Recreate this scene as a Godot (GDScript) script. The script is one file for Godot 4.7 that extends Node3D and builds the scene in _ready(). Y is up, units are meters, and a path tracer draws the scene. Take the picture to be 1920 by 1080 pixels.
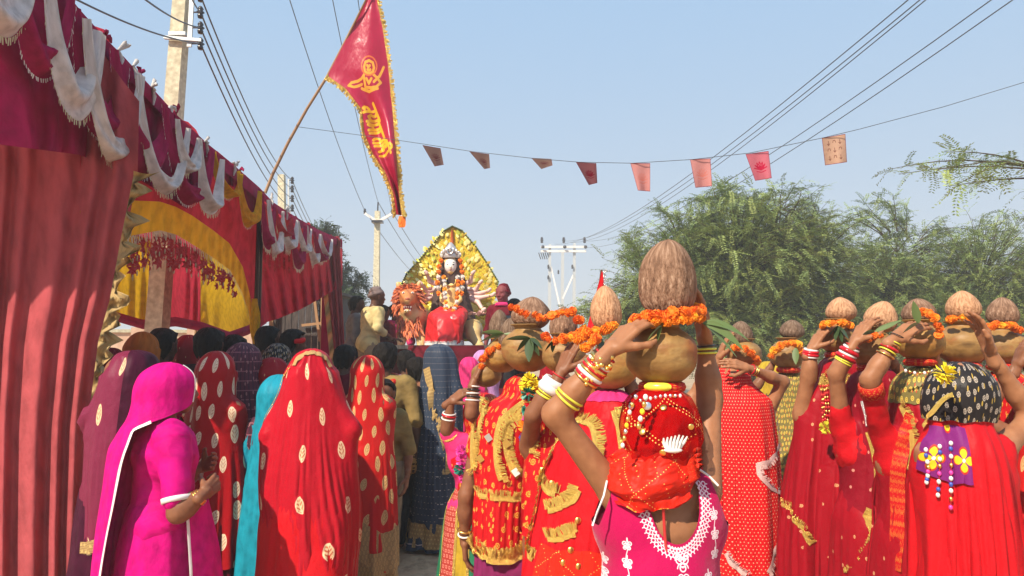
extends Node3D
# A festival procession on a sandy road: women carry clay pots, coconuts and marigolds past a decorated tent.

const FOCAL := 1300.0
const HORIZON := 650.0
const EYE := 1.55
var cam_basis := Basis()
var M := {}
var rng := RandomNumberGenerator.new()
var nz := FastNoiseLite.new()
var taken := {}
var hand_cache := {}
var head_geo: Geo


class Geo:
	var v := PackedVector3Array()
	var uv := PackedVector2Array()
	var c := PackedColorArray()
	var i := PackedInt32Array()

	func p(at: Vector3, t := Vector2.ZERO) -> int:
		v.append(at)
		uv.append(t)
		return v.size() - 1

	func tri(a: Vector3, b: Vector3, d: Vector3) -> void:
		var n := v.size()
		v.append(a); v.append(b); v.append(d)
		uv.append(Vector2(0, 0)); uv.append(Vector2(1, 0)); uv.append(Vector2(0, 1))
		i.append(n); i.append(n + 1); i.append(n + 2)

	func quad(a: Vector3, b: Vector3, d: Vector3, e: Vector3) -> void:
		var n := v.size()
		v.append(a); v.append(b); v.append(d); v.append(e)
		uv.append(Vector2(0, 0)); uv.append(Vector2(1, 0)); uv.append(Vector2(1, 1)); uv.append(Vector2(0, 1))
		for k in [0, 1, 2, 0, 2, 3]:
			i.append(n + k)

	func grid(pts: PackedVector3Array, nu: int, nv: int, uvs := PackedVector2Array()) -> void:
		# nu points in a row, nv rows
		var n := v.size()
		v.append_array(pts)
		if uvs.size() == pts.size():
			uv.append_array(uvs)
		else:
			for y in nv:
				for x in nu:
					uv.append(Vector2(float(x) / (nu - 1), float(y) / (nv - 1)))
		for y in nv - 1:
			for x in nu - 1:
				var a := n + y * nu + x
				i.append(a); i.append(a + nu); i.append(a + 1)
				i.append(a + 1); i.append(a + nu); i.append(a + nu + 1)

	func box(mid: Vector3, size: Vector3, b := Basis()) -> void:
		var h := size * 0.5
		var q: Array[Vector3] = []
		for k in 8:
			q.append(mid + b * Vector3(h.x if k & 1 else -h.x, h.y if k & 2 else -h.y, h.z if k & 4 else -h.z))
		for f in [[0, 1, 3, 2], [5, 4, 6, 7], [4, 0, 2, 6], [1, 5, 7, 3], [2, 3, 7, 6], [4, 5, 1, 0]]:
			quad(q[f[3]], q[f[2]], q[f[1]], q[f[0]])

	func tube(path: PackedVector3Array, radii: Array, sides := 8, cap := true) -> void:
		var n := path.size()
		var rows := PackedVector3Array()
		var up := Vector3(0.13, 0.97, 0.2)
		for k in n:
			var t := (path[mini(k + 1, n - 1)] - path[maxi(k - 1, 0)]).normalized()
			if absf(t.dot(up)) > 0.95:
				up = Vector3(0.9, 0.1, 0.4)
			var s := t.cross(up).normalized()
			var w := s.cross(t).normalized()
			var r: float = radii[mini(k, radii.size() - 1)]
			for j in sides + 1:
				var a := TAU * j / sides
				rows.append(path[k] + (s * cos(a) + w * sin(a)) * r)
		grid(rows, sides + 1, n)
		if cap:
			for e in [0, n - 1]:
				var m := p(path[e])
				var b := v.size() - 1
				for j in sides + 1:
					p(rows[e * (sides + 1) + j])
				for j in sides:
					if e == 0:
						i.append(m); i.append(b + 2 + j); i.append(b + 1 + j)
					else:
						i.append(m); i.append(b + 1 + j); i.append(b + 2 + j)

	func lathe(prof: Array, sides: int, at := Vector3.ZERO, wob := 0.0) -> void:
		# prof: Vector2(radius, height) from bottom to top
		var pts := PackedVector3Array()
		for q in prof:
			for j in sides + 1:
				var a := TAU * j / sides
				var r: float = q.x * (1.0 + wob * sin(a * 2.0 + q.y * 20.0))
				pts.append(at + Vector3(cos(a) * r, q.y, sin(a) * r))
		grid(pts, sides + 1, prof.size())

	func torus(mid: Vector3, axis: Vector3, R: float, r: float, n := 24, m := 6, flat := 1.0) -> void:
		var w := axis.normalized()
		var s := w.cross(Vector3(0.31, 0.2, 0.93)).normalized()
		var t := w.cross(s)
		var pts := PackedVector3Array()
		for k in n + 1:
			var a := TAU * k / n
			var d := s * cos(a) + t * sin(a)
			for j in m + 1:
				var b := TAU * j / m
				pts.append(mid + d * (R + r * cos(b)) + w * r * sin(b) * flat)
		grid(pts, m + 1, n + 1)

	func ball(mid: Vector3, r: Vector3, n := 12, m := 8) -> void:
		var pts := PackedVector3Array()
		for y in m + 1:
			var b := PI * y / m
			for x in n + 1:
				var a := TAU * x / n
				pts.append(mid + Vector3(sin(b) * cos(a), cos(b), sin(b) * sin(a)) * r)
		grid(pts, n + 1, m + 1)

	func join(o: Geo, t := Transform3D(), flip := false) -> void:
		var n := v.size()
		v.append_array(t * o.v)
		uv.append_array(o.uv)
		if o.c.size():
			c.append_array(o.c)
		for k in range(0, o.i.size(), 3):
			i.append(n + o.i[k])
			i.append(n + o.i[k + (2 if flip else 1)])
			i.append(n + o.i[k + (1 if flip else 2)])

	func mesh(m: Material, smooth := true) -> ArrayMesh:
		var arr := []
		arr.resize(Mesh.ARRAY_MAX)
		arr[Mesh.ARRAY_VERTEX] = v
		arr[Mesh.ARRAY_TEX_UV] = uv
		if c.size() == v.size():
			arr[Mesh.ARRAY_COLOR] = c
		arr[Mesh.ARRAY_INDEX] = i
		var st := SurfaceTool.new()
		st.create_from_arrays(arr)
		if not smooth:
			st.deindex()
			st.set_smooth_group(-1)
			var raw := st.commit_to_arrays()
			st = SurfaceTool.new()
			st.begin(Mesh.PRIMITIVE_TRIANGLES)
			st.set_smooth_group(-1)
			var rv: PackedVector3Array = raw[Mesh.ARRAY_VERTEX]
			var ru: PackedVector2Array = raw[Mesh.ARRAY_TEX_UV]
			var hc: bool = c.size() == v.size()
			for k in rv.size():
				if hc:
					st.set_color(raw[Mesh.ARRAY_COLOR][k])
				st.set_uv(ru[k])
				st.add_vertex(rv[k])
		st.generate_normals()
		st.index()
		st.set_material(m)
		return st.commit()


func numbered(called: String) -> String:
	if not taken.has(called):
		taken[called] = 0
		return called
	taken[called] += 1
	return "%s_%03d" % [called, taken[called]]


func thing(called: String, label: String, category: String, at := Vector3.ZERO, turn := 0.0, group := "") -> Node3D:
	var o := Node3D.new()
	o.name = numbered(called)
	add_child(o)
	o.position = at
	o.rotation.y = turn
	tag(o, label, category, group)
	return o


func tag(o: Node3D, label: String, category: String, group := "") -> void:
	o.set_meta("label", label)
	o.set_meta("category", category)
	if group:
		o.set_meta("group", group)


func part(called: String, m: Mesh, parent: Node3D, label := "") -> MeshInstance3D:
	var o := MeshInstance3D.new()
	o.name = called
	o.mesh = m
	parent.add_child(o, true)
	if parent.get_child_count() > 1:
		var n := 0
		for s in parent.get_children():
			if s != o and String(s.name).rstrip("0123456789").trim_suffix("_") == called:
				n += 1
		if n:
			o.name = "%s_%03d" % [called, n]
	if label:
		o.set_meta("label", label)
	return o


func single(called: String, m: Mesh, label := "", category := "", group := "") -> MeshInstance3D:
	var o := MeshInstance3D.new()
	o.name = numbered(called)
	o.mesh = m
	add_child(o)
	if label:
		tag(o, label, category, group)
	return o


func struct(called: String, m: Mesh) -> MeshInstance3D:
	var o := single(called, m)
	o.set_meta("kind", "structure")
	return o


func stuff(o: Node) -> void:
	o.set_meta("kind", "stuff")


# a point of the place, read off the photograph at a distance ahead of the eye
func P(px: float, py: float, d: float) -> Vector3:
	var r := cam_basis * Vector3((px - 960.0) / FOCAL, (540.0 - py) / FOCAL, -1.0)
	return Vector3(0, EYE, 0) + r * (d / -r.z)


func ground_at(px: float, d: float) -> Vector3:
	var q := P(px, HORIZON, d)
	return Vector3(q.x, 0, q.z)


func lin(r: float, g: float, b: float) -> Color:
	return Color(r, g, b).linear_to_srgb()


func mat(called: String, col: Color, rough := 0.8, metal := 0.0) -> StandardMaterial3D:
	var m := StandardMaterial3D.new()
	m.resource_name = called
	m.albedo_color = col
	m.roughness = rough
	m.metallic = metal
	m.cull_mode = BaseMaterial3D.CULL_DISABLED
	M[called] = m
	return m


func noise_tex(size: int, freq: float, ramp: Array, octaves := 4, sd := 1, normal := 0.0, kind := FastNoiseLite.TYPE_SIMPLEX_SMOOTH) -> NoiseTexture2D:
	var f := FastNoiseLite.new()
	f.seed = sd
	f.noise_type = kind
	f.frequency = freq
	f.fractal_octaves = octaves
	var t := NoiseTexture2D.new()
	t.width = size
	t.height = size
	t.seamless = true
	t.noise = f
	if normal > 0.0:
		t.as_normal_map = true
		t.bump_strength = normal
	elif ramp.size():
		var g := Gradient.new()
		var offs := PackedFloat32Array()
		var cols := PackedColorArray()
		for k in ramp:
			offs.append(k[0])
			cols.append(k[1])
		g.offsets = offs
		g.colors = cols
		t.color_ramp = g
	return t


# ---- rounded bodies: tapered capsules joined smoothly and meshed as surface nets
func sdf_geo(bones: Array, cell: float, k: float) -> Geo:
	var g := Geo.new()
	var lo := Vector3(99, 99, 99)
	var hi := -lo
	for b in bones:
		var r: float = maxf(b[2], b[3])
		lo = lo.min(b[0] - Vector3.ONE * r).min(b[1] - Vector3.ONE * r)
		hi = hi.max(b[0] + Vector3.ONE * r).max(b[1] + Vector3.ONE * r)
	var pad := k + 3.0 * cell
	lo -= Vector3.ONE * pad
	hi += Vector3.ONE * pad
	var nx := int((hi.x - lo.x) / cell) + 2
	var ny := int((hi.y - lo.y) / cell) + 2
	var nzz := int((hi.z - lo.z) / cell) + 2
	var f := PackedFloat32Array()
	f.resize(nx * ny * nzz)
	f.fill(9.0)
	var mark := PackedByteArray()
	mark.resize(f.size())
	var active := PackedInt32Array()
	var band := k * 0.5 + 2.0 * cell
	var ik := 1.0 / k
	for b in bones:
		var a: Vector3 = b[0]
		var ba: Vector3 = b[1] - a
		var l2: float = maxf(ba.length_squared(), 1e-9)
		var ra: float = b[2]
		var dr: float = b[3] - ra
		var r: float = maxf(ra, ra + dr) + k + 2.0 * cell
		var p0: Vector3 = (a.min(b[1]) - Vector3.ONE * r - lo) / cell
		var p1: Vector3 = (a.max(b[1]) + Vector3.ONE * r - lo) / cell
		var x0 := maxi(0, int(p0.x))
		var x1 := mini(nx - 1, int(p1.x) + 1)
		var y0 := maxi(0, int(p0.y))
		var y1 := mini(ny - 1, int(p1.y) + 1)
		for z in range(maxi(0, int(p0.z)), mini(nzz - 1, int(p1.z) + 1) + 1):
			for y in range(y0, y1 + 1):
				var row := (z * ny + y) * nx
				for x in range(x0, x1 + 1):
					var q := lo + Vector3(x, y, z) * cell - a
					var t := clampf(q.dot(ba) / l2, 0.0, 1.0)
					var d := (q - ba * t).length() - ra - dr * t
					if d > r:
						continue
					var o := f[row + x]
					var h := maxf(k - absf(o - d), 0.0) * ik
					f[row + x] = minf(o, d) - h * h * k * 0.25
					if d < band and d > -band and mark[row + x] == 0:
						mark[row + x] = 1
						active.append(row + x)
	var id := PackedInt32Array()
	id.resize(f.size())
	id.fill(-1)
	var sy := nx
	var sz := nx * ny
	var offs := [0, 1, sy, sy + 1, sz, sz + 1, sz + sy, sz + sy + 1]
	var edges := [0, 1, 2, 3, 4, 5, 6, 7, 0, 2, 1, 3, 4, 6, 5, 7, 0, 4, 1, 5, 2, 6, 3, 7]
	var val := [0.0, 0.0, 0.0, 0.0, 0.0, 0.0, 0.0, 0.0]
	var limit := f.size() - sz - sy - 2
	for n in active:
		if n >= limit:
			continue
		var neg := 0
		for j in 8:
			val[j] = f[n + offs[j]]
			if val[j] < 0.0:
				neg += 1
		if neg == 0 or neg == 8:
			continue
		var s := Vector3.ZERO
		var cnt := 0
		for e in range(0, 24, 2):
			var ja: int = edges[e]
			var jb: int = edges[e + 1]
			var va: float = val[ja]
			var vb: float = val[jb]
			if (va < 0.0) != (vb < 0.0):
				var t: float = va / (va - vb)
				s += Vector3(lerpf(ja & 1, jb & 1, t), lerpf((ja >> 1) & 1, (jb >> 1) & 1, t), lerpf(ja >> 2, jb >> 2, t))
				cnt += 1
		var base := Vector3(n % nx, (n / sy) % ny, n / sz)
		id[n] = g.p(lo + (base + s / cnt) * cell)
	for n in active:
		var here := f[n] < 0.0
		for ax in 3:
			var st: int = [1, sy, sz][ax]
			if n + st >= f.size() or (f[n + st] < 0.0) == here:
				continue
			var u: int = [sy, sz, 1][ax]
			var w: int = [sz, 1, sy][ax]
			if n - u - w < 0:
				continue
			var a := id[n]
			var b := id[n - u]
			var c := id[n - u - w]
			var d := id[n - w]
			if a < 0 or b < 0 or c < 0 or d < 0:
				continue
			if here:
				for q in [a, c, b, a, d, c]:
					g.i.append(q)
			else:
				for q in [a, b, c, a, c, d]:
					g.i.append(q)
	return g


# ---- cloth hung round a body: rings [y, cx, cz, rx, rz] from the top down; the angle 0 is the wearer's back
func loft(rings: Array, o := {}) -> Dictionary:
	var L := {"y": [], "q": [], "n": rings.size() - 1, "a0": 0.0, "a1": TAU, "nu": 72, "nv": 48, "f0": 0.004, "f1": 0.02, "freq": 9.0, "seed": 1.0, "shear": 0.0, "sharp": 0.75, "rough": 0.5, "hem": null, "off": 0.0, "twist": 0.0, "mid": 0.0, "swag": 5.0, "tilt": 0.0}
	for r in rings:
		L.y.append(float(r[0]))
		L.q.append(Vector4(r[1], r[2], r[3], r[4]))
	L.merge(o, true)
	return L


func loft_at(L: Dictionary, a: float, v: float, off := 0.0) -> Vector3:
	if L.has("G"):
		var G: PackedVector3Array = L.G
		var gu: int = L.gu
		var gv: int = L.gv
		var gx := clampf((a - L.a0) / (L.a1 - L.a0), 0.0, 1.0) * (gu - 1)
		var gy := clampf(v, 0.0, 1.0) * (gv - 1)
		var ix := mini(int(gx), gu - 2)
		var iy := mini(int(gy), gv - 2)
		var k := iy * gu + ix
		var q := G[k].lerp(G[k + 1], gx - ix).lerp(G[k + gu].lerp(G[k + gu + 1], gx - ix), gy - iy)
		if off != 0.0:
			var du := G[k + 1] - G[k]
			var dv := G[k + gu] - G[k]
			q += (dv.cross(du).normalized() * 0.7 + Vector3(sin(a), 0.0, cos(a)) * 0.6) * off
		return q
	var n: int = L.n
	var s := clampf(v, 0.0, 1.0) * n
	var i := mini(int(s), n - 1)
	var t := s - i
	var Y: Array = L.y
	var Q: Array = L.q
	var i0 := maxi(i - 1, 0)
	var i3 := mini(i + 2, n)
	var y: float = cubic_interpolate(Y[i], Y[i + 1], Y[i0], Y[i3], t)
	var q: Vector4 = Q[i].cubic_interpolate(Q[i + 1], Q[i0], Q[i3], t)
	var sd: float = L.seed * 7.31
	var ca := cos(a)
	var sa := sin(a)
	var amp: float = lerpf(L.f0, L.f1, v if L.f1 < 0.03 else pow(v, 2.6)) + L.mid * sin(PI * v)
	var R: float = L.freq * 11.0
	var wob: float = 26.0 * nz.get_noise_3d(ca * 40.0, sa * 40.0 + sd * 20.0, v * 120.0)
	var nA := nz.get_noise_3d(ca * R + sd * 50.0 + L.shear * v * 30.0 + wob, sa * R + wob, v * 60.0)
	var nB := nz.get_noise_3d(ca * R * 2.7 - sd * 30.0 + wob, sa * R * 2.7 + 300.0, v * 110.0)
	var n2 := nz.get_noise_3d(ca * 90.0 - sd * 30.0, sa * 90.0 + 300.0, v * 90.0)
	var n3 := nz.get_noise_3d(ca * 260.0 + sa * 60.0 * v, sa * 260.0 - sd * 40.0, v * 330.0 + 99.0)
	var nC := nz.get_noise_3d(a * 22.0 + sd * 9.0, (v - 0.13 * cos(a * 1.2 + n2)) * L.swag * 60.0, sd * 31.0)
	var d: float = amp * ((0.55 - 1.9 * absf(nA)) * clampf(0.75 + 1.6 * n2, 0.1, 1.5) + 0.42 * (0.5 - 1.8 * absf(nB)) * clampf(0.6 - 1.8 * n2, 0.0, 1.2) + 0.5 * (0.5 - 1.8 * absf(nC)) * clampf(0.5 + 2.0 * n3, 0.1, 1.0) + 1.1 * n2 + L.rough * 0.5 * n3) + L.off + off
	var al: float = a + L.twist * v
	ca = cos(al)
	sa = sin(al)
	if L.hem != null:
		var hemf: Callable = L.hem
		y += hemf.call(a) * smoothstep(0.25, 1.0, v)
	y += amp * 0.5 * n3 + L.tilt * sa
	return Vector3(q.x + sa * (q.z + d), y, q.y + ca * (q.w + d))


# lets a cloth hang: a little too wide for the body, it buckles into folds under its own weight
func drape(L: Dictionary, slack := 0.10, steps := 70, pin := 0.19, room := 0.10, caps := []) -> void:
	var nu: int = L.nu
	var nv: int = L.nv
	var p := PackedVector3Array()
	for y in nv:
		for x in nu:
			p.append(loft_at(L, lerpf(L.a0, L.a1, x / (nu - 1.0)), y / (nv - 1.0)))
	var p0 := p.duplicate()
	var n := p.size()
	var ru := PackedFloat32Array()
	var rv := PackedFloat32Array()
	var rd := PackedFloat32Array()
	var w := PackedFloat32Array()
	ru.resize(n); rv.resize(n); rd.resize(n); w.resize(n)
	for y in nv:
		var low := L.y[0] - p[y * nu + nu / 2].y as float
		var few := slack * smoothstep(pin * 0.9, pin + 0.3, low)
		for x in nu:
			var sl := 1.0 + few * clampf(0.85 + 2.6 * nz.get_noise_2d(x * 160.0 / nu + L.seed * 90.0, y * 60.0 / nv), 0.0, 2.2)
			var k := y * nu + x
			ru[k] = p[k].distance_to(p[k + 1]) * sl if x < nu - 1 else 0.0
			rv[k] = p[k].distance_to(p[k + nu]) * (1.0 + slack * 0.15) if y < nv - 1 else 0.0
			rd[k] = p[k].distance_to(p[k + nu + 1]) * (1.0 + slack * 0.6) if x < nu - 1 and y < nv - 1 else 0.0
			w[k] = smoothstep(pin, pin + 0.14, L.y[0] - p[k].y)
	# the body inside, as a table of oval slices
	var Y: Array = L.y
	var Q: Array = L.q
	var ylo: float = Y[-1] - 0.25
	var yhi: float = Y[0] + 0.02
	var slots := 64
	var tab: Array[Vector4] = []
	for s in slots:
		var yy := lerpf(yhi, ylo, s / (slots - 1.0))
		var i := 0
		while i < Y.size() - 2 and Y[i + 1] > yy:
			i += 1
		tab.append(Q[i].lerp(Q[i + 1], clampf((yy - Y[i]) / minf(Y[i + 1] - Y[i], -1e-4), 0.0, 1.0)))
	# the limbs inside, listed for each slice of height
	var near: Array[PackedInt32Array] = []
	for q in slots:
		var yy := lerpf(yhi, ylo, q / (slots - 1.0))
		var here := PackedInt32Array()
		for c in caps.size():
			var m: float = maxf(caps[c][2], caps[c][3]) + 0.03
			if yy < maxf(caps[c][0].y, caps[c][1].y) + m and yy > minf(caps[c][0].y, caps[c][1].y) - m:
				here.append(c)
		near.append(here)
	var ca := PackedVector3Array()
	var cb := PackedVector3Array()
	var cr := PackedVector3Array()
	for c in caps:
		ca.append(c[0])
		cb.append(c[1] - c[0])
		cr.append(Vector3(c[2], c[3] - c[2], 1.0 / maxf((c[1] - c[0]).length_squared(), 1e-8)))
	var keep := 0.012 if caps.is_empty() else 0.004
	var old := p.duplicate()
	var g := Vector3(0, -0.0011, 0)
	for step in steps:
		for k in n:
			if w[k] > 0.0:
				var q := p[k]
				p[k] = q + (q - old[k]) * 0.90 * w[k] + g * w[k]
				old[k] = q
		for y in nv:
			var row := y * nu
			for x in nu:
				var k := row + x
				var a := p[k]
				var wa := w[k]
				if x < nu - 1:
					var b := p[k + 1]
					var d := b - a
					var l := d.length()
					var c := d * (0.5 * (l - ru[k]) / maxf(l, 1e-6))
					a += c * wa
					p[k + 1] = b - c * w[k + 1]
				if y < nv - 1:
					var b := p[k + nu]
					var d := b - a
					var l := d.length()
					var c := d * (0.5 * (l - rv[k]) / maxf(l, 1e-6))
					a += c * wa
					p[k + nu] = b - c * w[k + nu]
					if x < nu - 1:
						b = p[k + nu + 1]
						d = b - a
						l = d.length()
						c = d * (0.22 * (l - rd[k]) / maxf(l, 1e-6))
						a += c * wa
						p[k + nu + 1] = b - c * w[k + nu + 1]
				p[k] = a
		for k in n:
			if w[k] > 0.0:
				var q := p[k].lerp(p0[k], keep)
				var i := clampi(int((yhi - q.y) / (yhi - ylo) * (slots - 1.0)), 0, slots - 1)
				var e := tab[i]
				var dx := q.x - e.x
				var dz := q.z - e.y
				var r := sqrt(dx * dx / (e.z * e.z) + dz * dz / (e.w * e.w))
				if not caps.is_empty() and step % 2:
					for c in near[i]:
						var m := q - ca[c]
						var t := clampf(m.dot(cb[c]) * cr[c].z, 0.0, 1.0)
						m -= cb[c] * t
						var rr := cr[c].x + cr[c].y * t
						var ll := m.length()
						if ll < rr:
							q += m * ((rr - ll) / maxf(ll, 1e-4))
							old[k] = old[k].lerp(q, 0.5)
				elif caps.is_empty() and r < 1.0 - room:
					var f := (1.0 - room) / maxf(r, 0.05)
					q.x = e.x + dx * f
					q.z = e.y + dz * f
				if r > 1.0 + room * 0.8:
					var f := lerpf(1.0, (1.0 + room * 0.8) / r, 0.4)
					q.x = e.x + dx * f
					q.z = e.y + dz * f
				p[k] = q
		if step % 3 == 2:
			for y in range(1, nv - 1):
				for x in range(1, nu - 1):
					var k := y * nu + x
					if w[k] > 0.0:
						p[k] = p[k].lerp((p[k - 1] + p[k + 1] + p[k - nu] + p[k + nu]) * 0.25, 0.16)
	L.G = p
	L.gu = nu
	L.gv = nv


func loft_geo(L: Dictionary, v0 := 0.0, v1 := 1.0, off := 0.0, a0 := INF, a1 := INF, nu := 0, nv := 0) -> Geo:
	a0 = L.a0 if a0 == INF else a0
	a1 = L.a1 if a1 == INF else a1
	nu = nu if nu else int(L.nu)
	nv = nv if nv else int(L.nv)
	var pts := PackedVector3Array()
	var uvs := PackedVector2Array()
	for y in nv:
		var v := lerpf(v0, v1, float(y) / (nv - 1))
		var e0 := a0
		var e1 := a1
		if L.has("ar"):
			var arf: Callable = L.ar
			var e: Vector2 = arf.call(v)
			e0 = maxf(a0, e.x)
			e1 = minf(a1, e.y)
		for x in nu:
			var a := lerpf(e0, e1, float(x) / (nu - 1))
			var q := loft_at(L, a, v, off)
			pts.append(q)
			uvs.append(Vector2(a * L.get("uvr", 0.26), L.y[0] - q.y + L.get("uvo", 0.0)))
	if is_equal_approx(a1 - a0, TAU) and not L.has("ar"):
		for y in nv:
			pts[y * nu + nu - 1] = pts[y * nu]
	var g := Geo.new()
	g.grid(pts, nu, nv, uvs)
	return g


func loft_normal(L: Dictionary, a: float, v: float) -> Vector3:
	var e := 0.03
	var da := loft_at(L, a + e, v) - loft_at(L, a - e, v)
	var dv := loft_at(L, a, minf(v + e, 1.0)) - loft_at(L, a, maxf(v - e, 0.0))
	return dv.cross(da).normalized() * (1.0 if dv.cross(da).normalized().dot(Vector3(sin(a), 0, cos(a))) >= 0.0 else -1.0)


# a band sewn along a path of (angle, v) on a cloth, with tufts along its edge
func ribbon(L: Dictionary, path: Array, width: float, tuft := 0.0, sd := 1, lift := 0.004) -> Geo:
	var g := Geo.new()
	var r := RandomNumberGenerator.new()
	r.seed = sd
	var pts := PackedVector3Array()
	var n := path.size()
	for k in n:
		var q: Vector2 = path[k]
		var c := loft_at(L, q.x, q.y, lift)
		var q2: Vector2 = path[mini(k + 1, n - 1)]
		var q1: Vector2 = path[maxi(k - 1, 0)]
		var t := (loft_at(L, q2.x, q2.y, lift) - loft_at(L, q1.x, q1.y, lift)).normalized()
		var nn := loft_normal(L, q.x, q.y)
		var s := nn.cross(t).normalized()
		pts.append(c - s * width * 0.5)
		pts.append(c + nn * 0.002)
		pts.append(c + s * width * 0.5)
		if tuft > 0.0:
			for j in 9:
				var b := c + t * r.randf_range(-0.013, 0.013) + s * width * 0.35
				var dir := (s * r.randf_range(0.8, 1.1) + nn * r.randf_range(0.05, 0.35) + t * r.randf_range(-0.22, 0.22) + Vector3(0, -0.25, 0)).normalized()
				var side := dir.cross(nn + t * r.randf_range(-0.7, 0.7)).normalized() * tuft * 0.06
				var e := b + dir * tuft * r.randf_range(0.75, 1.0)
				g.quad(b - side, b + side, e + side * 0.8, e - side * 0.8)
	g.grid(pts, 3, n)
	return g


func wave_path(a0: float, a1: float, v: float, n := 40, sag := 0.0) -> Array:
	var out := []
	for k in n + 1:
		var t := float(k) / n
		out.append(Vector2(lerpf(a0, a1, t), v + sag * sin(PI * t)))
	return out


func spiral_path(a: float, v: float, ra: float, rv: float, turns: float, start := 0.0, n := 50) -> Array:
	var out := []
	for k in n + 1:
		var t := float(k) / n
		var w := start + t * TAU * turns
		var s := 1.0 - 0.62 * t
		out.append(Vector2(a + cos(w) * ra * s, clampf(v + sin(w) * rv * s, 0.02, 0.99)))
	return out


func _ready() -> void:
	# camera
	cam_basis = Basis(Vector3.RIGHT, atan((HORIZON - 540.0) / FOCAL))
	var cam := Camera3D.new()
	cam.name = "camera"
	cam.fov = rad_to_deg(2.0 * atan(540.0 / FOCAL))
	cam.near = 0.05
	cam.far = 900.0
	cam.transform = Transform3D(cam_basis, Vector3(0, EYE, 0))
	add_child(cam)
	cam.current = true
	# sky and air
	var env := Environment.new()
	env.background_mode = Environment.BG_SKY
	var sm := ProceduralSkyMaterial.new()
	sm.sky_top_color = lin(0.24, 0.40, 0.61)
	sm.sky_horizon_color = lin(0.52, 0.55, 0.57)
	sm.sky_curve = 0.22
	sm.ground_horizon_color = lin(0.55, 0.52, 0.47)
	sm.ground_bottom_color = lin(0.30, 0.24, 0.18)
	sm.sun_angle_max = 2.0
	var sky := Sky.new()
	sky.sky_material = sm
	env.sky = sky
	env.tonemap_mode = Environment.TONE_MAPPER_LINEAR
	env.tonemap_exposure = 1.42
	env.fog_enabled = true
	env.fog_density = 0.0048
	env.fog_light_color = lin(0.80, 0.80, 0.80)
	env.sdfgi_enabled = true
	env.ssao_enabled = true
	env.ssil_enabled = true
	var we := WorldEnvironment.new()
	we.name = "world_environment"
	we.environment = env
	add_child(we)
	# sun: high, behind the camera and to its left
	var sun := DirectionalLight3D.new()
	sun.name = "sun"
	sun.light_energy = 1.6
	sun.light_color = Color(1.0, 0.95, 0.86)
	sun.light_angular_distance = 0.5
	sun.shadow_enabled = true
	add_child(sun)
	sun.look_at_from_position(Vector3(-0.44, 0.70, 0.58), Vector3.ZERO)

	nz.seed = 5
	nz.noise_type = FastNoiseLite.TYPE_SIMPLEX_SMOOTH
	nz.frequency = 0.01
	nz.fractal_type = FastNoiseLite.FRACTAL_NONE
	make_materials()
	build_setting()
	build_tents()
	build_float()
	build_people()
	build_pots()


# ---------------------------------------------------------------- materials
var grain: Image
var weave: NoiseTexture2D
var crumple: NoiseTexture2D


func make_grain() -> void:
	grain = Image.create(512, 512, false, Image.FORMAT_RGBA8)
	var r := RandomNumberGenerator.new()
	r.seed = 77
	for y in 512:
		for x in 512:
			var t := r.randf()
			grain.set_pixel(x, y, Color(0, 0, 0, t * 0.22) if (x + y) % 2 else Color(1, 1, 1, t * 0.09))


func stamp(w: int, h: int, shape: Callable) -> Image:
	var im := Image.create(w, h, false, Image.FORMAT_RGBA8)
	for y in h:
		for x in w:
			im.set_pixel(x, y, shape.call((x + 0.5) / w * 2.0 - 1.0, (y + 0.5) / h * 2.0 - 1.0))
	return im


func put(im: Image, s: Image, x: int, y: int) -> void:
	var w := im.get_width()
	var h := im.get_height()
	var r := Rect2i(0, 0, s.get_width(), s.get_height())
	for ox in [-w, 0, w]:
		for oy in [-h, 0, h]:
			var q := Vector2i(x + ox - r.size.x / 2, y + oy - r.size.y / 2)
			if q.x > -r.size.x and q.x < w and q.y > -r.size.y and q.y < h:
				im.blend_rect(s, r, q)


func dab(im: Image, x: float, y: float, r: float, col: Color) -> void:
	var x0 := maxi(0, int(x - r - 1))
	var x1 := mini(im.get_width() - 1, int(x + r + 1))
	for yy in range(maxi(0, int(y - r - 1)), mini(im.get_height() - 1, int(y + r + 1)) + 1):
		for xx in range(x0, x1 + 1):
			var d := Vector2(xx + 0.5 - x, yy + 0.5 - y).length()
			if d < r + 0.5:
				var k := clampf(r + 0.5 - d, 0.0, 1.0)
				im.set_pixel(xx, yy, im.get_pixel(xx, yy).lerp(col, k))


func stroke(im: Image, pts: Array, r: float, col: Color) -> void:
	for k in pts.size() - 1:
		var a: Vector2 = pts[k]
		var b: Vector2 = pts[k + 1]
		var n := maxi(1, int(a.distance_to(b) / maxf(0.7, r * 0.5)))
		for j in n + 1:
			var q := a.lerp(b, float(j) / n)
			dab(im, q.x, q.y, r, col)


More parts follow.
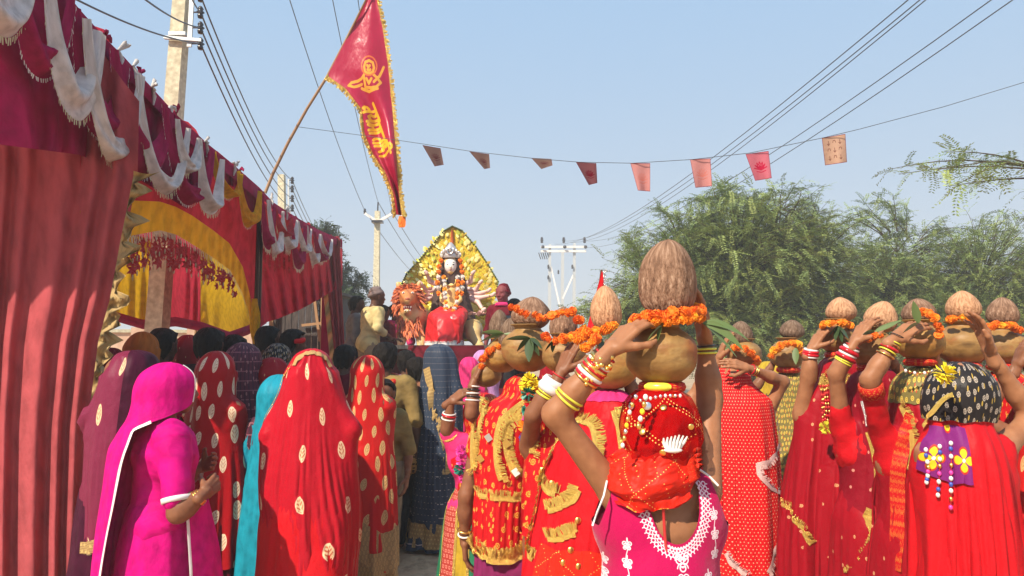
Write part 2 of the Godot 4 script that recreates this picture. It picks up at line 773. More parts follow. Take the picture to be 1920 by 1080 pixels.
func leaf_stamp(s: int, gold: Color, dark: Color, fat := 0.8, turn := 0.0) -> Image:
	return stamp(int(s * 1.3), int(s * 1.5), func(x0: float, y0: float) -> Color:
		var tq := (Vector2(x0 * 1.3, y0 * 1.12)).rotated(turn)
		var x := tq.x
		var y := tq.y
		if absf(y) > 1.0:
			return Color(0, 0, 0, 0)
		var t := (1.0 - y) * 0.5
		var yy := 1.0 - t
		var hw := fat * pow(maxf(0.0, sin(PI * pow(yy, 0.62))), 0.7) * (0.35 + 0.75 * yy) if yy > 0.02 else 0.0
		var bend := 0.25 * (1.0 - yy) * (1.0 - yy)
		var d := absf(x - bend) - hw
		if d > 0.0:
			return Color(gold.r, gold.g, gold.b, clampf(1.0 - d * 14.0, 0, 1) * (1.0 if hw > 0.02 else 0.0))
		if d > -0.14 or absf(x - bend) < 0.06:
			return gold
		var vein := sin((yy * 9.0 + absf(x - bend) * 5.0) * 3.0)
		return gold.lerp(dark, 0.75 if vein > 0.25 else 0.12))


func round_stamp(s: int, gold: Color, dark: Color) -> Image:
	return stamp(s, s, func(x: float, y: float) -> Color:
		var r := Vector2(x, y).length() * (1.0 + 0.08 * sin(atan2(y, x) * 8.0))
		if r > 0.95:
			return Color(gold.r, gold.g, gold.b, 0.0)
		return gold if r > 0.62 or r < 0.25 else dark.lerp(gold, 0.5 + 0.5 * sin(atan2(y, x) * 8.0)))


func fabric(called: String, base: Color, metres: float, painter: Variant, rough := 0.6, size := 512) -> StandardMaterial3D:
	var im := Image.create(size, size, false, Image.FORMAT_RGBA8)
	im.fill(base)
	if painter != null:
		(painter as Callable).call(im)
	var whole := Rect2i(0, 0, 512, 512)
	for ox in range(0, size, 512):
		for oy in range(0, size, 512):
			im.blend_rect(grain, whole, Vector2i(ox, oy))
	var m := mat(called, Color.WHITE, rough)
	m.albedo_texture = ImageTexture.create_from_image(im)
	m.uv1_scale = Vector3(1.0 / metres, 1.0 / metres, 1)
	m.normal_enabled = true
	m.normal_texture = crumple
	m.normal_scale = 0.35
	m.metallic_specular = 0.22
	m.backlight_enabled = true
	m.backlight = Color(0.16, 0.16, 0.16)
	return m


func cloth(called: String, col: Color, rough := 0.75, glow := 0.16, metres := 0.5) -> StandardMaterial3D:
	var m := mat(called, col, rough)
	m.albedo_texture = M.weave_tint if M.has("weave_tint") else null
	m.uv1_scale = Vector3(1.0 / metres, 1.0 / metres, 1)
	m.normal_enabled = true
	m.normal_texture = crumple
	m.normal_scale = 0.4
	m.metallic_specular = 0.2
	if glow > 0.0:
		m.backlight_enabled = true
		m.backlight = Color(glow, glow, glow)
	return m


func leaves(im: Image, size: int, gold: Color, dark: Color, fat: float, nx: int, ny: int, sd: int) -> void:
	# the motif is set in at slightly different angles and sizes
	var r := RandomNumberGenerator.new()
	r.seed = sd
	var set_of: Array[Image] = []
	for k in 5:
		set_of.append(leaf_stamp(int(size * r.randf_range(0.9, 1.1)), gold, dark, fat, r.randf_range(-0.5, 0.5)))
	var w := im.get_width()
	for y in ny:
		for x in nx:
			put(im, set_of[r.randi_range(0, 4)], int((x + (0.5 if y % 2 else 0.0) + r.randf_range(-0.14, 0.14)) * w / nx), int((y + 0.5 + r.randf_range(-0.14, 0.14)) * w / ny))


func scatter(im: Image, s: Image, nx: int, ny: int, jitter := 0.0, sd := 3) -> void:
	var r := RandomNumberGenerator.new()
	r.seed = sd
	var w := im.get_width()
	for y in ny:
		for x in nx:
			put(im, s, int((x + (0.5 if y % 2 else 0.0) + r.randf_range(-jitter, jitter)) * w / nx), int((y + 0.5 + r.randf_range(-jitter, jitter)) * w / ny))


func make_materials() -> void:
	make_grain()
	crumple = noise_tex(512, 0.012, [], 5, 4, 9.0)
	weave = noise_tex(256, 0.2, [], 2, 8, 3.0)
	var tint := noise_tex(512, 0.01, [[0.0, Color(0.80, 0.80, 0.80)], [0.5, Color(0.93, 0.93, 0.93)], [1.0, Color(1, 1, 1)]], 5, 12)
	M.weave_tint = tint
	# skin
	for k in [["skin", lin(0.27, 0.115, 0.06)], ["skin_dark", lin(0.12, 0.052, 0.032)], ["skin_light", lin(0.40, 0.18, 0.088)]]:
		var m := mat(k[0], k[1], 0.48)
		m.albedo_texture = noise_tex(256, 0.02, [[0.0, Color(0.84, 0.80, 0.78)], [1.0, Color(1, 1, 1)]], 4, 31)
		m.uv1_triplanar = true
		m.uv1_scale = Vector3(4, 4, 4)
		m.metallic_specular = 0.35
		m.subsurf_scatter_enabled = true
		m.subsurf_scatter_strength = 0.05
	var hair := mat("hair", lin(0.010, 0.007, 0.006), 0.6)
	hair.metallic_specular = 0.25
	hair.normal_enabled = true
	hair.normal_texture = noise_tex(256, 0.05, [], 3, 9, 8.0)
	hair.uv1_scale = Vector3(9, 1.2, 1)
	mat("eye_white", lin(0.75, 0.72, 0.68), 0.3)
	mat("eye_dark", lin(0.01, 0.008, 0.006), 0.2)
	mat("lip", lin(0.30, 0.06, 0.05), 0.4)
	# metals and trims
	var gold := mat("gold_tinsel", lin(1.0, 0.70, 0.17), 0.24, 0.6)
	gold.normal_enabled = true
	gold.normal_texture = noise_tex(256, 0.06, [], 2, 21, 22.0)
	gold.uv1_scale = Vector3(3, 3, 1)
	mat("gold", lin(0.92, 0.60, 0.17), 0.3, 1.0)
	mat("silver", lin(0.85, 0.85, 0.86), 0.28, 1.0)
	mat("white_trim", lin(0.74, 0.70, 0.68), 0.7)
	mat("bangle_yellow", lin(0.72, 0.66, 0.06), 0.25)
	mat("bangle_red", lin(0.55, 0.01, 0.02), 0.22)
	mat("bangle_white", lin(0.78, 0.75, 0.72), 0.3)
	mat("thread_red", lin(0.50, 0.02, 0.02), 0.7)
	mat("bead_blue", lin(0.05, 0.09, 0.42), 0.3)
	mat("bead_pink", lin(0.75, 0.05, 0.35), 0.4)
	mat("bead_green", lin(0.02, 0.22, 0.16), 0.5)
	mat("pom_yellow", lin(0.85, 0.68, 0.02), 0.8)
	# pots, coconuts, flowers
	var clay := mat("clay", Color(0.88, 0.84, 0.80), 0.5)
	clay.albedo_texture = noise_tex(512, 0.007, [[0.0, Color(0.40, 0.31, 0.19)], [0.25, Color(0.58, 0.46, 0.29)], [0.55, Color(0.72, 0.59, 0.38)], [0.8, Color(0.66, 0.49, 0.30)], [1.0, Color(0.74, 0.50, 0.34)]], 6, 17)
	clay.vertex_color_use_as_albedo = true
	clay.uv1_triplanar = true
	clay.uv1_scale = Vector3(2.6, 4.5, 2.6)
	clay.metallic_specular = 0.4
	clay.normal_enabled = true
	clay.normal_texture = noise_tex(512, 0.03, [], 4, 18, 5.0)
	clay.normal_scale = 0.5
	var clay2: StandardMaterial3D = clay.duplicate()
	clay2.albedo_color = Color(0.92, 0.86, 0.72)
	M.clay_pale = clay2
	var husk := mat("husk", Color.WHITE, 0.9)
	husk.albedo_texture = noise_tex(512, 0.012, [[0.0, Color(0.36, 0.27, 0.22)], [0.35, Color(0.50, 0.38, 0.31)], [0.7, Color(0.58, 0.455, 0.375)], [1.0, Color(0.68, 0.56, 0.48)]], 6, 23)
	husk.uv1_scale = Vector3(5.0, 0.55, 1)
	husk.metallic_specular = 0.15
	husk.normal_enabled = true
	husk.normal_texture = noise_tex(512, 0.03, [], 5, 24, 12.0)
	husk.normal_scale = 0.75
	var husk2: StandardMaterial3D = husk.duplicate()
	husk2.albedo_color = Color(1.0, 0.93, 0.86)
	husk2.albedo_texture = noise_tex(512, 0.012, [[0.0, Color(0.52, 0.40, 0.32)], [0.4, Color(0.70, 0.56, 0.46)], [1.0, Color(0.84, 0.71, 0.61)]], 6, 25)
	M.husk_pale = husk2
	var husk3: StandardMaterial3D = husk.duplicate()
	husk3.albedo_color = Color(0.86, 0.90, 0.92)
	M.husk_grey = husk3
	for k in [["marigold", lin(0.92, 0.27, 0.006)], ["marigold_deep", lin(0.86, 0.18, 0.005)], ["marigold_yellow", lin(0.95, 0.40, 0.012)]]:
		var m := mat(k[0], k[1], 0.75)
		m.backlight_enabled = true
		m.backlight = Color(0.25, 0.25, 0.25)
	var leaf := mat("mango_leaf", lin(0.10, 0.15, 0.04), 0.42)
	leaf.backlight_enabled = true
	leaf.backlight = Color(0.25, 0.25, 0.25)
	mat("leaf_dark", lin(0.045, 0.075, 0.028), 0.4)
	# saris
	var cream := Color(0.88, 0.74, 0.55)
	var redd := Color(0.70, 0.25, 0.14)
	cloth("magenta", lin(0.70, 0.004, 0.22), 0.7, 0.12)
	fabric("purple_paisley", lin(0.20, 0.018, 0.055), 0.62, func(im: Image) -> void: leaves(im, 62, Color(0.93, 0.80, 0.62), Color(0.5, 0.33, 0.3), 0.9, 2, 3, 6), 0.45)
	cloth("purple_dark", lin(0.06, 0.006, 0.025), 0.5)
	fabric("red_organza", lin(0.48, 0.006, 0.018), 0.60, func(im: Image) -> void: leaves(im, 50, Color(0.95, 0.84, 0.68), redd, 0.85, 3, 3, 5), 0.38)
	fabric("red_leaf", lin(0.62, 0.012, 0.012), 0.42, func(im: Image) -> void: leaves(im, 80, Color(0.90, 0.73, 0.50), Color(0.70, 0.42, 0.22), 1.0, 3, 4, 7), 0.55)
	fabric("gold_leaf_border", lin(0.42, 0.25, 0.10), 0.16, func(im: Image) -> void: scatter(im, leaf_stamp(60, Color(0.85, 0.70, 0.46), Color(0.5, 0.3, 0.16), 0.95), 6, 6, 0.1, 9), 0.45)
	fabric("red_spot", lin(0.40, 0.005, 0.01), 0.40, func(im: Image) -> void: leaves(im, 92, Color(0.95, 0.87, 0.74), Color(0.76, 0.5, 0.4), 1.0, 3, 3, 11), 0.4)
	fabric("plum_plaid", lin(0.10, 0.025, 0.045), 0.34, func(im: Image) -> void:
		for k in 6:
			im.fill_rect(Rect2i(k * 86, 0, 26, 512), Color(0.26, 0.15, 0.21))
			im.fill_rect(Rect2i(0, k * 86, 512, 10), Color(0.55, 0.33, 0.38))
		scatter(im, round_stamp(30, Color(0.7, 0.5, 0.5), Color(0.3, 0.1, 0.2)), 5, 5, 0.3), 0.5)
	cloth("turquoise", lin(0.015, 0.30, 0.42), 0.5, 0.2)
	cloth("blue_grey", lin(0.045, 0.075, 0.125), 0.6)
	fabric("navy_dash", lin(0.036, 0.05, 0.085), 0.36, func(im: Image) -> void:
		for y in 8:
			for x in 10:
				im.fill_rect(Rect2i(x * 51 + (25 if y % 2 else 0), y * 64 + 20, 16, 6), Color(0.62, 0.58, 0.55)), 0.45)
	fabric("navy_stripe", lin(0.04, 0.055, 0.09), 0.5, func(im: Image) -> void:
		for y in 5:
			im.fill_rect(Rect2i(0, y * 102, 512, 7), Color(0.75, 0.70, 0.68)), 0.5)
	fabric("zari", lin(0.50, 0.33, 0.13), 0.12, func(im: Image) -> void:
		for y in 16:
			im.fill_rect(Rect2i(0, y * 32, 512, 9), Color(0.46, 0.32, 0.22))
		scatter(im, round_stamp(60, Color(0.9, 0.78, 0.5), Color(0.55, 0.38, 0.2)), 4, 4), 0.35)
	fabric("red_dots", lin(0.74, 0.010, 0.014), 0.30, func(im: Image) -> void:
		scatter(im, stamp(13, 13, func(x: float, y: float) -> Color: return Color(0.98, 0.72, 0.58, clampf((1.0 - Vector2(x, y).length()) * 2.5, 0, 1))), 15, 18), 0.6)
	fabric("red_plain", lin(0.60, 0.006, 0.012), 0.5, null, 0.5)
	fabric("red_deep", lin(0.34, 0.004, 0.012), 0.5, func(im: Image) -> void:
		scatter(im, round_stamp(16, Color(0.9, 0.7, 0.5), Color(0.6, 0.2, 0.1)), 3, 4, 0.4, 31), 0.45)
	fabric("red_brocade", lin(0.55, 0.008, 0.012), 0.30, func(im: Image) -> void:
		scatter(im, round_stamp(44, Color(0.90, 0.62, 0.25), Color(0.60, 0.10, 0.05)), 4, 5, 0.1, 13)
		scatter(im, leaf_stamp(22, Color(0.95, 0.72, 0.3), Color(0.7, 0.2, 0.1)), 6, 7, 0.3, 15), 0.42)
	fabric("gold_brocade", lin(0.20, 0.16, 0.05), 0.22, func(im: Image) -> void:
		scatter(im, round_stamp(52, Color(0.92, 0.78, 0.36), Color(0.25, 0.25, 0.08)), 6, 6, 0.2, 17)
		scatter(im, leaf_stamp(26, Color(0.85, 0.2, 0.15), Color(0.6, 0.5, 0.2)), 5, 5, 0.4, 19), 0.4)
	fabric("black_brocade", lin(0.02, 0.016, 0.018), 0.22, func(im: Image) -> void:
		scatter(im, round_stamp(52, Color(0.72, 0.66, 0.60), Color(0.1, 0.1, 0.12)), 5, 5, 0.3, 17)
		scatter(im, leaf_stamp(34, Color(0.8, 0.66, 0.3), Color(0.3, 0.25, 0.1)), 4, 4, 0.3, 19), 0.4)
	fabric("purple_flower", lin(0.20, 0.015, 0.16), 0.26, func(im: Image) -> void:
		scatter(im, stamp(190, 190, func(x: float, y: float) -> Color:
			var a := atan2(y, x)
			var r := Vector2(x, y).length()
			var pet := absf(cos(a * 2.0))
			if r < 0.14: return Color(0.9, 0.9, 0.9)
			if r < 0.95 * pow(pet, 0.45) and pet > 0.3: return Color(0.93, 0.78, 0.16) if r < 0.8 * pow(pet, 0.45) else Color(0.75, 0.2, 0.15)
			return Color(0, 0, 0, 0)), 2, 2), 0.5)
	for k in [["skirt_green", lin(0.03, 0.20, 0.10)], ["skirt_maroon", lin(0.28, 0.03, 0.025)], ["skirt_yellow", lin(0.50, 0.33, 0.03)], ["skirt_purple", lin(0.22, 0.02, 0.10)], ["orange_cloth", lin(0.42, 0.12, 0.02)], ["maroon_cloth", lin(0.16, 0.008, 0.02)], ["white_shirt", lin(0.50, 0.48, 0.50)], ["grey_shirt", lin(0.20, 0.18, 0.17)], ["cream_shirt", lin(0.62, 0.50, 0.24)], ["olive_shirt", lin(0.30, 0.20, 0.07)], ["lavender_shirt", lin(0.55, 0.28, 0.55)], ["green_blouse", lin(0.16, 0.17, 0.06)], ["pink_cloth", lin(0.78, 0.04, 0.20)], ["dark_shirt", lin(0.05, 0.03, 0.03)], ["turban_grey", lin(0.22, 0.16, 0.15)], ["blue_cloth", lin(0.08, 0.22, 0.40)], ["dark_cloth", lin(0.03, 0.025, 0.03)], ["trouser_tan", lin(0.30, 0.22, 0.14)]]:
		cloth(k[0], k[1])
	fabric("red_sequin", lin(0.66, 0.018, 0.008), 0.16, func(im: Image) -> void:
		var sq := stamp(11, 11, func(x: float, y: float) -> Color: return Color(0.99, 0.80, 0.40, clampf((1.0 - Vector2(x, y).length()) * 2.0, 0, 1)))
		for k in 30:
			put(im, sq, k * 17, (k * 17 + 30) % 512)
			put(im, sq, k * 17, (700 - k * 17) % 512)
			put(im, sq, (k * 131) % 512, (k * 197) % 512), 0.45)
	fabric("maroon_sheer", lin(0.26, 0.004, 0.014), 0.5, func(im: Image) -> void: scatter(im, round_stamp(14, Color(0.95, 0.7, 0.6), Color(0.7, 0.2, 0.2)), 4, 5, 0.4, 33), 0.45)
	fabric("lace", lin(0.66, 0.42, 0.40), 0.06, func(im: Image) -> void: scatter(im, round_stamp(90, Color(0.96, 0.86, 0.84), Color(0.75, 0.25, 0.25)), 4, 4, 0.3, 35), 0.7)
	var st: StandardMaterial3D = M.gold_tinsel.duplicate()
	st.albedo_color = lin(0.9, 0.88, 0.86)
	M.silver_tinsel = st
	fabric("tie_dye", lin(0.40, 0.04, 0.03), 0.2, func(im: Image) -> void:
		scatter(im, stamp(60, 44, func(x: float, y: float) -> Color: return Color(0.92, 0.62, 0.55, 0.8 if maxf(absf(x), absf(y)) > 0.45 and maxf(absf(x), absf(y)) < 0.85 else 0.0)), 6, 8, 0.05), 0.7)
	fabric("leopard", lin(0.45, 0.22, 0.06), 0.3, func(im: Image) -> void:
		scatter(im, stamp(40, 22, func(x: float, y: float) -> Color: return Color(0.12, 0.05, 0.03, clampf((1.0 - Vector2(x, y).length()) * 3.0, 0, 1))), 9, 14, 0.4), 0.6)
	# thin red net with gold sequins: the veil of the nearest girl
	var net := Image.create(512, 512, false, Image.FORMAT_RGBA8)
	var nr := Color(0.78, 0.03, 0.05)
	net.fill(Color(nr.r, nr.g, nr.b, 0.42))
	for k in range(0, 512, 4):
		net.fill_rect(Rect2i(k, 0, 1, 512), Color(nr.r, nr.g, nr.b, 0.72))
		net.fill_rect(Rect2i(0, k, 512, 1), Color(nr.r, nr.g, nr.b, 0.72))
	var seq := stamp(12, 12, func(x: float, y: float) -> Color: return Color(0.98, 0.82, 0.45, clampf((1.0 - Vector2(x, y).length()) * 2.0, 0, 1)))
	for k in 26:
		put(net, seq, int(k * 19.7), int(60 + k * 12.0))
		put(net, seq, int(k * 19.7), int(90 + k * 12.0))
		put(net, seq, int(k * 19.7), int(420 - k * 14.0))
	var nm := mat("red_net", Color.WHITE, 0.85)
	nm.metallic_specular = 0.08
	nm.albedo_texture = ImageTexture.create_from_image(net)
	nm.transparency = BaseMaterial3D.TRANSPARENCY_ALPHA
	nm.uv1_scale = Vector3(5, 5, 1)
	# tent cloths, thin enough for the sun to shine through
	cloth("tent_red", lin(0.58, 0.042, 0.075), 0.85, 1.0, 0.9)
	cloth("tent_maroon", lin(0.36, 0.014, 0.085), 0.8, 0.6, 0.9)
	cloth("tent_curtain", lin(0.50, 0.095, 0.11), 0.85, 0.6, 0.9)
	cloth("tent_yellow", lin(0.82, 0.52, 0.025), 0.85, 1.1, 0.9)
	cloth("tent_white", lin(0.74, 0.70, 0.68), 0.85, 0.7, 0.9)
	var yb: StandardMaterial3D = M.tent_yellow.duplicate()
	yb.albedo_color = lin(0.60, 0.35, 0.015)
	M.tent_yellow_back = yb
	mat("fringe_cream", lin(0.50, 0.40, 0.24), 0.6)
	var ed := cloth("edging", lin(0.52, 0.36, 0.16), 0.45, 0.2, 0.2)
	ed.normal_scale = 1.2
	mat("bangle_green", lin(0.22, 0.45, 0.03), 0.6)
	mat("paper_red", lin(0.42, 0.012, 0.012), 0.7)
	mat("gilt", lin(0.85, 0.60, 0.08), 0.35, 0.2)
	mat("gilt_pale", lin(0.95, 0.82, 0.30), 0.3, 0.15)
	mat("gilt_green", lin(0.50, 0.50, 0.05), 0.38, 0.2)
	var gb := mat("gilt_board", Color.WHITE, 0.4, 0.15)
	gb.albedo_texture = noise_tex(256, 0.05, [[0.0, Color(0.45, 0.36, 0.06)], [0.45, Color(0.85, 0.66, 0.16)], [0.7, Color(0.80, 0.80, 0.20)], [1.0, Color(1.0, 0.95, 0.55)]], 3, 71)
	gb.uv1_triplanar = true
	gb.uv1_scale = Vector3(2.5, 2.5, 2.5)
	mat("statue_white", lin(0.80, 0.76, 0.72), 0.35)
	mat("statue_yellow", lin(0.78, 0.56, 0.22), 0.4)
	mat("statue_pink", lin(0.72, 0.48, 0.44), 0.45)
	mat("statue_silver", lin(0.62, 0.55, 0.52), 0.35, 0.6)
	mat("statue_red", lin(0.66, 0.012, 0.018), 0.45)
	mat("hair_brown", lin(0.06, 0.028, 0.022), 0.5)
	mat("lion_tan", Color.WHITE, 0.5).vertex_color_use_as_albedo = true
	mat("lion_orange", lin(0.66, 0.16, 0.05), 0.55)
	mat("lion_rust", lin(0.34, 0.07, 0.03), 0.55)
	mat("powder_skin", lin(0.20, 0.035, 0.04), 0.7)
	# hard things
	var conc := mat("concrete", Color.WHITE, 0.9)
	conc.albedo_texture = noise_tex(512, 0.02, [[0.0, Color(0.66, 0.62, 0.52)], [1.0, Color(0.88, 0.85, 0.74)]], 5, 41)
	conc.uv1_triplanar = true
	mat("steel", lin(0.55, 0.55, 0.55), 0.45, 0.6)
	mat("galvanised", lin(0.50, 0.52, 0.53), 0.5, 0.3)
	mat("insulator", lin(0.03, 0.022, 0.022), 0.2)
	mat("wire", lin(0.06, 0.065, 0.075), 0.5)
	var wood := mat("old_wood", Color.WHITE, 0.9)
	wood.albedo_texture = noise_tex(256, 0.02, [[0.0, Color(0.20, 0.18, 0.18)], [1.0, Color(0.38, 0.35, 0.34)]], 5, 43)
	wood.uv1_triplanar = true
	wood.uv1_scale = Vector3(6, 0.8, 6)
	mat("bamboo", lin(0.34, 0.20, 0.10), 0.7)
	mat("red_plastic", lin(0.42, 0.01, 0.012), 0.35)
	var sand := mat("sand", Color.WHITE, 0.95)
	sand.albedo_texture = noise_tex(1024, 0.006, [[0.0, Color(0.60, 0.49, 0.37)], [0.5, Color(0.70, 0.59, 0.46)], [1.0, Color(0.78, 0.68, 0.54)]], 6, 51)
	sand.uv1_triplanar = true
	sand.uv1_world_triplanar = true
	sand.uv1_scale = Vector3(0.35, 0.35, 0.35)
	sand.normal_enabled = true
	sand.normal_texture = noise_tex(1024, 0.02, [], 6, 52, 10.0)
	sand.normal_scale = 0.9
	var wall := mat("plaster", Color.WHITE, 0.95)
	wall.albedo_texture = noise_tex(256, 0.02, [[0.0, Color(0.78, 0.62, 0.52)], [1.0, Color(0.90, 0.76, 0.66)]], 5, 53)
	wall.uv1_triplanar = true
	# trees
	var bark := mat("bark", Color.WHITE, 0.95)
	bark.albedo_texture = noise_tex(256, 0.03, [[0.0, Color(0.20, 0.15, 0.11)], [1.0, Color(0.40, 0.33, 0.26)]], 5, 61)
	bark.uv1_triplanar = true
	var fol := mat("leaflets", Color.WHITE, 0.6)
	fol.vertex_color_use_as_albedo = true
	fol.backlight_enabled = true
	fol.backlight = Color(0.5, 0.5, 0.5)


# ---------------------------------------------------------------- the place
func build_setting() -> void:
	# sandy ground, one sheet to the horizon, finer near the road
	var g := Geo.new()
	var pts := PackedVector3Array()
	var n := 90
	for y in n:
		for x in n:
			var fx := (float(x) / (n - 1)) * 2.0 - 1.0
			var fy := (float(y) / (n - 1)) * 2.0 - 1.0
			var q := Vector3(signf(fx) * pow(absf(fx), 2.6) * 170.0, 0, signf(fy) * pow(absf(fy), 2.6) * 170.0 - 8.0)
			q.y = nz.get_noise_2d(q.x * 40.0, q.z * 40.0) * 0.02 - 0.015 + nz.get_noise_2d(q.x * 4.0, q.z * 4.0) * (0.05 if absf(q.x) < 6.0 else 0.25) - (0.0 if absf(q.x) < 6.0 else 0.12)
			pts.append(q)
	g.grid(pts, n, n)
	struct("ground", g.mesh(M.sand))
	# low plastered wall beyond the tents, built in courses
	var w := thing("compound_wall", "low pale plastered wall beyond the tent, in full sun", "wall")
	var a := ground_at(-420, 15.0)
	var b := ground_at(600, 19.0)
	var dirw := (b - a).normalized()
	var wb := Basis(dirw, Vector3.UP, dirw.cross(Vector3.UP))
	g = Geo.new()
	g.box((a + b) * 0.5 + Vector3(0, 0.95, 0), Vector3(a.distance_to(b), 1.9, 0.22), wb)
	part("wall_face", g.mesh(M.plaster, false), w)
	g = Geo.new()
	g.box((a + b) * 0.5 + Vector3(0, 1.94, 0), Vector3(a.distance_to(b), 0.08, 0.32), wb)
	part("coping", g.mesh(M.concrete, false), w)
	for k in 9:
		g = Geo.new()
		g.box(a.lerp(b, (k + 0.5) / 9.0) + Vector3(0, 0.99, 0), Vector3(0.3, 2.08, 0.34), wb)
		part("pier", g.mesh(M.plaster, false), w)
	poles()
	kiosk()
	# trees
	tree("thorn_tree", "broad feathery green thorn tree, tallest, behind the women with pots", ground_at(1390, 15.5), 15.5, [
		[1395, 470, 150, 95, 1.0], [1290, 470, 110, 72, 0.9], [1530, 500, 105, 95, 0.9], [1205, 535, 80, 75, 0.8], [1400, 580, 210, 90, 1.0], [1300, 620, 200, 60, 0.7], [1500, 610, 150, 80, 0.8], [1160, 590, 70, 45, 0.45], [1450, 400, 110, 46, 0.6], [1350, 395, 60, 36, 0.5]], 11, [[1370, 345], [1352, 352], [1440, 370], [1500, 380], [1585, 420], [1175, 430], [1230, 385], [1090, 560], [1065, 590], [1560, 395], [1300, 372]])
	tree("thorn_tree", "thin open thorn tree at the right with sky showing through its boughs", ground_at(1730, 17.0), 17.0, [
		[1700, 470, 110, 60, 0.55], [1740, 560, 140, 80, 0.95], [1640, 540, 90, 90, 1.0], [1830, 520, 120, 110, 0.7], [1760, 630, 240, 80, 1.1], [1960, 560, 120, 110, 0.7]], 12, [[1650, 368], [1615, 372], [1700, 385], [1770, 415], [1590, 400], [1850, 400]])
	tree("thorn_tree", "thorn bush low behind the poles on the far right of the road", ground_at(1180, 26.0), 26.0, [[1150, 620, 70, 40, 0.5], [1230, 610, 80, 50, 0.6]], 13, [[1100, 585]])
	tree("roadside_tree", "small round-leaved tree behind the end of the far tent", ground_at(655, 22.0), 22.0, [[655, 530, 24, 22, 0.9], [640, 560, 26, 26, 0.9], [660, 590, 24, 30, 0.7], [618, 440, 14, 10, 0.7], [628, 500, 16, 30, 0.7]], 14, [])
	tree("thorn_tree", "near thorn branch reaching in at the right edge above the trees", ground_at(2130, 9.0), 9.0, [[2080, 340, 110, 110, 0.6]], 15, [[1750, 320], [1765, 285]])
	bunting()
	red_flag()


func spray_mesh(sd: int, round_leaf: bool) -> ArrayMesh:
	var r := RandomNumberGenerator.new()
	r.seed = sd
	var g := Geo.new()
	var len := 0.30
	var pairs := 5 if round_leaf else 10
	for k in pairs:
		var t := (k + 0.6) / pairs
		var c := Vector3(0.02 * sin(t * 3.0 + sd), -0.10 * t * t, t * len)
		for s in [-1.0, 1.0]:
			var ll := (0.07 if round_leaf else 0.062) * r.randf_range(0.7, 1.2) * (1.1 - 0.5 * t)
			var dir := Vector3(s, r.randf_range(-0.5, 0.25), r.randf_range(0.2, 0.7)).normalized()
			var sd2 := dir.cross(Vector3(r.randf_range(-0.4, 0.4), 1, 0)).normalized() * (0.028 if round_leaf else 0.0095)
			g.quad(c - sd2 * 0.4, c + dir * ll * 0.5 - sd2, c + dir * ll, c + dir * ll * 0.5 + sd2)
	for k in g.v.size():
		var sh := 0.82 + 0.36 * nz.get_noise_1d(k * 31.0 + sd * 500.0)
		g.c.append(Color(sh, sh, sh * 0.95))
	return g.mesh(M.leaflets, false)


var sprays := {}


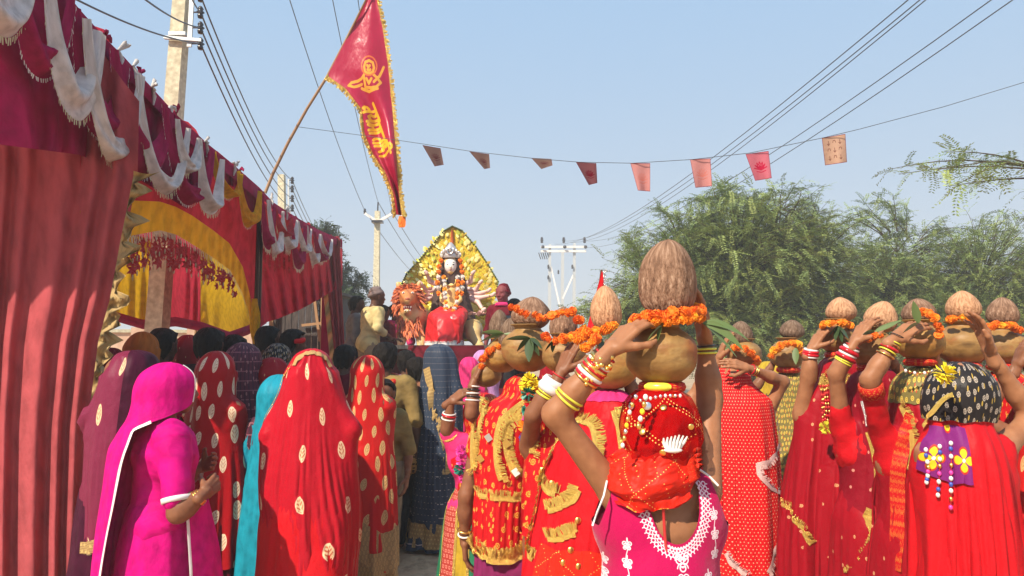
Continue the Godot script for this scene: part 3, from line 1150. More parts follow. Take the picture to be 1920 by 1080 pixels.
func tree(called: String, label: String, foot: Vector3, d: float, lobes: Array, sd: int, tips: Array) -> void:
	var r := RandomNumberGenerator.new()
	r.seed = sd * 97
	var round_leaf := called == "roadside_tree"
	var o := thing(called, label, "tree", foot)
	var px := d / FOCAL
	var wood := Geo.new()
	var twig := Geo.new()
	var xs: Array[Transform3D] = []
	var cs: Array[Color] = []
	var fork := Vector3(0, 0.7, 0)
	wood.tube(PackedVector3Array([Vector3(0, -0.1, 0), Vector3(0.06, 0.35, 0.03), fork]), [0.20, 0.16, 0.13], 9)
	var grow := func(from: Vector3, to: Vector3, r0: float, r1: float, geo: Geo) -> PackedVector3Array:
		var path := PackedVector3Array()
		var bow := Vector3(r.randf_range(-0.2, 0.2), r.randf_range(0.0, 0.35), r.randf_range(-0.2, 0.2)) * from.distance_to(to)
		var rr := []
		for k in 7:
			var t := k / 6.0
			path.append(from.lerp(to, t) + bow * sin(PI * t) * 0.5)
			rr.append(lerpf(r0, r1, t))
		geo.tube(path, rr, 5, false)
		return path
	var leafy := func(path: PackedVector3Array, from_t: float, count: int, deep: float) -> void:
		for k in count:
			var t := lerpf(from_t, 1.0, (k + r.randf()) / count)
			var s := t * (path.size() - 1)
			var i := mini(int(s), path.size() - 2)
			var q := path[i].lerp(path[i + 1], s - i)
			var along := (path[i + 1] - path[i]).normalized()
			var dir := (along * 0.6 + Vector3(r.randfn(), r.randfn() * 0.55 - 0.12, r.randfn()) * 0.75).normalized()
			var b := Basis.looking_at(-dir, Vector3(r.randf() - 0.5, 1, r.randf() - 0.5))
			var sc := r.randf_range(0.75, 1.35)
			xs.append(Transform3D(b.scaled(Vector3.ONE * sc), q))
			var warm := r.randf()
			var br := r.randf_range(0.75, 1.3)
			cs.append(Color(0.235 + 0.09 * warm, 0.335 + 0.04 * warm, 0.115 - 0.03 * warm) * br if not round_leaf else Color(0.075, 0.11, 0.04) * br)
	for lb in lobes:
		var c := P(lb[0], lb[1], d) - foot + Vector3(0, 0, r.randf_range(-0.5, 0.5) * d / 15.0)
		var rad := Vector3(lb[2] * px, lb[3] * px, minf(lb[2], 120.0) * px * 0.9)
		var limb: PackedVector3Array = grow.call(fork + Vector3(r.randf_range(-0.1, 0.1), 0, r.randf_range(-0.1, 0.1)), c, 0.075, 0.025, wood)
		var count := int(lb[4] * 230.0 * (rad.x * rad.y) / 0.9 / (d / 15.0)) if not round_leaf else 30
		for k in count:
			var dir := Vector3(r.randfn(), r.randfn(), r.randfn()).normalized()
			var q := c + dir * rad * pow(r.randf(), 0.45)
			if q.y + foot.y < 0.25:
				continue
			var from := limb[r.randi_range(3, 6)].lerp(q, r.randf_range(0.35, 0.7))
			var out := q + (dir * Vector3(1, 0.6, 1) + Vector3(0, 0.15, 0)).normalized() * r.randf_range(0.15, 0.5) + Vector3(0, -0.12, 0)
			var path: PackedVector3Array = grow.call(from, out, 0.008, 0.0025, twig)
			leafy.call(path, 0.25, r.randi_range(6, 10) if not round_leaf else 16, 0.0)
		for k in int(count * 0.12) + 1:
			var dir := Vector3(r.randfn(), r.randfn() * 0.7 + 0.3, r.randfn()).normalized()
			grow.call(limb[r.randi_range(3, 6)], c + dir * rad * 0.8, 0.022, 0.007, wood)
	for t in tips:
		var q := P(t[0], t[1], d) - foot
		var near: Array = lobes[0]
		for lb in lobes:
			if Vector2(lb[0] - t[0], lb[1] - t[1]).length() < Vector2(near[0] - t[0], near[1] - t[1]).length():
				near = lb
		var c := P(near[0], near[1], d) - foot
		var from := c.lerp(q, 0.35)
		for k in 3:
			var q2 := q + Vector3(r.randf_range(-0.5, 0.5), r.randf_range(-0.35, 0.02), r.randf_range(-0.5, 0.5)) if k else q
			var path: PackedVector3Array = grow.call(from, q2, 0.016, 0.003, twig)
			leafy.call(path, 0.3, 22, 0.0)
	part("trunk", wood.mesh(M.bark), o)
	stuff(part("twigs", twig.mesh(M.bark), o))
	for k in 3:
		var key := "%d_%s" % [k, round_leaf]
		if not sprays.has(key):
			sprays[key] = spray_mesh(k + 1, round_leaf)
		var mm := MultiMesh.new()
		mm.transform_format = MultiMesh.TRANSFORM_3D
		mm.use_colors = true
		mm.mesh = sprays[key]
		var pick := range(k, xs.size(), 3)
		mm.instance_count = pick.size()
		for j in pick.size():
			mm.set_instance_transform(j, xs[pick[j]])
			mm.set_instance_color(j, cs[pick[j]])
		var mi := MultiMeshInstance3D.new()
		mi.name = "crown" if k == 0 else "crown_%03d" % k
		mi.multimesh = mm
		stuff(mi)
		o.add_child(mi, true)


func wire(a: Vector3, b: Vector3, sag: float, r := 0.009) -> Geo:
	var path := PackedVector3Array()
	for k in 25:
		var t := k / 24.0
		path.append(a.lerp(b, t) - Vector3(0, sag * 4.0 * t * (1.0 - t), 0))
	var g := Geo.new()
	g.tube(path, [r], 5, false)
	return g


func bar(a: Vector3, b: Vector3, wd: float, dp: float, wd2 := -1.0) -> Geo:
	# a four-sided post or batten from a to b
	var g := Geo.new()
	var t := (b - a).normalized()
	var s := t.cross(Vector3(0, 0, 1)).normalized() if absf(t.z) < 0.9 else Vector3.RIGHT
	var u := s.cross(t).normalized()
	var e := wd2 if wd2 > 0.0 else wd
	var q: Array[Vector3] = []
	for k in 2:
		var c := b if k else a
		var ww := (e if k else wd) * 0.5
		var dd := dp * 0.5 * ((e if k else wd) / wd)
		for j in [[-1, -1], [1, -1], [1, 1], [-1, 1]]:
			q.append(c + s * ww * j[0] + u * dd * j[1])
	for k in 4:
		var j := (k + 1) % 4
		g.quad(q[k], q[j], q[4 + j], q[4 + k])
	g.quad(q[3], q[2], q[1], q[0])
	g.quad(q[4], q[5], q[6], q[7])
	return g


func insulator_geo(at: Vector3, axis: Vector3, s: float) -> Geo:
	var g := Geo.new()
	var prof := [Vector2(0.0, -0.09), Vector2(0.035, -0.09), Vector2(0.045, -0.05), Vector2(0.028, -0.03), Vector2(0.06, 0.0), Vector2(0.028, 0.025), Vector2(0.045, 0.05), Vector2(0.02, 0.09), Vector2(0.0, 0.09)]
	g.lathe(prof, 10)
	var out := Geo.new()
	var y := axis.normalized()
	var x := y.cross(Vector3(0.2, 0.3, 0.9)).normalized()
	out.join(g, Transform3D(Basis(x * s, y * s, x.cross(y) * s), at))
	return out


func poles() -> void:
	# the near concrete pole that rises through the tent
	var d := 7.6
	var foot := ground_at(283, d)
	var top := P(352, -140, d)
	var o := thing("utility_pole", "tall cream concrete pole rising behind the tent's edge, nearest of the poles", "utility pole", foot)
	part("pole_shaft", bar(Vector3(0, -0.1, 0), top - foot, 0.20, 0.2, 0.14).mesh(M.concrete, false), o)
	var ins: Array[Vector3] = []
	var bx := Geo.new()
	var arm := Geo.new()
	arm.join(bar(P(308, 70, d - 0.12) - foot, P(378, 76, d - 0.12) - foot, 0.035, 0.035))
	arm.join(bar(P(355, 88, d - 0.1) - foot, P(363, -60, d - 0.1) - foot, 0.05, 0.02))
	part("bracket", arm.mesh(M.galvanised, false), o)
	for y in [82.0, 52.0, 23.0, -8.0]:
		var q := P(376, y, d - 0.1)
		ins.append(q)
		part("insulator", insulator_geo(q - foot, Vector3.UP, 0.75).mesh(M.insulator), o)
		part("insulator_pin", bar(P(358, y, d - 0.1) - foot, q - foot, 0.012, 0.012).mesh(M.insulator, false), o)
	var collar := Geo.new()
	collar.box(P(340, 70, d) - foot, Vector3(0.19, 0.04, 0.22))
	part("clamp", collar.mesh(M.galvanised, false), o)
	# second pole down the road
	var d2 := 21.0
	var foot2 := ground_at(535, d2)
	o = thing("utility_pole", "second concrete pole down the road behind the red flag's staff", "utility pole", foot2)
	part("pole_shaft", bar(Vector3.ZERO, P(528, 328, d2) - foot2, 0.24, 0.22, 0.19).mesh(M.concrete, false), o)
	part("bracket", bar(P(541, 336, d2) - foot2, P(541, 396, d2) - foot2, 0.05, 0.03).mesh(M.galvanised, false), o)
	var ins2: Array[Vector3] = []
	for y in [390.0, 372.0, 354.0, 338.0]:
		var q := P(548, y, d2)
		ins2.append(q)
		part("insulator", insulator_geo(q - foot2, Vector3.UP, 1.2).mesh(M.insulator), o)
		part("insulator_pin", bar(P(540, y, d2) - foot2, q - foot2, 0.025, 0.025).mesh(M.insulator, false), o)
	var names := ["lowest", "second lowest", "second highest", "highest"]
	for k in 4:
		single("power_line", wire(ins[k], ins2[k], 0.35, 0.010).mesh(M.wire), "black wire sagging between the two cream poles, %s of four" % names[k], "wire", "wires between the roadside poles")
		var up: Array = [[150, -110], [330, -130], [500, -190], [560, -260]][k]
		single("power_line", wire(ins[k], P(up[0] - 200.0, up[1], 3.4), 0.1, 0.008).mesh(M.wire), "black wire running from the near pole out over the tent, %s of four" % names[k], "wire", "wires over the tent")
		single("power_line", wire(ins2[k], P(606 + k * 2, 470 - k * 5, 55), 0.4, 0.014).mesh(M.wire), "black wire running on from the second pole behind the far tent, %s of four" % names[k], "wire", "wires beyond the second pole")
	# third pole with a V crossarm
	var d3 := 28.0
	var foot3 := ground_at(704, d3)
	o = thing("utility_pole", "slim concrete pole with a white V crossarm beside the hanging flag tip", "utility pole", foot3)
	part("pole_shaft", bar(Vector3.ZERO, P(708, 396, d3) - foot3, 0.30, 0.28, 0.2).mesh(M.concrete, false), o)
	part("spike", bar(P(708, 400, d3) - foot3, P(709, 379, d3) - foot3, 0.05, 0.05).mesh(M.insulator, false), o)
	for s in [[684, 400], [735, 401]]:
		part("crossarm", bar(P(708, 416, d3 - 0.16) - foot3, P(s[0], s[1], d3 - 0.16) - foot3, 0.10, 0.08).mesh(M.white_trim, false), o)
		part("insulator", insulator_geo(P(s[0], s[1] - 4, d3 - 0.16) - foot3, Vector3.UP, 1.2).mesh(M.insulator), o)
	part("clamp", bar(P(698, 416, d3 - 0.17) - foot3, P(718, 416, d3 - 0.17) - foot3, 0.09, 0.36).mesh(M.insulator, false), o)
	single("power_line", wire(P(684, 395, d3), P(515, -90, 13.0), 0.3, 0.011).mesh(M.wire), "thin wire from the V crossarm's left end up past the flag staff", "wire")
	single("power_line", wire(P(709, 379, d3), P(608, -80, 13.0), 0.3, 0.010).mesh(M.wire), "thin wire from the top of the V crossarm pole up behind the red flag", "wire")
	single("power_line", wire(P(735, 396, d3), P(660, -80, 13.0), 0.3, 0.009).mesh(M.wire), "thin wire from the V crossarm's right end up behind the red flag", "wire")
	for k in 3:
		single("power_line", wire(P([684, 709, 735][k], [395, 379, 396][k], d3), P(800 + 12 * k, 530 - k * 8, 75), 0.5, 0.016).mesh(M.wire), "faint wire from the V crossarm pole down behind the golden backdrop, %s of three" % ["leftmost", "middle", "rightmost"][k], "wire", "faint wires behind the golden backdrop")
	# the far double pole
	var d4 := 46.0
	var foot4 := ground_at(1055, d4)
	o = thing("double_pole", "double white pole with crossarms and black insulators far down the road", "utility pole", foot4)
	for s in [[1031, 458], [1077, 456]]:
		var gq := ground_at(s[0] - 2.0, d4)
		part("pole_shaft", bar(gq - foot4, P(s[0], s[1], d4) - foot4, 0.22, 0.2, 0.17).mesh(M.galvanised, false), o)
	part("rear_pole", bar(ground_at(1053, d4 + 3) - foot4, P(1055, 468, d4 + 3) - foot4, 0.24, 0.2, 0.2).mesh(M.galvanised, false), o)
	for y in [463.0, 471.0]:
		part("crossarm", bar(P(1014, y, d4 - 0.2) - foot4, P(1099, y, d4 - 0.2) - foot4, 0.14, 0.1).mesh(M.white_trim, false), o)
	part("brace", bar(P(1033, 500, d4) - foot4, P(1053, 590, d4) - foot4, 0.1, 0.08).mesh(M.white_trim, false), o)
	part("brace", bar(P(1075, 515, d4) - foot4, P(1055, 560, d4) - foot4, 0.1, 0.08).mesh(M.white_trim, false), o)
	for s in [1016.0, 1057.0, 1096.0]:
		part("insulator", insulator_geo(P(s, 450, d4 - 0.2) - foot4, Vector3.UP, 2.2).mesh(M.insulator), o)
		part("insulator", insulator_geo(P(s + 2, 463, d4 - 0.4) - foot4, Vector3.FORWARD, 2.0).mesh(M.insulator), o)
	var bk := Geo.new()
	for k in 5:
		bk.join(bar(P(1010 + k * 4, 474, d4) - foot4, P(1014 + k * 4, 486, d4) - foot4, 0.06, 0.06))
	part("switch_rack", bk.mesh(M.wire, false), o)
	for s in [[1031, 500], [1031, 520], [1076, 500], [1050, 510]]:
		part("shackle", insulator_geo(P(s[0] - 3, s[1], d4 - 0.2) - foot4, Vector3.UP, 1.5).mesh(M.insulator), o)
	var ends := [[1792, -75, 8.0], [1812, -72, 8.2], [1832, -80, 8.4], [1900, -30, 8.6], [1920, -15, 8.8]]
	var rank := ["topmost", "second from the top", "middle", "second from the bottom", "bottommost"]
	for k in 5:
		var st := P([1040, 1058, 1070, 1096, 1096][k], [458, 452, 455, 452, 464][k], d4)
		single("power_line", wire(P(ends[k][0], ends[k][1], ends[k][2]), st, 0.9, 0.009).mesh(M.wire), "long black wire crossing the sky above the trees, %s of five" % rank[k], "wire", "wires over the trees")


func kiosk() -> void:
	# grey plank stall behind the far tent
	var o := thing("plank_stall", "grey weathered plank stall behind the far red tent cloth", "stall")
	var d := 13.5
	var x0 := P(512, 560, d)
	var x1 := P(622, 560, d)
	var top: float = P(560, 552, d).y
	var n := 9
	for k in n:
		var g := Geo.new()
		var wd := (x1.x - x0.x) / n
		g.box(Vector3(x0.x + (k + 0.5) * wd, top * 0.5, -d), Vector3(wd - 0.012, top - 0.02 * (k % 3), 0.03 + 0.006 * (k % 2)))
		part("plank", g.mesh(M.old_wood, false), o)
	for s in [[590, 562, 600, 640], [566, 610, 622, 604]]:
		part("batten", bar(P(s[0], s[1], d - 0.1), P(s[2], s[3], d - 0.1), 0.05, 0.04).mesh(M.bamboo, false), o)
	for s in [510.0, 606.0]:
		part("post", bar(ground_at(s, d - 0.15), P(s, 548, d - 0.15), 0.07, 0.07).mesh(M.bamboo, false), o)
	var g := Geo.new()
	g.box(Vector3((x0.x + x1.x) * 0.5, top + 0.05, -d - 0.7), Vector3(x1.x - x0.x + 0.2, 0.05, 1.7))
	part("roof", g.mesh(M.old_wood, false), o)
	g = Geo.new()
	for s in [x0.x, x1.x]:
		g.box(Vector3(s, top * 0.5, -d - 0.75), Vector3(0.03, top - 0.03, 1.45))
	part("side_wall", g.mesh(M.old_wood, false), o)


func bunting() -> void:
	var o := thing("bunting", "string of small faded pink and red cloth flags across the sky", "bunting")
	var line := [[560, 238, 7.4], [740, 262, 6.9], [800, 271, 6.7], [885, 284, 6.5], [1000, 297, 6.3], [1085, 304, 6.2], [1185, 306, 6.1], [1298, 299, 6.0], [1405, 287, 5.9], [1545, 258, 5.8], [1612, 242, 5.75], [1770, 200, 5.6], [2000, 130, 5.4]]
	var path := PackedVector3Array()
	for q in line:
		path.append(P(q[0], q[1], q[2]))
	var g := Geo.new()
	g.tube(path, [0.0028], 5)
	part("string", g.mesh(M.wire), o)
	# corners of each flag: top left, top right, bottom right, bottom left
	var flags := [
		[792, 272, 826, 278, 832, 309, 815, 312, 6.7], [880, 284, 917, 289, 919, 315, 908, 317, 6.5], [996, 296, 1034, 298, 1036, 310, 1015, 317, 6.3], [1080, 304, 1118, 306, 1120, 343, 1104, 347, 6.2],
		[1182, 306, 1219, 306, 1219, 359, 1196, 357, 6.1], [1294, 299, 1332, 297, 1335, 349, 1304, 352, 6.0], [1398, 289, 1441, 283, 1447, 334, 1416, 339, 5.9], [1541, 259, 1585, 251, 1588, 304, 1547, 310, 5.8]]
	var looks := [0, 0, 0, 1, 2, 2, 3, 4]
	var mats: Array[Material] = []
	var cols := [lin(0.42, 0.26, 0.22), lin(0.50, 0.17, 0.19), lin(0.72, 0.30, 0.28), lin(0.72, 0.18, 0.24), lin(0.66, 0.40, 0.28)]
	var prints := [Color(0.52, 0.25, 0.28), Color(0.62, 0.08, 0.2), Color(0.88, 0.50, 0.45), Color(0.82, 0.1, 0.28), Color(0.55, 0.36, 0.3)]
	for k in 5:
		var m := fabric("bunting_%d" % k, cols[k], 1.0, null, 0.8, 512)
		var im := Image.create(512, 512, false, Image.FORMAT_RGBA8)
		im.fill(cols[k])
		var col: Color = prints[k]
		for e in [[0, 0, 512, 10], [0, 502, 512, 10], [0, 0, 10, 512], [502, 0, 10, 512]]:
			im.fill_rect(Rect2i(e[0], e[1], e[2], e[3]), Color(0.6, 0.2, 0.25))
		if k < 4:
			for j in 7:
				var w := (j - 3) * 0.42
				var pet := []
				for t in 13:
					var s := t / 12.0
					pet.append(Vector2(256 + sin(w) * 170.0 * s + cos(w) * 26.0 * sin(PI * s), 330 - cos(w) * 150.0 * s))
				for t in 13:
					var s := 1.0 - t / 12.0
					pet.append(Vector2(256 + sin(w) * 170.0 * s - cos(w) * 26.0 * sin(PI * s), 330 - cos(w) * 150.0 * s))
				stroke(im, pet, 11 if k % 2 else 6, col)
			stroke(im, [Vector2(130, 350), Vector2(256, 376), Vector2(382, 350)], 8, col)
		else:
			for y in 3:
				for x in 3:
					var c := Vector2(130 + x * 126, 120 + y * 140)
					stroke(im, [c + Vector2(-30, 0), c + Vector2(-20, -38), c + Vector2(20, -38), c + Vector2(30, 0)] if (x + y) % 2 else [c + Vector2(0, -40), c + Vector2(0, 40), c + Vector2(-25, 10), c + Vector2(0, 40), c + Vector2(25, 10)], 7, col)
		im.blend_rect(grain, Rect2i(0, 0, 512, 512), Vector2i.ZERO)
		m.albedo_texture = ImageTexture.create_from_image(im)
		m.backlight = Color(0.7, 0.7, 0.7)
		mats.append(m)
	for k in flags.size():
		var f: Array = flags[k]
		var pts := PackedVector3Array()
		for y in 9:
			var v := y / 8.0
			for x in 9:
				var u := x / 8.0
				var e := Vector2(f[0], f[1]).lerp(Vector2(f[2], f[3]), u).lerp(Vector2(f[6], f[7]).lerp(Vector2(f[4], f[5]), u), v)
				pts.append(P(e.x, e.y, f[8] + 0.03 * sin(u * 6.0 + k) * v + (0.16 * v * (1.0 if k < 4 else 0.3))))
		g = Geo.new()
		g.grid(pts, 9, 9)
		part("pennant", g.mesh(mats[looks[k]]), o)


const LETTERS := {
	"ja": [[[0.72, 0.0], [0.72, 1.0]], [[0.72, 0.5], [0.4, 0.5], [0.2, 0.58], [0.14, 0.75], [0.28, 0.9], [0.42, 0.8]]],
	"ya": [[[0.75, 0.0], [0.75, 1.0]], [[0.1, 0.12], [0.28, 0.2], [0.28, 0.36], [0.14, 0.5], [0.3, 0.72], [0.75, 0.66]]],
	"ma": [[[0.78, 0.0], [0.78, 1.0]], [[0.24, 0.0], [0.24, 0.66], [0.12, 0.76], [0.2, 0.88], [0.34, 0.78], [0.24, 0.62], [0.78, 0.62]]],
	"aa": [[[0.4, 0.0], [0.4, 1.0]]],
	"ta": [[[0.75, 0.0], [0.75, 1.0]], [[0.75, 0.42], [0.42, 0.42], [0.22, 0.58], [0.26, 0.8], [0.42, 0.94]]],
	"da": [[[0.48, 0.0], [0.48, 0.24], [0.24, 0.34], [0.18, 0.54], [0.34, 0.68], [0.54, 0.6], [0.5, 0.5], [0.42, 0.64], [0.62, 0.96]]],
	"ii": [[[0.4, 0.0], [0.4, 1.0]], [[0.4, 0.0], [0.3, -0.24], [0.04, -0.3], [-0.24, -0.18], [-0.3, 0.0]]]}


func red_flag() -> void:
	var o := thing("prayer_flag", "tall crimson pennant with gold lettering hanging from a bent bamboo staff", "flag")
	var d := 7.1
	var staff := PackedVector3Array()
	for q in [[497, 362, 7.5], [512, 325, 7.45], [540, 268, 7.38], [575, 205, 7.3], [612, 146, 7.2], [650, 72, 7.12], [693, -14, 7.05]]:
		staff.append(P(q[0], q[1], q[2]))
	var g := Geo.new()
	g.tube(staff, [0.017, 0.017, 0.016, 0.015, 0.014, 0.012, 0.009], 8)
	part("staff", g.mesh(M.bamboo), o)
	# the cloth: edges read from top to tip
	var L := [[691, -8], [655, 62], [614, 142], [648, 166], [678, 205], [683, 250], [700, 290], [722, 325], [738, 365], [742, 402]]
	var R := [[705, -8], [717, 50], [727, 118], [733, 180], [738, 232], [742, 280], [745, 320], [747, 350], [750, 380], [754, 404]]
	var im := Image.create(512, 1024, false, Image.FORMAT_RGBA8)
	im.fill(lin(0.46, 0.003, 0.045))
	var gold := Color(0.94, 0.68, 0.22)
	# woman's bust with a halo and raised hand, loosely printed in gold
	var fc := Vector2(268, 318)
	var fig := [[[0, -70], [-28, -60], [-38, -30], [-30, 0], [0, 12], [30, 0], [38, -30], [28, -60], [0, -70]], [[-14, -40], [-4, -30], [6, -40]], [[-10, -14], [0, -8], [10, -14]], [[-30, 8], [-60, 40], [-90, 52], [-140, 62], [-160, 84], [-120, 90], [-60, 72]], [[-40, 30], [-30, 90], [20, 96], [60, 90], [90, 60], [60, 30], [30, 12]], [[40, 60], [80, 20], [110, -40]], [[-20, 40], [0, 70], [20, 40]], [[-60, 96], [0, 116], [70, 100]]]
	for s in fig:
		var pp := []
		for q in s:
			pp.append(fc + Vector2(q[0], q[1]) * 0.78)
		stroke(im, pp, 7, gold)
	var halo := []
	for k in 25:
		halo.append(fc + Vector2(0, -30) + Vector2(cos(k * TAU / 24), sin(k * TAU / 24)) * Vector2(46, 46))
	stroke(im, halo, 4, Color(0.9, 0.45, 0.2))
	stroke(im, [Vector2(400, 420), Vector2(440, 470), Vector2(430, 540)], 6, gold)
	# the lettering runs down the cloth
	var words := [[["ja", "ya"], Vector2(0.86, 1.79)], [["ma", "aa", "ta", "aa"], Vector2(0.95, 2.10)], [["da", "ii"], Vector2(1.145, 2.53)]]
	for w in words:
		var x := 0.0
		# written down the cloth: along and below the headline, in decimetre-like units of 0.1 of its size
		var along := Vector2(0.36, 0.93)
		var below := Vector2(-0.93, 0.36)
		var to := func(q: Vector2) -> Vector2:
			var e: Vector2 = w[1] * 0.575 + along * q.x * 0.098 + below * q.y * 0.125
			return Vector2(e.x / 0.875 * 512.0, e.y / 2.275 * 1024.0)
		for l in w[0]:
			var adv := 0.55 if l in ["aa", "ii"] else 0.98
			for s in LETTERS[l]:
				var pp := []
				for q in s:
					pp.append(to.call(Vector2(q[0] + x - (0.25 if l in ["aa", "ii"] else 0.0), q[1])))
				stroke(im, pp, 7.0, Color(0.96, 0.76, 0.16))
			x += adv
		stroke(im, [to.call(Vector2(-0.05, 0)), to.call(Vector2(x, 0))], 7.0, Color(0.96, 0.76, 0.16))
	im.blend_rect(grain, Rect2i(0, 0, 512, 512), Vector2i.ZERO)
	im.blend_rect(grain, Rect2i(0, 0, 512, 512), Vector2i(0, 512))
	var m := mat("flag_satin", Color.WHITE, 0.34)
	m.albedo_texture = ImageTexture.create_from_image(im)
	m.normal_enabled = true
	m.normal_texture = crumple
	m.normal_scale = 0.25
	m.backlight_enabled = true
	m.backlight = Color(0.35, 0.35, 0.35)
	var nu := 26
	var nv := 70
	var pts := PackedVector3Array()
	var uvs := PackedVector2Array()
	var edge := func(E: Array, v: float) -> Vector2:
		var s := v * (E.size() - 1)
		var i := mini(int(s), E.size() - 2)
		var a := Vector2(E[i][0], E[i][1])
		var b := Vector2(E[i + 1][0], E[i + 1][1])
		return a.lerp(b, s - i)
	var dep := func(u: float, v: float) -> float:
		var deep := 0.02 + 0.11 * smoothstep(0.1, 0.6, v)
		return d + 0.10 * v + deep * (sin(u * 9.0 - v * 5.0) * 0.5 + sin(u * 4.0 + v * 11.0 + 1.0) * 0.4) * (0.4 + u * 0.8)
	for y in nv:
		var v := y / (nv - 1.0)
		var a: Vector2 = edge.call(L, v)
		var b: Vector2 = edge.call(R, v)
		for x in nu:
			var u := x / (nu - 1.0)
			var e := a.lerp(b, u)
			pts.append(P(e.x, e.y, dep.call(u, v)))
			# the print lies on the cloth's own plane, in metres across and down
			uvs.append(Vector2((pts[-1].x + 1.97) / 0.875, (5.15 - pts[-1].y) / 2.275))
	g = Geo.new()
	g.grid(pts, nu, nv, uvs)
	part("flag_cloth", g.mesh(m), o)
	# tinsel fringe down both edges
	var r := RandomNumberGenerator.new()
	r.seed = 4
	g = Geo.new()
	for side in 2:
		for k in 260:
			var v := lerpf(0.22 if side == 0 else 0.0, 1.0, k / 259.0)
			var e: Vector2 = edge.call(L if side == 0 else R, v)
			var q := P(e.x, e.y, dep.call(float(side), v))
			var out := Vector3(-0.4 if side == 0 else 1.0, -0.6 if side == 0 else r.randf_range(-0.7, 0.4), r.randf_range(-0.4, 0.4)).normalized()
			var sd := out.cross(Vector3(r.randf() - 0.5, r.randf() - 0.5, 1)).normalized() * 0.009
			var len := r.randf_range(0.025, 0.055)
			g.quad(q - sd, q + sd, q + out * len + sd, q + out * len - sd)
	stuff(part("fringe", g.mesh(M.gold_tinsel, false), o))
	g = Geo.new()
	for k in 26:
		var q := P(750 + r.randf_range(-4, 6), 404 + r.randf_range(0, 15), d + 0.1)
		g.quad(q, q + Vector3(0.03, r.randf_range(-0.02, 0.02), 0.01), q + Vector3(0.03, -0.05, 0.02), q + Vector3(0.0, -0.05, 0))
	part("tip_tassel", g.mesh(M.marigold_deep, false), o)


# ---------------------------------------------------------------- the decorated tents
func ray(px: float, py: float) -> Vector3:
	var r := cam_basis * Vector3((px - 960.0) / FOCAL, (540.0 - py) / FOCAL, -1.0)
	return r / -r.z


# the tents' front side is an upright plane beside the road; the back side runs parallel, further in
func front(px: float, py: float, inward := 0.0) -> Vector3:
	var k := ray(px, py)
	return Vector3(0, EYE, 0) + k * ((-2.163 - inward) / (k.x + 0.07))


var eaves := [[-160, -420], [0, -160], [80, -70], [148, 16], [200, 74], [232, 106], [290, 170], [330, 214], [390, 270], [430, 302], [487, 352], [512, 379], [560, 410], [600, 432], [642, 450]]


func eave(px: float) -> float:
	for k in eaves.size() - 1:
		if px <= eaves[k + 1][0]:
			return lerpf(eaves[k][1], eaves[k + 1][1], (px - eaves[k][0]) / (eaves[k + 1][0] - eaves[k][0]))
	return eaves[-1][1]


func panel(px0: float, px1: float, top: Callable, low: Callable, nu: int, nv: int, shape: Callable) -> Geo:
	# cloth between two lines drawn on the front plane; shape(u, v) is how far it stands in from that plane
	var pts := PackedVector3Array()
	var uvs := PackedVector2Array()
	var d0 := 1.0 / (px0 - 869.0)
	var d1 := 1.0 / (px1 - 869.0)
	for y in nv:
		var v := y / (nv - 1.0)
		for x in nu:
			var u := x / (nu - 1.0)
			var px := 869.0 + 1.0 / lerpf(d0, d1, u)
			var q := front(px, lerpf(top.call(px), low.call(px), v), shape.call(u, v))
			pts.append(q)
			uvs.append(Vector2(-q.z, -q.y))
	var g := Geo.new()
	g.grid(pts, nu, nv, uvs)
	return g


func swag_geo(pa: float, pb: float, py: float, thick: float, lift: float, sd: float) -> Array:
	# a strip of cloth looped between two points of the eave; [cloth, lower edge]
	var a := front(pa, eave(pa) + 8.0, -lift)
	var b := front(pb, eave(pb) + 8.0, -lift)
	var pm := 869.0 + 2.0 / (1.0 / (pa - 869.0) + 1.0 / (pb - 869.0))
	var drop: float = (a.y + b.y) * 0.5 - front(pm, py, -lift).y
	var pts := PackedVector3Array()
	var edge := PackedVector3Array()
	var nu := 44
	var nv := 12
	var wd := thick * drop * 0.62
	for y in nv:
		var w := y / (nv - 1.0)
		for x in nu:
			var u := x / (nu - 1.0)
			var at := func(t: float) -> Vector2:
				return Vector2((t - 0.5) * (1.0 - 0.05 * sin(PI * t)), -pow(maxf(1.0 - pow(absf(2.0 * t - 1.0), 2.3), 0.0), 0.8) * (drop - wd * 0.5))
			var c: Vector2 = at.call(u)
			var run := a.distance_to(b)
			var t2: Vector2 = ((at.call(minf(u + 0.02, 1.0)) as Vector2) - (at.call(maxf(u - 0.02, 0.0)) as Vector2)) * Vector2(run, 1)
			var nrm := Vector2(t2.y, -t2.x).normalized()
			var fall := sin(PI * u)
			var off := nrm * (w - 0.5) * wd * (0.45 + 0.55 * fall)
			var q := a.lerp(b, 0.5 + c.x + off.x / run)
			q.y += c.y + off.y
			var fold := sin(w * 11.0 + sd + 2.0 * sin(u * 4.0 + sd)) * 0.012 + nz.get_noise_3d(u * 130.0, w * 160.0, sd * 70.0) * 0.022
			q.x += (0.05 * sin(PI * w) + fold) * (0.5 + fall)
			q.y += nz.get_noise_3d(u * 130.0, w * 40.0, sd * 70.0 + 50.0) * 0.02
			pts.append(q)
			if y == nv - 1:
				edge.append(q)
	var g := Geo.new()
	g.grid(pts, nu, nv)
	for k in g.uv.size():
		g.uv[k] *= Vector2(1.6, 0.5)
	return [g, edge]


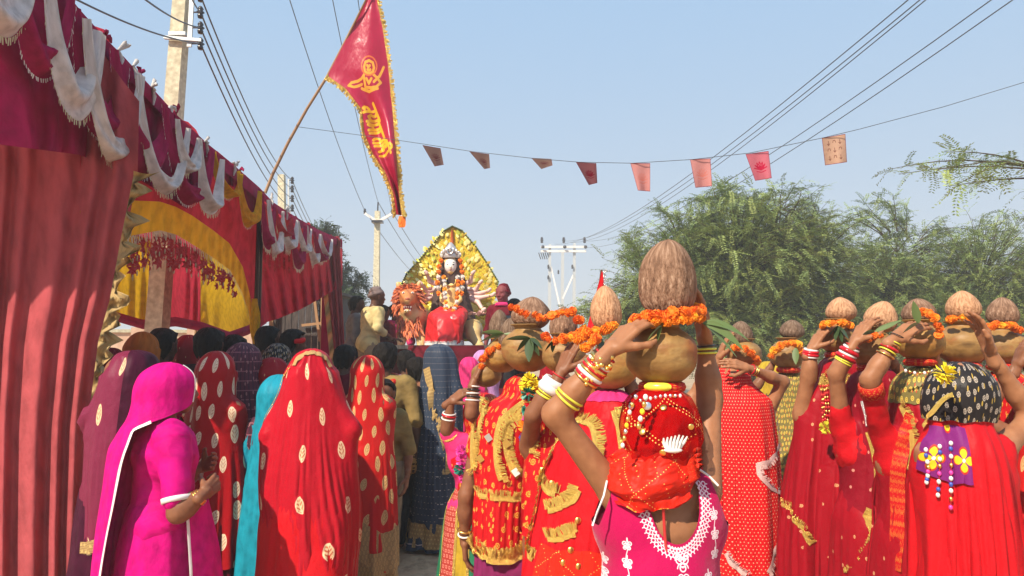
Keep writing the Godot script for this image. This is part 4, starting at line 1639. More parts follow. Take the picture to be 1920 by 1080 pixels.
func fringe_geo(edge: PackedVector3Array, len: float, gap: float, sd: int, width := 0.5) -> Geo:
	var g := Geo.new()
	var r := RandomNumberGenerator.new()
	r.seed = sd
	for k in edge.size() - 1:
		var a := edge[k]
		var b := edge[k + 1]
		var n := maxi(1, int(a.distance_to(b) / gap))
		for j in n:
			var q := a.lerp(b, (j + r.randf() * 0.5) / n) + Vector3(0.006, 0, 0)
			var t := (b - a).normalized() * gap * width
			var dn := Vector3(r.randf_range(-0.1, 0.25), -1, r.randf_range(-0.2, 0.2)) * len * r.randf_range(0.7, 1.2)
			g.quad(q - t * 0.5, q + t * 0.5, q + t * 0.35 + dn, q - t * 0.35 + dn)
	return g


func build_tents() -> void:
	var o := thing("festival_tent", "long red and yellow cloth tent with white swags along its eave, nearest the camera", "tent")
	var o2 := thing("festival_tent", "second red cloth tent further down, with a plain red gathered wall", "tent")
	var at := func(line: Array) -> Callable:
		return func(px: float) -> float:
			for k in line.size() - 1:
				if px <= line[k + 1][0]:
					return lerpf(line[k][1], line[k + 1][1], clampf((px - line[k][0]) / (line[k + 1][0] - line[k][0]), 0, 1))
			return line[-1][1]
	var ev := func(px: float) -> float: return eave(px)
	# roof
	for part_of in [[-160.0, 487.0, o, 30], [487.0, 642.0, o2, 20]]:
		var pts := PackedVector3Array()
		var uvs := PackedVector2Array()
		var nu: int = part_of[3]
		for y in 9:
			for x in nu:
				var px := 869.0 + 1.0 / lerpf(1.0 / (part_of[0] - 869.0), 1.0 / (part_of[1] - 869.0), x / (nu - 1.0))
				var q := front(px, eave(px) + 3.0)
				q.x -= 2.6 * y / 8.0
				q.y += -0.14 * sin(PI * y / 8.0) + nz.get_noise_2d(x * 40.0, y * 40.0) * 0.08 - 0.1 * y / 8.0
				pts.append(q)
				uvs.append(Vector2(q.x, q.z))
		var g := Geo.new()
		g.grid(pts, nu, 9, uvs)
		part("roof_cloth", g.mesh(M.tent_red), part_of[2])
		# poles that carry it
		for e in [0.0, 1.0]:
			for s in [0.0, -2.55]:
				var px: float = lerpf(part_of[0], part_of[1], e)
				if px < 100.0:
					continue
				elif s == 0.0 and px > 600.0:
					px = 636.0
				var q := front(px, eave(px) + 4.0)
				q.x += s
				q.z += -0.08 if e == 1.0 and part_of[2] == o else 0.0
				var pg := Geo.new()
				pg.tube(PackedVector3Array([Vector3(q.x, -0.1, q.z), q]), [0.022], 8)
				part("post", pg.mesh(M.insulator if s == 0.0 else M.bamboo), part_of[2])
	# eave band, valance behind the swags
	part("eave_band", panel(-160, 487, ev, func(px: float) -> float: return eave(px) + 34.0 * sqrt(absf(869.0 - px) / 720.0), 60, 6, func(u: float, v: float) -> float: return -0.02 + nz.get_noise_2d(u * 700.0, v * 50.0) * 0.02).mesh(M.tent_maroon), o)
	part("eave_band", panel(487, 642, ev, func(px: float) -> float: return eave(px) + 15.0, 40, 6, func(u: float, v: float) -> float: return -0.02 + nz.get_noise_2d(u * 500.0, v * 50.0) * 0.02).mesh(M.tent_maroon), o2)
	var vlow: Callable = at.call([[-160, 250], [148, 290], [260, 335], [350, 392], [400, 330], [440, 352], [487, 420]])
	part("valance", panel(-160, 487, ev, vlow, 120, 24, func(u: float, v: float) -> float: return 0.03 + 0.035 * sin(u * 90.0 + 2.0 * sin(u * 31.0)) * v).mesh(M.tent_maroon), o)
	# swags
	var gold_fringe: Material = M.gold_tinsel
	for s in [[-70, 60, 60, "tent_white", 0.5], [20, 130, 150, "tent_maroon", 0.5], [90, 185, 225, "tent_white", 0.55], [140, 232, 265, "tent_maroon", 0.6], [158, 262, 306, "tent_white", 0.34], [212, 318, 333, "tent_maroon", 0.62], [256, 352, 364, "tent_white", 0.34], [306, 396, 386, "tent_maroon", 0.42], [330, 372, 330, "tent_white", 0.5], [372, 416, 404, "tent_white", 0.42], [398, 452, 372, "tent_yellow", 0.5], [444, 486, 426, "tent_yellow", 0.55]]:
		var lift := 0.05 + 0.03 * fmod(s[0] * 0.37, 3.0) / 3.0 + (0.05 if s[3] == "tent_white" else 0.0)
		var w := swag_geo(s[0], s[1], s[2], s[4], lift, s[0] * 0.11)
		var sw := part("swag", w[0].mesh(M[s[3]]), o)
		stuff(part("fringe", fringe_geo(w[1], 0.035 if s[3] == "tent_white" else 0.02, 0.016, int(s[0]) + 500, 0.75).mesh(M.white_trim if s[3] == "tent_maroon" else M.fringe_cream, false), sw))
	for s in [[489, 514, 470, "tent_maroon", 0.5], [500, 530, 482, "tent_white", 0.45], [516, 545, 448, "tent_red", 0.5], [528, 556, 472, "tent_white", 0.5], [545, 572, 505, "tent_maroon", 0.5], [556, 582, 476, "tent_white", 0.45], [574, 600, 500, "tent_white", 0.4], [588, 614, 492, "tent_maroon", 0.5], [600, 622, 484, "tent_white", 0.4]]:
		var w := swag_geo(s[0], s[1], s[2], s[4], 0.08, s[0] * 0.11)
		var sw := part("swag", w[0].mesh(M[s[3]]), o2)
		stuff(part("fringe", fringe_geo(w[1], 0.05, 0.03, int(s[0]) + 500, 0.7).mesh(M.fringe_cream, false), sw))
	# knots of cloth tied along the eave
	var r := RandomNumberGenerator.new()
	r.seed = 8
	for k in 12:
		var px: float = [196, 222, 250, 262, 285, 318, 330, 386, 440, 450, 508, 536][k]
		var q := front(px, eave(px) - 2.0, -0.04)
		var g := Geo.new()
		for j in 4:
			var e := Vector3(r.randf_range(-0.02, 0.05), r.randf_range(-0.12, 0.07), r.randf_range(-0.07, 0.07))
			g.tube(PackedVector3Array([q, q + e * 0.6 + Vector3(0.01, 0.01, 0), q + e]), [0.008, 0.014, 0.005], 5)
		part("tie", g.mesh(M.tent_white if k % 3 else M.tent_maroon), o if px < 487 else o2)
	# arch wall: red cloth with a yellow band and a fringe under it
	var arch_hi: Callable = at.call([[150, 395], [250, 376], [300, 378], [330, 388], [360, 404], [400, 432], [430, 456], [455, 500], [468, 550], [478, 600], [487, 660]])
	var arch_lo: Callable = at.call([[150, 470], [245, 442], [300, 432], [330, 440], [360, 458], [400, 484], [430, 506], [452, 545], [466, 585], [478, 630], [487, 680]])
	part("arch_wall", panel(150, 486, func(px: float) -> float: return eave(px) + 30.0, arch_hi, 70, 24, func(u: float, v: float) -> float: return 0.09 + 0.012 * sin(u * 40.0) + nz.get_noise_2d(u * 200.0, v * 60.0) * 0.03).mesh(M.tent_red), o)
	var band := part("arch_band", panel(150, 486, arch_hi, arch_lo, 90, 10, func(u: float, v: float) -> float: return 0.07 + 0.02 * v + 0.008 * sin(u * 120.0)).mesh(M.tent_yellow), o)
	var edge := PackedVector3Array()
	for k in 80:
		var px := lerpf(236, 484, k / 79.0)
		edge.append(front(px, arch_lo.call(px), 0.085))
	stuff(part("fringe", fringe_geo(edge, 0.06, 0.024, 3, 0.55).mesh(M.fringe_cream, false), band))
	# paper flowers strung under the arch
	var fl := Geo.new()
	for k in 6:
		var a := TAU * k / 6.0
		var c := Vector3(0, cos(a), sin(a))
		var s := Vector3(0, -sin(a), cos(a)) * 0.5
		fl.quad(Vector3(0.004, 0, 0), c * 0.022 + s * 0.03 + Vector3(0.012, 0, 0), c * 0.05, c * 0.022 - s * 0.03 + Vector3(0.012, 0, 0))
	var fm := fl.mesh(mat("paper_red", lin(0.42, 0.012, 0.012), 0.7), false)
	var cm := Geo.new()
	cm.ball(Vector3.ZERO, Vector3(0.006, 0.022, 0.006), 6, 4)
	var cmm := cm.mesh(M.fringe_cream)
	var strings := Geo.new()
	for k in 20:
		var px := lerpf(246, 438, k / 19.0)
		var top: float = arch_lo.call(px)
		var n := 4 if k < 14 else 3
		var q0 := front(px, top + 2, 0.12)
		var low: float = top + lerpf(66.0, 42.0, k / 19.0) + r.randf_range(-8, 8)
		strings.tube(PackedVector3Array([q0, front(px, low, 0.12)]), [0.002], 4)
		for j in n:
			var q := front(px + r.randf_range(-3, 3), lerpf(top + 8, low, (j + 0.6) / n), 0.10)
			var m := part("paper_flower", fm, o)
			m.position = q
			m.rotation = Vector3(r.randf() * 6.0, r.randf_range(-0.5, 0.5), r.randf_range(-0.4, 0.4))
			m.scale = Vector3.ONE * r.randf_range(0.8, 1.25)
			if j % 2:
				var m2 := part("paper_bud", cmm, o)
				m2.position = q + Vector3(0.01, -0.05, 0)
	part("flower_strings", strings.mesh(M.white_trim), o)
	# back wall of sheer stripes, raised at its hem
	var hem: Callable = at.call([[100, 590], [215, 592], [270, 608], [330, 602], [380, 612], [430, 630], [465, 618], [500, 596], [560, 580], [640, 560]])
	var pleat := func(k: float) -> Callable:
		return func(u: float, v: float) -> float: return 2.4 + 0.035 * v * sin(u * k * 0.6 + 2.5 * sin(u * 7.0) + 2.0 * v) + 0.075 * sin(PI * v) + 0.05 * nz.get_noise_2d(u * 200.0, v * 120.0)
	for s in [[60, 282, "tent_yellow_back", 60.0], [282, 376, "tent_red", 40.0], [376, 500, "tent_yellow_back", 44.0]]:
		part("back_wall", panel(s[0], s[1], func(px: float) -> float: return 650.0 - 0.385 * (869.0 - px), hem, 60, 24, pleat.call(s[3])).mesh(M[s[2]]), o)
	# gathered hem rolls
	part("hem_roll", panel(100, 500, func(px: float) -> float: return hem.call(px) - 8.0, func(px: float) -> float: return hem.call(px) + 10.0, 60, 7, func(u: float, v: float) -> float: return 2.3 - 0.06 * sin(PI * v) + 0.03 * sin(u * 70.0)).mesh(M.tent_maroon), o)
	# yellow end of cloth knotted to the post
	var tg := Geo.new()
	for k in 5:
		var pp := PackedVector3Array()
		for j in 7:
			pp.append(front(478.0 + (k - 2) * 2.4 * (1.0 - 0.08 * j) + 2.0 * sin(j * 1.3 + k), 560.0 + j * 14.0, -0.03 - 0.01 * sin(j + k)))
		tg.tube(pp, [0.008, 0.02, 0.026, 0.026, 0.024, 0.026, 0.016], 6)
	part("cloth_tail", tg.mesh(M.tent_yellow), o)
	# near end curtain, faded red, drawn to one side
	var pts := PackedVector3Array()
	var uvs := PackedVector2Array()
	var right: Callable = at.call([[-400, 330], [150, 262], [330, 258], [450, 234], [560, 214], [640, 192], [800, 172], [1000, 165], [1500, 160]])
	for y in 60:
		var v := y / 59.0
		for x in 90:
			var u := x / 89.0
			var py := lerpf(lerpf(-430.0, 190.0, pow(u, 0.8)), 1180.0, v)
			var rt: float = right.call(py)
			var px := lerpf(-150.0, rt, u)
			var ple := 0.05 * sin(u * 46.0 + 1.3 * sin(u * 15.0)) * (0.5 + 0.5 * v) + 0.03 * nz.get_noise_2d(u * 260.0, v * 60.0)
			var q := P(px, py, 3.98 + ple + 0.0)
			pts.append(q)
			uvs.append(Vector2(u * 1.6, v * 2.2))
	var g := Geo.new()
	g.grid(pts, 90, 60, uvs)
	part("end_curtain", g.mesh(M.tent_curtain), o, "faded red curtain hanging at the near end")
	# its crumpled gold edging
	pts.clear()
	for y in 90:
		var v := y / 89.0
		var py := lerpf(320.0, 1150.0, v)
		var rt: float = right.call(py)
		for x in 7:
			var u := x / 6.0
			var wd := lerpf(34.0, 22.0, v) * (0.8 + 0.9 * nz.get_noise_1d(py * 4.0))
			pts.append(P(rt - 8.0 + u * wd, py + 6.0 * sin(u * 3.0), 3.93 + 0.06 * nz.get_noise_2d(py * 5.0, u * 60.0) + 0.05 * nz.get_noise_2d(py * 13.0, u * 200.0)))
	g = Geo.new()
	g.grid(pts, 7, 90)
	part("gold_edging", g.mesh(M.edging), o)
	# second tent's gathered wall and end curtain
	var low2: Callable = at.call([[487, 608], [520, 598], [560, 582], [600, 560], [642, 535]])
	part("side_wall", panel(489, 642, func(px: float) -> float: return eave(px) + 16.0, low2, 80, 30, func(u: float, v: float) -> float: return 0.12 + 0.04 * sin(u * 50.0 - v * 9.0 * (1.0 - u)) * v - 0.15 * v * v).mesh(M.tent_red), o2)
	for k in 9:
		var px := 496.0 + k * 9.0
		var q0 := front(px, 470.0 + r.randf_range(-8, 8), 0.06)
		for j in 3:
			var m := part("paper_flower", fm, o2)
			m.position = front(px, 474.0 + j * 14.0 + r.randf_range(-4, 4), 0.06)
			m.rotation = Vector3(r.randf() * 6.0, 0, 0)
			m.scale = Vector3.ONE * 1.1
	pts.clear()
	for y in 40:
		var v := y / 39.0
		for x in 24:
			var u := x / 23.0
			var py := lerpf(448.0, 690.0, v)
			pts.append(P(lerpf(lerpf(597.0, 626.0, pow(v, 0.8)), lerpf(636.0, 648.0, v), u), py - 6.0 * u * (1.0 - v), 11.6 + 0.09 * sin(u * 17.0) + 0.1 * u))
	g = Geo.new()
	g.grid(pts, 24, 40)
	part("end_curtain", g.mesh(M.tent_curtain), o2, "faded red curtain at the far end")
	pts.clear()
	for y in 50:
		var v := y / 49.0
		for x in 4:
			pts.append(P(lerpf(596.0, 624.0, pow(v, 0.8)) - 4.0 + x * 3.0, lerpf(450.0, 690.0, v), 11.5 + 0.08 * sin(y * 0.9 + x)))
	g = Geo.new()
	g.grid(pts, 4, 50)
	part("gold_edging", g.mesh(M.edging), o2)
	g = Geo.new()
	g.box(P(613, 600, 12.0) - Vector3(0, 0.55, 0), Vector3(0.16, 2.4, 0.12))
	part("door_post", g.mesh(M.tent_maroon, false), o2)


# ---------------------------------------------------------------- bodies and clothes
func head_template() -> Geo:
	# centre of the head at the origin, looking along -z, 0.22 m tall
	if head_geo == null:
		head_geo = sdf_geo([
			[Vector3(0, 0.028, 0.018), Vector3(0, 0.030, -0.022), 0.086, 0.080], [Vector3(0, -0.02, -0.03), Vector3(0, -0.05, -0.036), 0.066, 0.056], [Vector3(-0.012, -0.09, -0.062), Vector3(0.012, -0.09, -0.062), 0.024, 0.024],
			[Vector3(-0.034, -0.03, -0.062), Vector3(-0.036, -0.028, -0.058), 0.030, 0.030], [Vector3(0.034, -0.03, -0.062), Vector3(0.036, -0.028, -0.058), 0.030, 0.030],
			[Vector3(0, 0.004, -0.094), Vector3(0, -0.030, -0.112), 0.009, 0.013], [Vector3(-0.012, -0.036, -0.100), Vector3(0.012, -0.036, -0.100), 0.010, 0.010], [Vector3(-0.034, 0.022, -0.084), Vector3(0.034, 0.022, -0.084), 0.013, 0.013],
			[Vector3(-0.018, -0.060, -0.090), Vector3(0.018, -0.060, -0.090), 0.009, 0.009], [Vector3(-0.016, -0.069, -0.088), Vector3(0.016, -0.069, -0.088), 0.009, 0.009], [Vector3(-0.086, 0.012, 0.012), Vector3(-0.082, -0.03, 0.006), 0.016, 0.010], [Vector3(0.086, 0.012, 0.012), Vector3(0.082, -0.03, 0.006), 0.016, 0.010],
			[Vector3(0, -0.07, 0.02), Vector3(0, -0.18, 0.035), 0.052, 0.056]], 0.0065, 0.016)
	return head_geo


func hand_geo(curl: float, spread: float) -> Geo:
	# a right hand: wrist at the origin, fingers along +y, palm to +z, thumb at +x
	var key := "%.2f_%.2f" % [curl, spread]
	if hand_cache.has(key):
		return hand_cache[key]
	var bones := [[Vector3(0, -0.045, 0), Vector3(0, 0.012, 0), 0.025, 0.023], [Vector3(0.016, 0.01, 0.002), Vector3(-0.016, 0.01, 0.002), 0.018, 0.016]]
	var roots := [Vector3(0.027, 0.086, 0), Vector3(0.009, 0.091, -0.002), Vector3(-0.010, 0.087, -0.001), Vector3(-0.027, 0.078, 0.002)]
	var lens := [[0.042, 0.026, 0.021], [0.046, 0.029, 0.022], [0.042, 0.027, 0.021], [0.033, 0.021, 0.018]]
	var rad := [0.0092, 0.0094, 0.0088, 0.0078]
	for k in 4:
		bones.append([Vector3(roots[k].x * 0.62, 0.012, 0.0), roots[k], 0.0145, 0.0115])
		var q: Vector3 = roots[k]
		var turn: float = (1.5 - k) * spread * 0.13
		var bend := curl * (0.55 + 0.06 * k)
		for j in 3:
			var dir := Vector3(sin(-turn) * -1.0, cos(bend), sin(bend))
			dir = Vector3(sin(turn) * cos(bend), cos(turn) * cos(bend), sin(bend)).normalized()
			var e: Vector3 = q + dir * lens[k][j]
			bones.append([q, e, rad[k] * (1.0 - 0.09 * j), rad[k] * (0.91 - 0.09 * j)])
			q = e
			bend += curl * (0.75 if j == 0 else 0.5)
	var tb := Vector3(0.020, 0.022, 0.006)
	var t1 := Vector3(0.044 + 0.008 * spread, 0.052, 0.014 + 0.016 * curl)
	var t2 := t1 + Vector3(0.014 + 0.008 * spread, 0.028, 0.006 + 0.016 * curl)
	var t3 := t2 + Vector3(0.003 - 0.006 * curl, 0.025, 0.004 + 0.008 * curl)
	bones.append([tb, t1, 0.0165, 0.0118])
	bones.append([t1, t2, 0.0112, 0.0098])
	bones.append([t2, t3, 0.0098, 0.0078])
	hand_cache[key] = sdf_geo(bones, 0.0036, 0.007)
	return hand_cache[key]


func arm_preset(kind: String, s: float, side: float, w: float) -> Array:
	# [elbow, wrist, hand direction, palm normal, curl, spread]
	match kind:
		"bent":
			return [Vector3(side * (w + 0.07), 1.04, 0.05) * s, Vector3(side * 0.14, 1.0, -0.17) * s, Vector3(-side * 0.6, 0.1, -0.7), Vector3(-side * 0.7, 0.2, 0.6), 0.6, 0.3]
		"fold":
			return [Vector3(side * (w - 0.05), 1.05, -0.11) * s, Vector3(side * 0.05, 1.11, -0.19) * s, Vector3(-side, 0.3, -0.2), Vector3(0, 0, 1), 0.5, 0.2]
		"up":
			return [Vector3(side * (w + 0.15), 1.40, -0.06) * s, Vector3(side * 0.13, 1.66, -0.02) * s, Vector3(-side * 0.3, 0.9, 0.05), Vector3(-side, -0.2, 0), 0.35, 0.5]
	return [Vector3(side * (w + 0.065), 1.02, 0.03) * s, Vector3(side * (w + 0.075), 0.79, -0.03) * s, Vector3(-side * 0.05, -1, -0.15), Vector3(-side, 0, 0), 0.5, 0.2]


func skeleton(h: float, o: Dictionary) -> Dictionary:
	var s := h / 1.6
	var w: float = 0.155 if not o.get("male", false) else 0.185
	var lean: float = o.get("lean", 0.0)
	var t := func(q: Vector3) -> Vector3: return Vector3(q.x, q.y, q.z - lean * maxf(0.0, q.y - 0.9)) * s
	var sk := {"s": s, "w": w, "head": t.call(Vector3(0, 1.487, -0.012)), "neck": t.call(Vector3(0, 1.36, 0.012)), "torso": [], "legs": [], "arms": []}
	sk.torso = [[t.call(Vector3(0, 0.90, 0.01)), t.call(Vector3(0, 1.02, 0.0)), 0.112 * s, 0.098 * s], [t.call(Vector3(-0.055, 0.89, 0.02)), t.call(Vector3(0.055, 0.89, 0.02)), 0.105 * s, 0.105 * s],
		[t.call(Vector3(0, 1.02, 0.0)), t.call(Vector3(0, 1.2, 0.0)), 0.098 * s, 0.115 * s], [t.call(Vector3(-0.065, 1.18, 0.0)), t.call(Vector3(0.065, 1.18, 0.0)), 0.10 * s, 0.10 * s],
		[t.call(Vector3(-w + 0.045, 1.285, 0.015)), t.call(Vector3(w - 0.045, 1.285, 0.015)), 0.058 * s, 0.058 * s], [t.call(Vector3(0, 1.26, 0.01)), t.call(Vector3(0, 1.38, 0.012)), 0.075 * s, 0.047 * s]]
	for side in [-1.0, 1.0]:
		var a: Variant = o.get("arm_l" if side < 0.0 else "arm_r", "down")
		var A: Array = arm_preset(a, s, side, w) if a is String else a
		var up: bool = A[0].y > 1.25 * s
		var sh: Vector3 = t.call(Vector3(side * (w - (0.015 if up else 0.0)), 1.30 if up else 1.275, 0.01))
		sk.arms.append([sh, A[0], A[1], A[2], A[3], A[4], A[5], side])
		sk.legs.append([t.call(Vector3(side * 0.082, 0.86, 0.01)), Vector3(side * 0.088, 0.47, -0.01) * s, 0.088 * s, 0.056 * s])
		sk.legs.append([Vector3(side * 0.088, 0.47, -0.01) * s, Vector3(side * 0.09, 0.075, 0.02) * s, 0.054 * s, 0.034 * s])
		sk.legs.append([Vector3(side * 0.09, 0.045, 0.025) * s, Vector3(side * 0.105, 0.03, -0.13) * s, 0.036 * s, 0.024 * s])
	return sk


func body_geo(sk: Dictionary, o: Dictionary, cell := 0.018) -> Geo:
	var s: float = sk.s
	var bones: Array = sk.torso + sk.legs
	for a in sk.arms:
		var f: float = o.get("arm_thick", 1.0) * s
		bones.append([a[0], a[1], 0.047 * f, 0.036 * f])
		bones.append([a[1], a[1].lerp(a[2], 0.35), 0.0365 * f, 0.036 * f])
		bones.append([a[1].lerp(a[2], 0.35), a[2], 0.036 * f, 0.0245 * f])
	var g := sdf_geo(bones, cell, 0.028)
	if o.get("head", true):
		var hb := Basis.from_euler(Vector3(o.get("nod", 0.0), o.get("look", 0.0), 0)).scaled(Vector3.ONE * 1.02 * s)
		g.join(head_template(), Transform3D(hb, sk.head))
	for a in sk.arms:
		var y: Vector3 = a[3].normalized()
		var zz: Vector3 = (a[4] - y * y.dot(a[4])).normalized()
		var x: Vector3 = y.cross(zz) * a[7]
		g.join(hand_geo(a[5], a[6]), Transform3D(Basis(x * s, y * s, zz * s), a[2]), a[7] < 0.0)
	return g


func crease(g: Geo, amp: float, sd: float) -> Geo:
	for k in g.v.size():
		var q := g.v[k]
		var m := q * 900.0
		var a := nz.get_noise_3d(m.x + sd, m.y * 0.6, m.z)
		g.v[k] = q + Vector3(q.x, 0, q.z).normalized() * (0.35 - absf(a)) * amp * 2.0 + Vector3(0, nz.get_noise_3d(m.z, m.x + sd, m.y) * amp, 0)
		g.uv[k] = Vector2(q.x + q.z * 0.4, -q.y)
	return g


func fat(bones: Array, add: float) -> Array:
	var out := []
	for b in bones:
		out.append([b[0], b[1], b[2] + add, b[3] + add])
	return out


func shirt(o: Node3D, sk: Dictionary, m: Material, sleeve := 0.6, add := 0.016, called := "shirt") -> MeshInstance3D:
	# follows the trunk and the arms down to a share of their length
	var bones := fat(sk.torso.slice(0, 5), add)
	for a in sk.arms:
		var e: Vector3 = a[0].lerp(a[1], minf(1.0, sleeve * 2.0))
		bones.append([a[0], e, 0.048 * sk.s + add, lerpf(0.048, 0.038, minf(1.0, sleeve * 2.0)) * sk.s + add])
		if sleeve > 0.5:
			bones.append([a[1], a[1].lerp(a[2], sleeve * 2.0 - 1.0), 0.037 * sk.s + add, lerpf(0.037, 0.026, sleeve * 2.0 - 1.0) * sk.s + add])
	return part(called, crease(sdf_geo(bones, 0.02, 0.03), 0.008, bones.size() * 37.0 + o.position.x * 100.0).mesh(m), o)


func trousers(o: Node3D, sk: Dictionary, m: Material, add := 0.014) -> void:
	var bones := fat(sk.torso.slice(0, 2), add * 0.6)
	for k in [0, 1, 3, 4]:
		bones.append([sk.legs[k][0], sk.legs[k][1], sk.legs[k][2] + add, sk.legs[k][3] + add])
	part("trousers", crease(sdf_geo(bones, 0.022, 0.02), 0.008, o.position.z * 90.0).mesh(m), o)


func hair_cap(o: Node3D, sk: Dictionary, sd: float, long := 0.0, look := 0.0) -> void:
	var c: Vector3 = sk.head
	var s: float = sk.s
	var L := loft([[0.130, 0, 0.005, 0.008, 0.008], [0.122, 0, 0.005, 0.045, 0.05], [0.10, 0, 0.006, 0.074, 0.08], [0.065, 0, 0.008, 0.096, 0.106], [0.02, 0, 0.012, 0.101, 0.111], [-0.03, 0, 0.018, 0.093, 0.095], [-0.085 - long, 0, 0.03, 0.068, 0.062]], {"f0": 0.003, "f1": 0.005, "freq": 14.0, "seed": sd, "nu": 60, "nv": 26, "sharp": 0.9, "rough": 2.5,
		"hem": func(a: float) -> float: return 0.118 * smoothstep(1.35, 2.2, absf(wrapf(a, -PI, PI))) + 0.01 * sin(a * 9.0 + sd), "uvr": 0.1})
	var g := loft_geo(L)
	for k in g.v.size():
		g.v[k] = c + Basis(Vector3.UP, look) * g.v[k] * s
	part("hair", g.mesh(M.hair), o)


func face(o: Node3D, sk: Dictionary, look := 0.0, nod := 0.0) -> void:
	var b := Basis.from_euler(Vector3(nod, look, 0)).scaled(Vector3.ONE * 1.02 * sk.s)
	var t := Transform3D(b, sk.head)
	for side in [-1.0, 1.0]:
		var g := Geo.new()
		g.ball(Vector3(side * 0.033, 0.002, -0.079), Vector3(0.0145, 0.009, 0.012), 10, 6)
		var e := Geo.new()
		e.join(g, t)
		var w := part("eye", e.mesh(M.eye_white), o)
		g = Geo.new()
		g.ball(Vector3(side * 0.033, 0.002, -0.088), Vector3(0.0065, 0.0065, 0.005), 8, 6)
		e = Geo.new()
		e.join(g, t)
		part("iris", e.mesh(M.eye_dark), w)
		g = Geo.new()
		g.tube(PackedVector3Array([Vector3(side * 0.014, 0.021, -0.098), Vector3(side * 0.034, 0.027, -0.094), Vector3(side * 0.056, 0.018, -0.078)]), [0.003, 0.004, 0.002], 5)
		e = Geo.new()
		e.join(g, t)
		part("eyebrow", e.mesh(M.hair), o)
	var g := Geo.new()
	g.ball(Vector3(0, -0.064, -0.094), Vector3(0.022, 0.009, 0.008), 10, 6)
	var e := Geo.new()
	e.join(g, t)
	part("lips", e.mesh(M.lip), o)


func bangles(o: Node3D, sk: Dictionary, arm: int, list: Array) -> void:
	# [share of the way from elbow to wrist, colour, thickness]
	var A: Array = sk.arms[arm]
	for b in list:
		var t: float = b[0]
		var q: Vector3 = A[1].lerp(A[2], t)
		var r: float = lerpf(0.037, 0.0255, smoothstep(0.3, 1.0, t)) * sk.s + 0.002 + b[2] * 0.6
		var g := Geo.new()
		g.torus(q, (A[2] - A[1]).normalized() + Vector3(0.05 * sin(t * 40.0), 0.04, 0.05 * cos(t * 33.0)), r, b[2], 26, 6, b[3] if b.size() > 3 else 1.0)
		part("bangle", g.mesh(M[b[1]]), o)


func sleeve_edge(o: Node3D, sk: Dictionary, arm: int, t: float, add: float, m: Material, width := 0.02) -> void:
	var A: Array = sk.arms[arm]
	var a: Vector3 = A[0].lerp(A[1], t)
	var dir: Vector3 = (A[1] - A[0]).normalized()
	var g := Geo.new()
	var r: float = lerpf(0.047, 0.036, t) * sk.s + add
	g.tube(PackedVector3Array([a - dir * width * 0.55, a - dir * width * 0.5, a + dir * width * 0.5, a + dir * width * 0.55]), [r - 0.004, r + 0.003, r + 0.002, r - 0.005], 26, false)
	part("sleeve_border", g.mesh(m), o)


func limbs(sk: Dictionary, add := 0.012) -> Array:
	var s: float = sk.s
	var out := fat(sk.torso, add)
	out.append([sk.head + Vector3(0, 0.02, 0.01) * s, sk.head + Vector3(0, 0.0, -0.02) * s, 0.102 * s + add, 0.095 * s + add])
	for a in sk.arms:
		if a[1].y > 1.25 * s:
			continue
		out.append([a[0], a[1], 0.050 * s + add, 0.042 * s + add])
		out.append([a[1], a[2], 0.042 * s + add, 0.032 * s + add])
	out.append([Vector3(0, 0.9, 0.01) * s, Vector3(0, 0.2, 0.01) * s, 0.15 * s + add, 0.2 * s + add])
	return out


func veil_rings(h: float, w := 1.0, end := 0.3, dep := 1.0) -> Array:
	return [[h + 0.014, 0, 0.0, 0.006, 0.006], [h + 0.004, 0, 0.0, 0.045, 0.05], [h - 0.035, 0, 0.0, 0.085, 0.10], [h - 0.09, 0, 0.005, 0.104, 0.122], [h - 0.16, 0, 0.010, 0.103, 0.120], [h - 0.215, 0, 0.012, 0.104, 0.112], [h - 0.27, 0, 0.014, 0.15 * w, 0.122 * dep], [h - 0.325, 0, 0.014, 0.205 * w, 0.14 * dep], [h - 0.38, 0, 0.014, 0.23 * w, 0.155 * dep],
		[h - 0.5, 0, 0.015, 0.248 * w, 0.175 * dep], [h - 0.68, 0, 0.015, 0.252 * w, 0.185 * dep], [lerpf(h - 0.68, end, 0.4), 0, 0.02, 0.25 * w, 0.19 * dep], [end, 0, 0.02, 0.255 * w, 0.20 * dep]]


func skirt_rings(h: float, w := 1.0, low := 0.03) -> Array:
	var s := h / 1.6
	return [[1.02 * s, 0, 0, 0.125 * s, 0.11 * s], [0.95 * s, 0, 0.005, 0.16 * s, 0.14 * s], [0.85 * s, 0, 0.01, 0.19 * s * w, 0.165 * s * w], [0.6 * s, 0, 0.01, 0.21 * s * w, 0.19 * s * w], [0.3 * s, 0, 0.01, 0.235 * s * w, 0.215 * s * w], [low, 0, 0.01, 0.26 * s * w, 0.24 * s * w]]


func skirt(o: Node3D, h: float, m: Material, sd: float, w := 1.0, called := "skirt", amp := 0.028, low := 0.03) -> MeshInstance3D:
	var L := loft(skirt_rings(h, w, low), {"f0": 0.003, "f1": amp * 1.6, "freq": 11.0, "seed": sd, "nu": 110, "nv": 40, "sharp": 0.8})
	return part(called, loft_geo(L).mesh(m), o)


# a standing person seen from behind in a crowd
func person_at(label: String, px: float, d: float, top: float, yaw: float, group: String, spec := {}) -> Node3D:
	var foot := ground_at(px, d)
	var h: float = P(px, top, d).y - float(spec.get("cover", 0.02))
	var o := thing("person", label, "person", foot, yaw, group)
	var sk := skeleton(h, spec)
	spec.h = h
	spec.sk = sk
	part("body", body_geo(sk, spec, spec.get("cell", 0.02)).mesh(M[spec.get("skin", "skin")]), o)
	return o


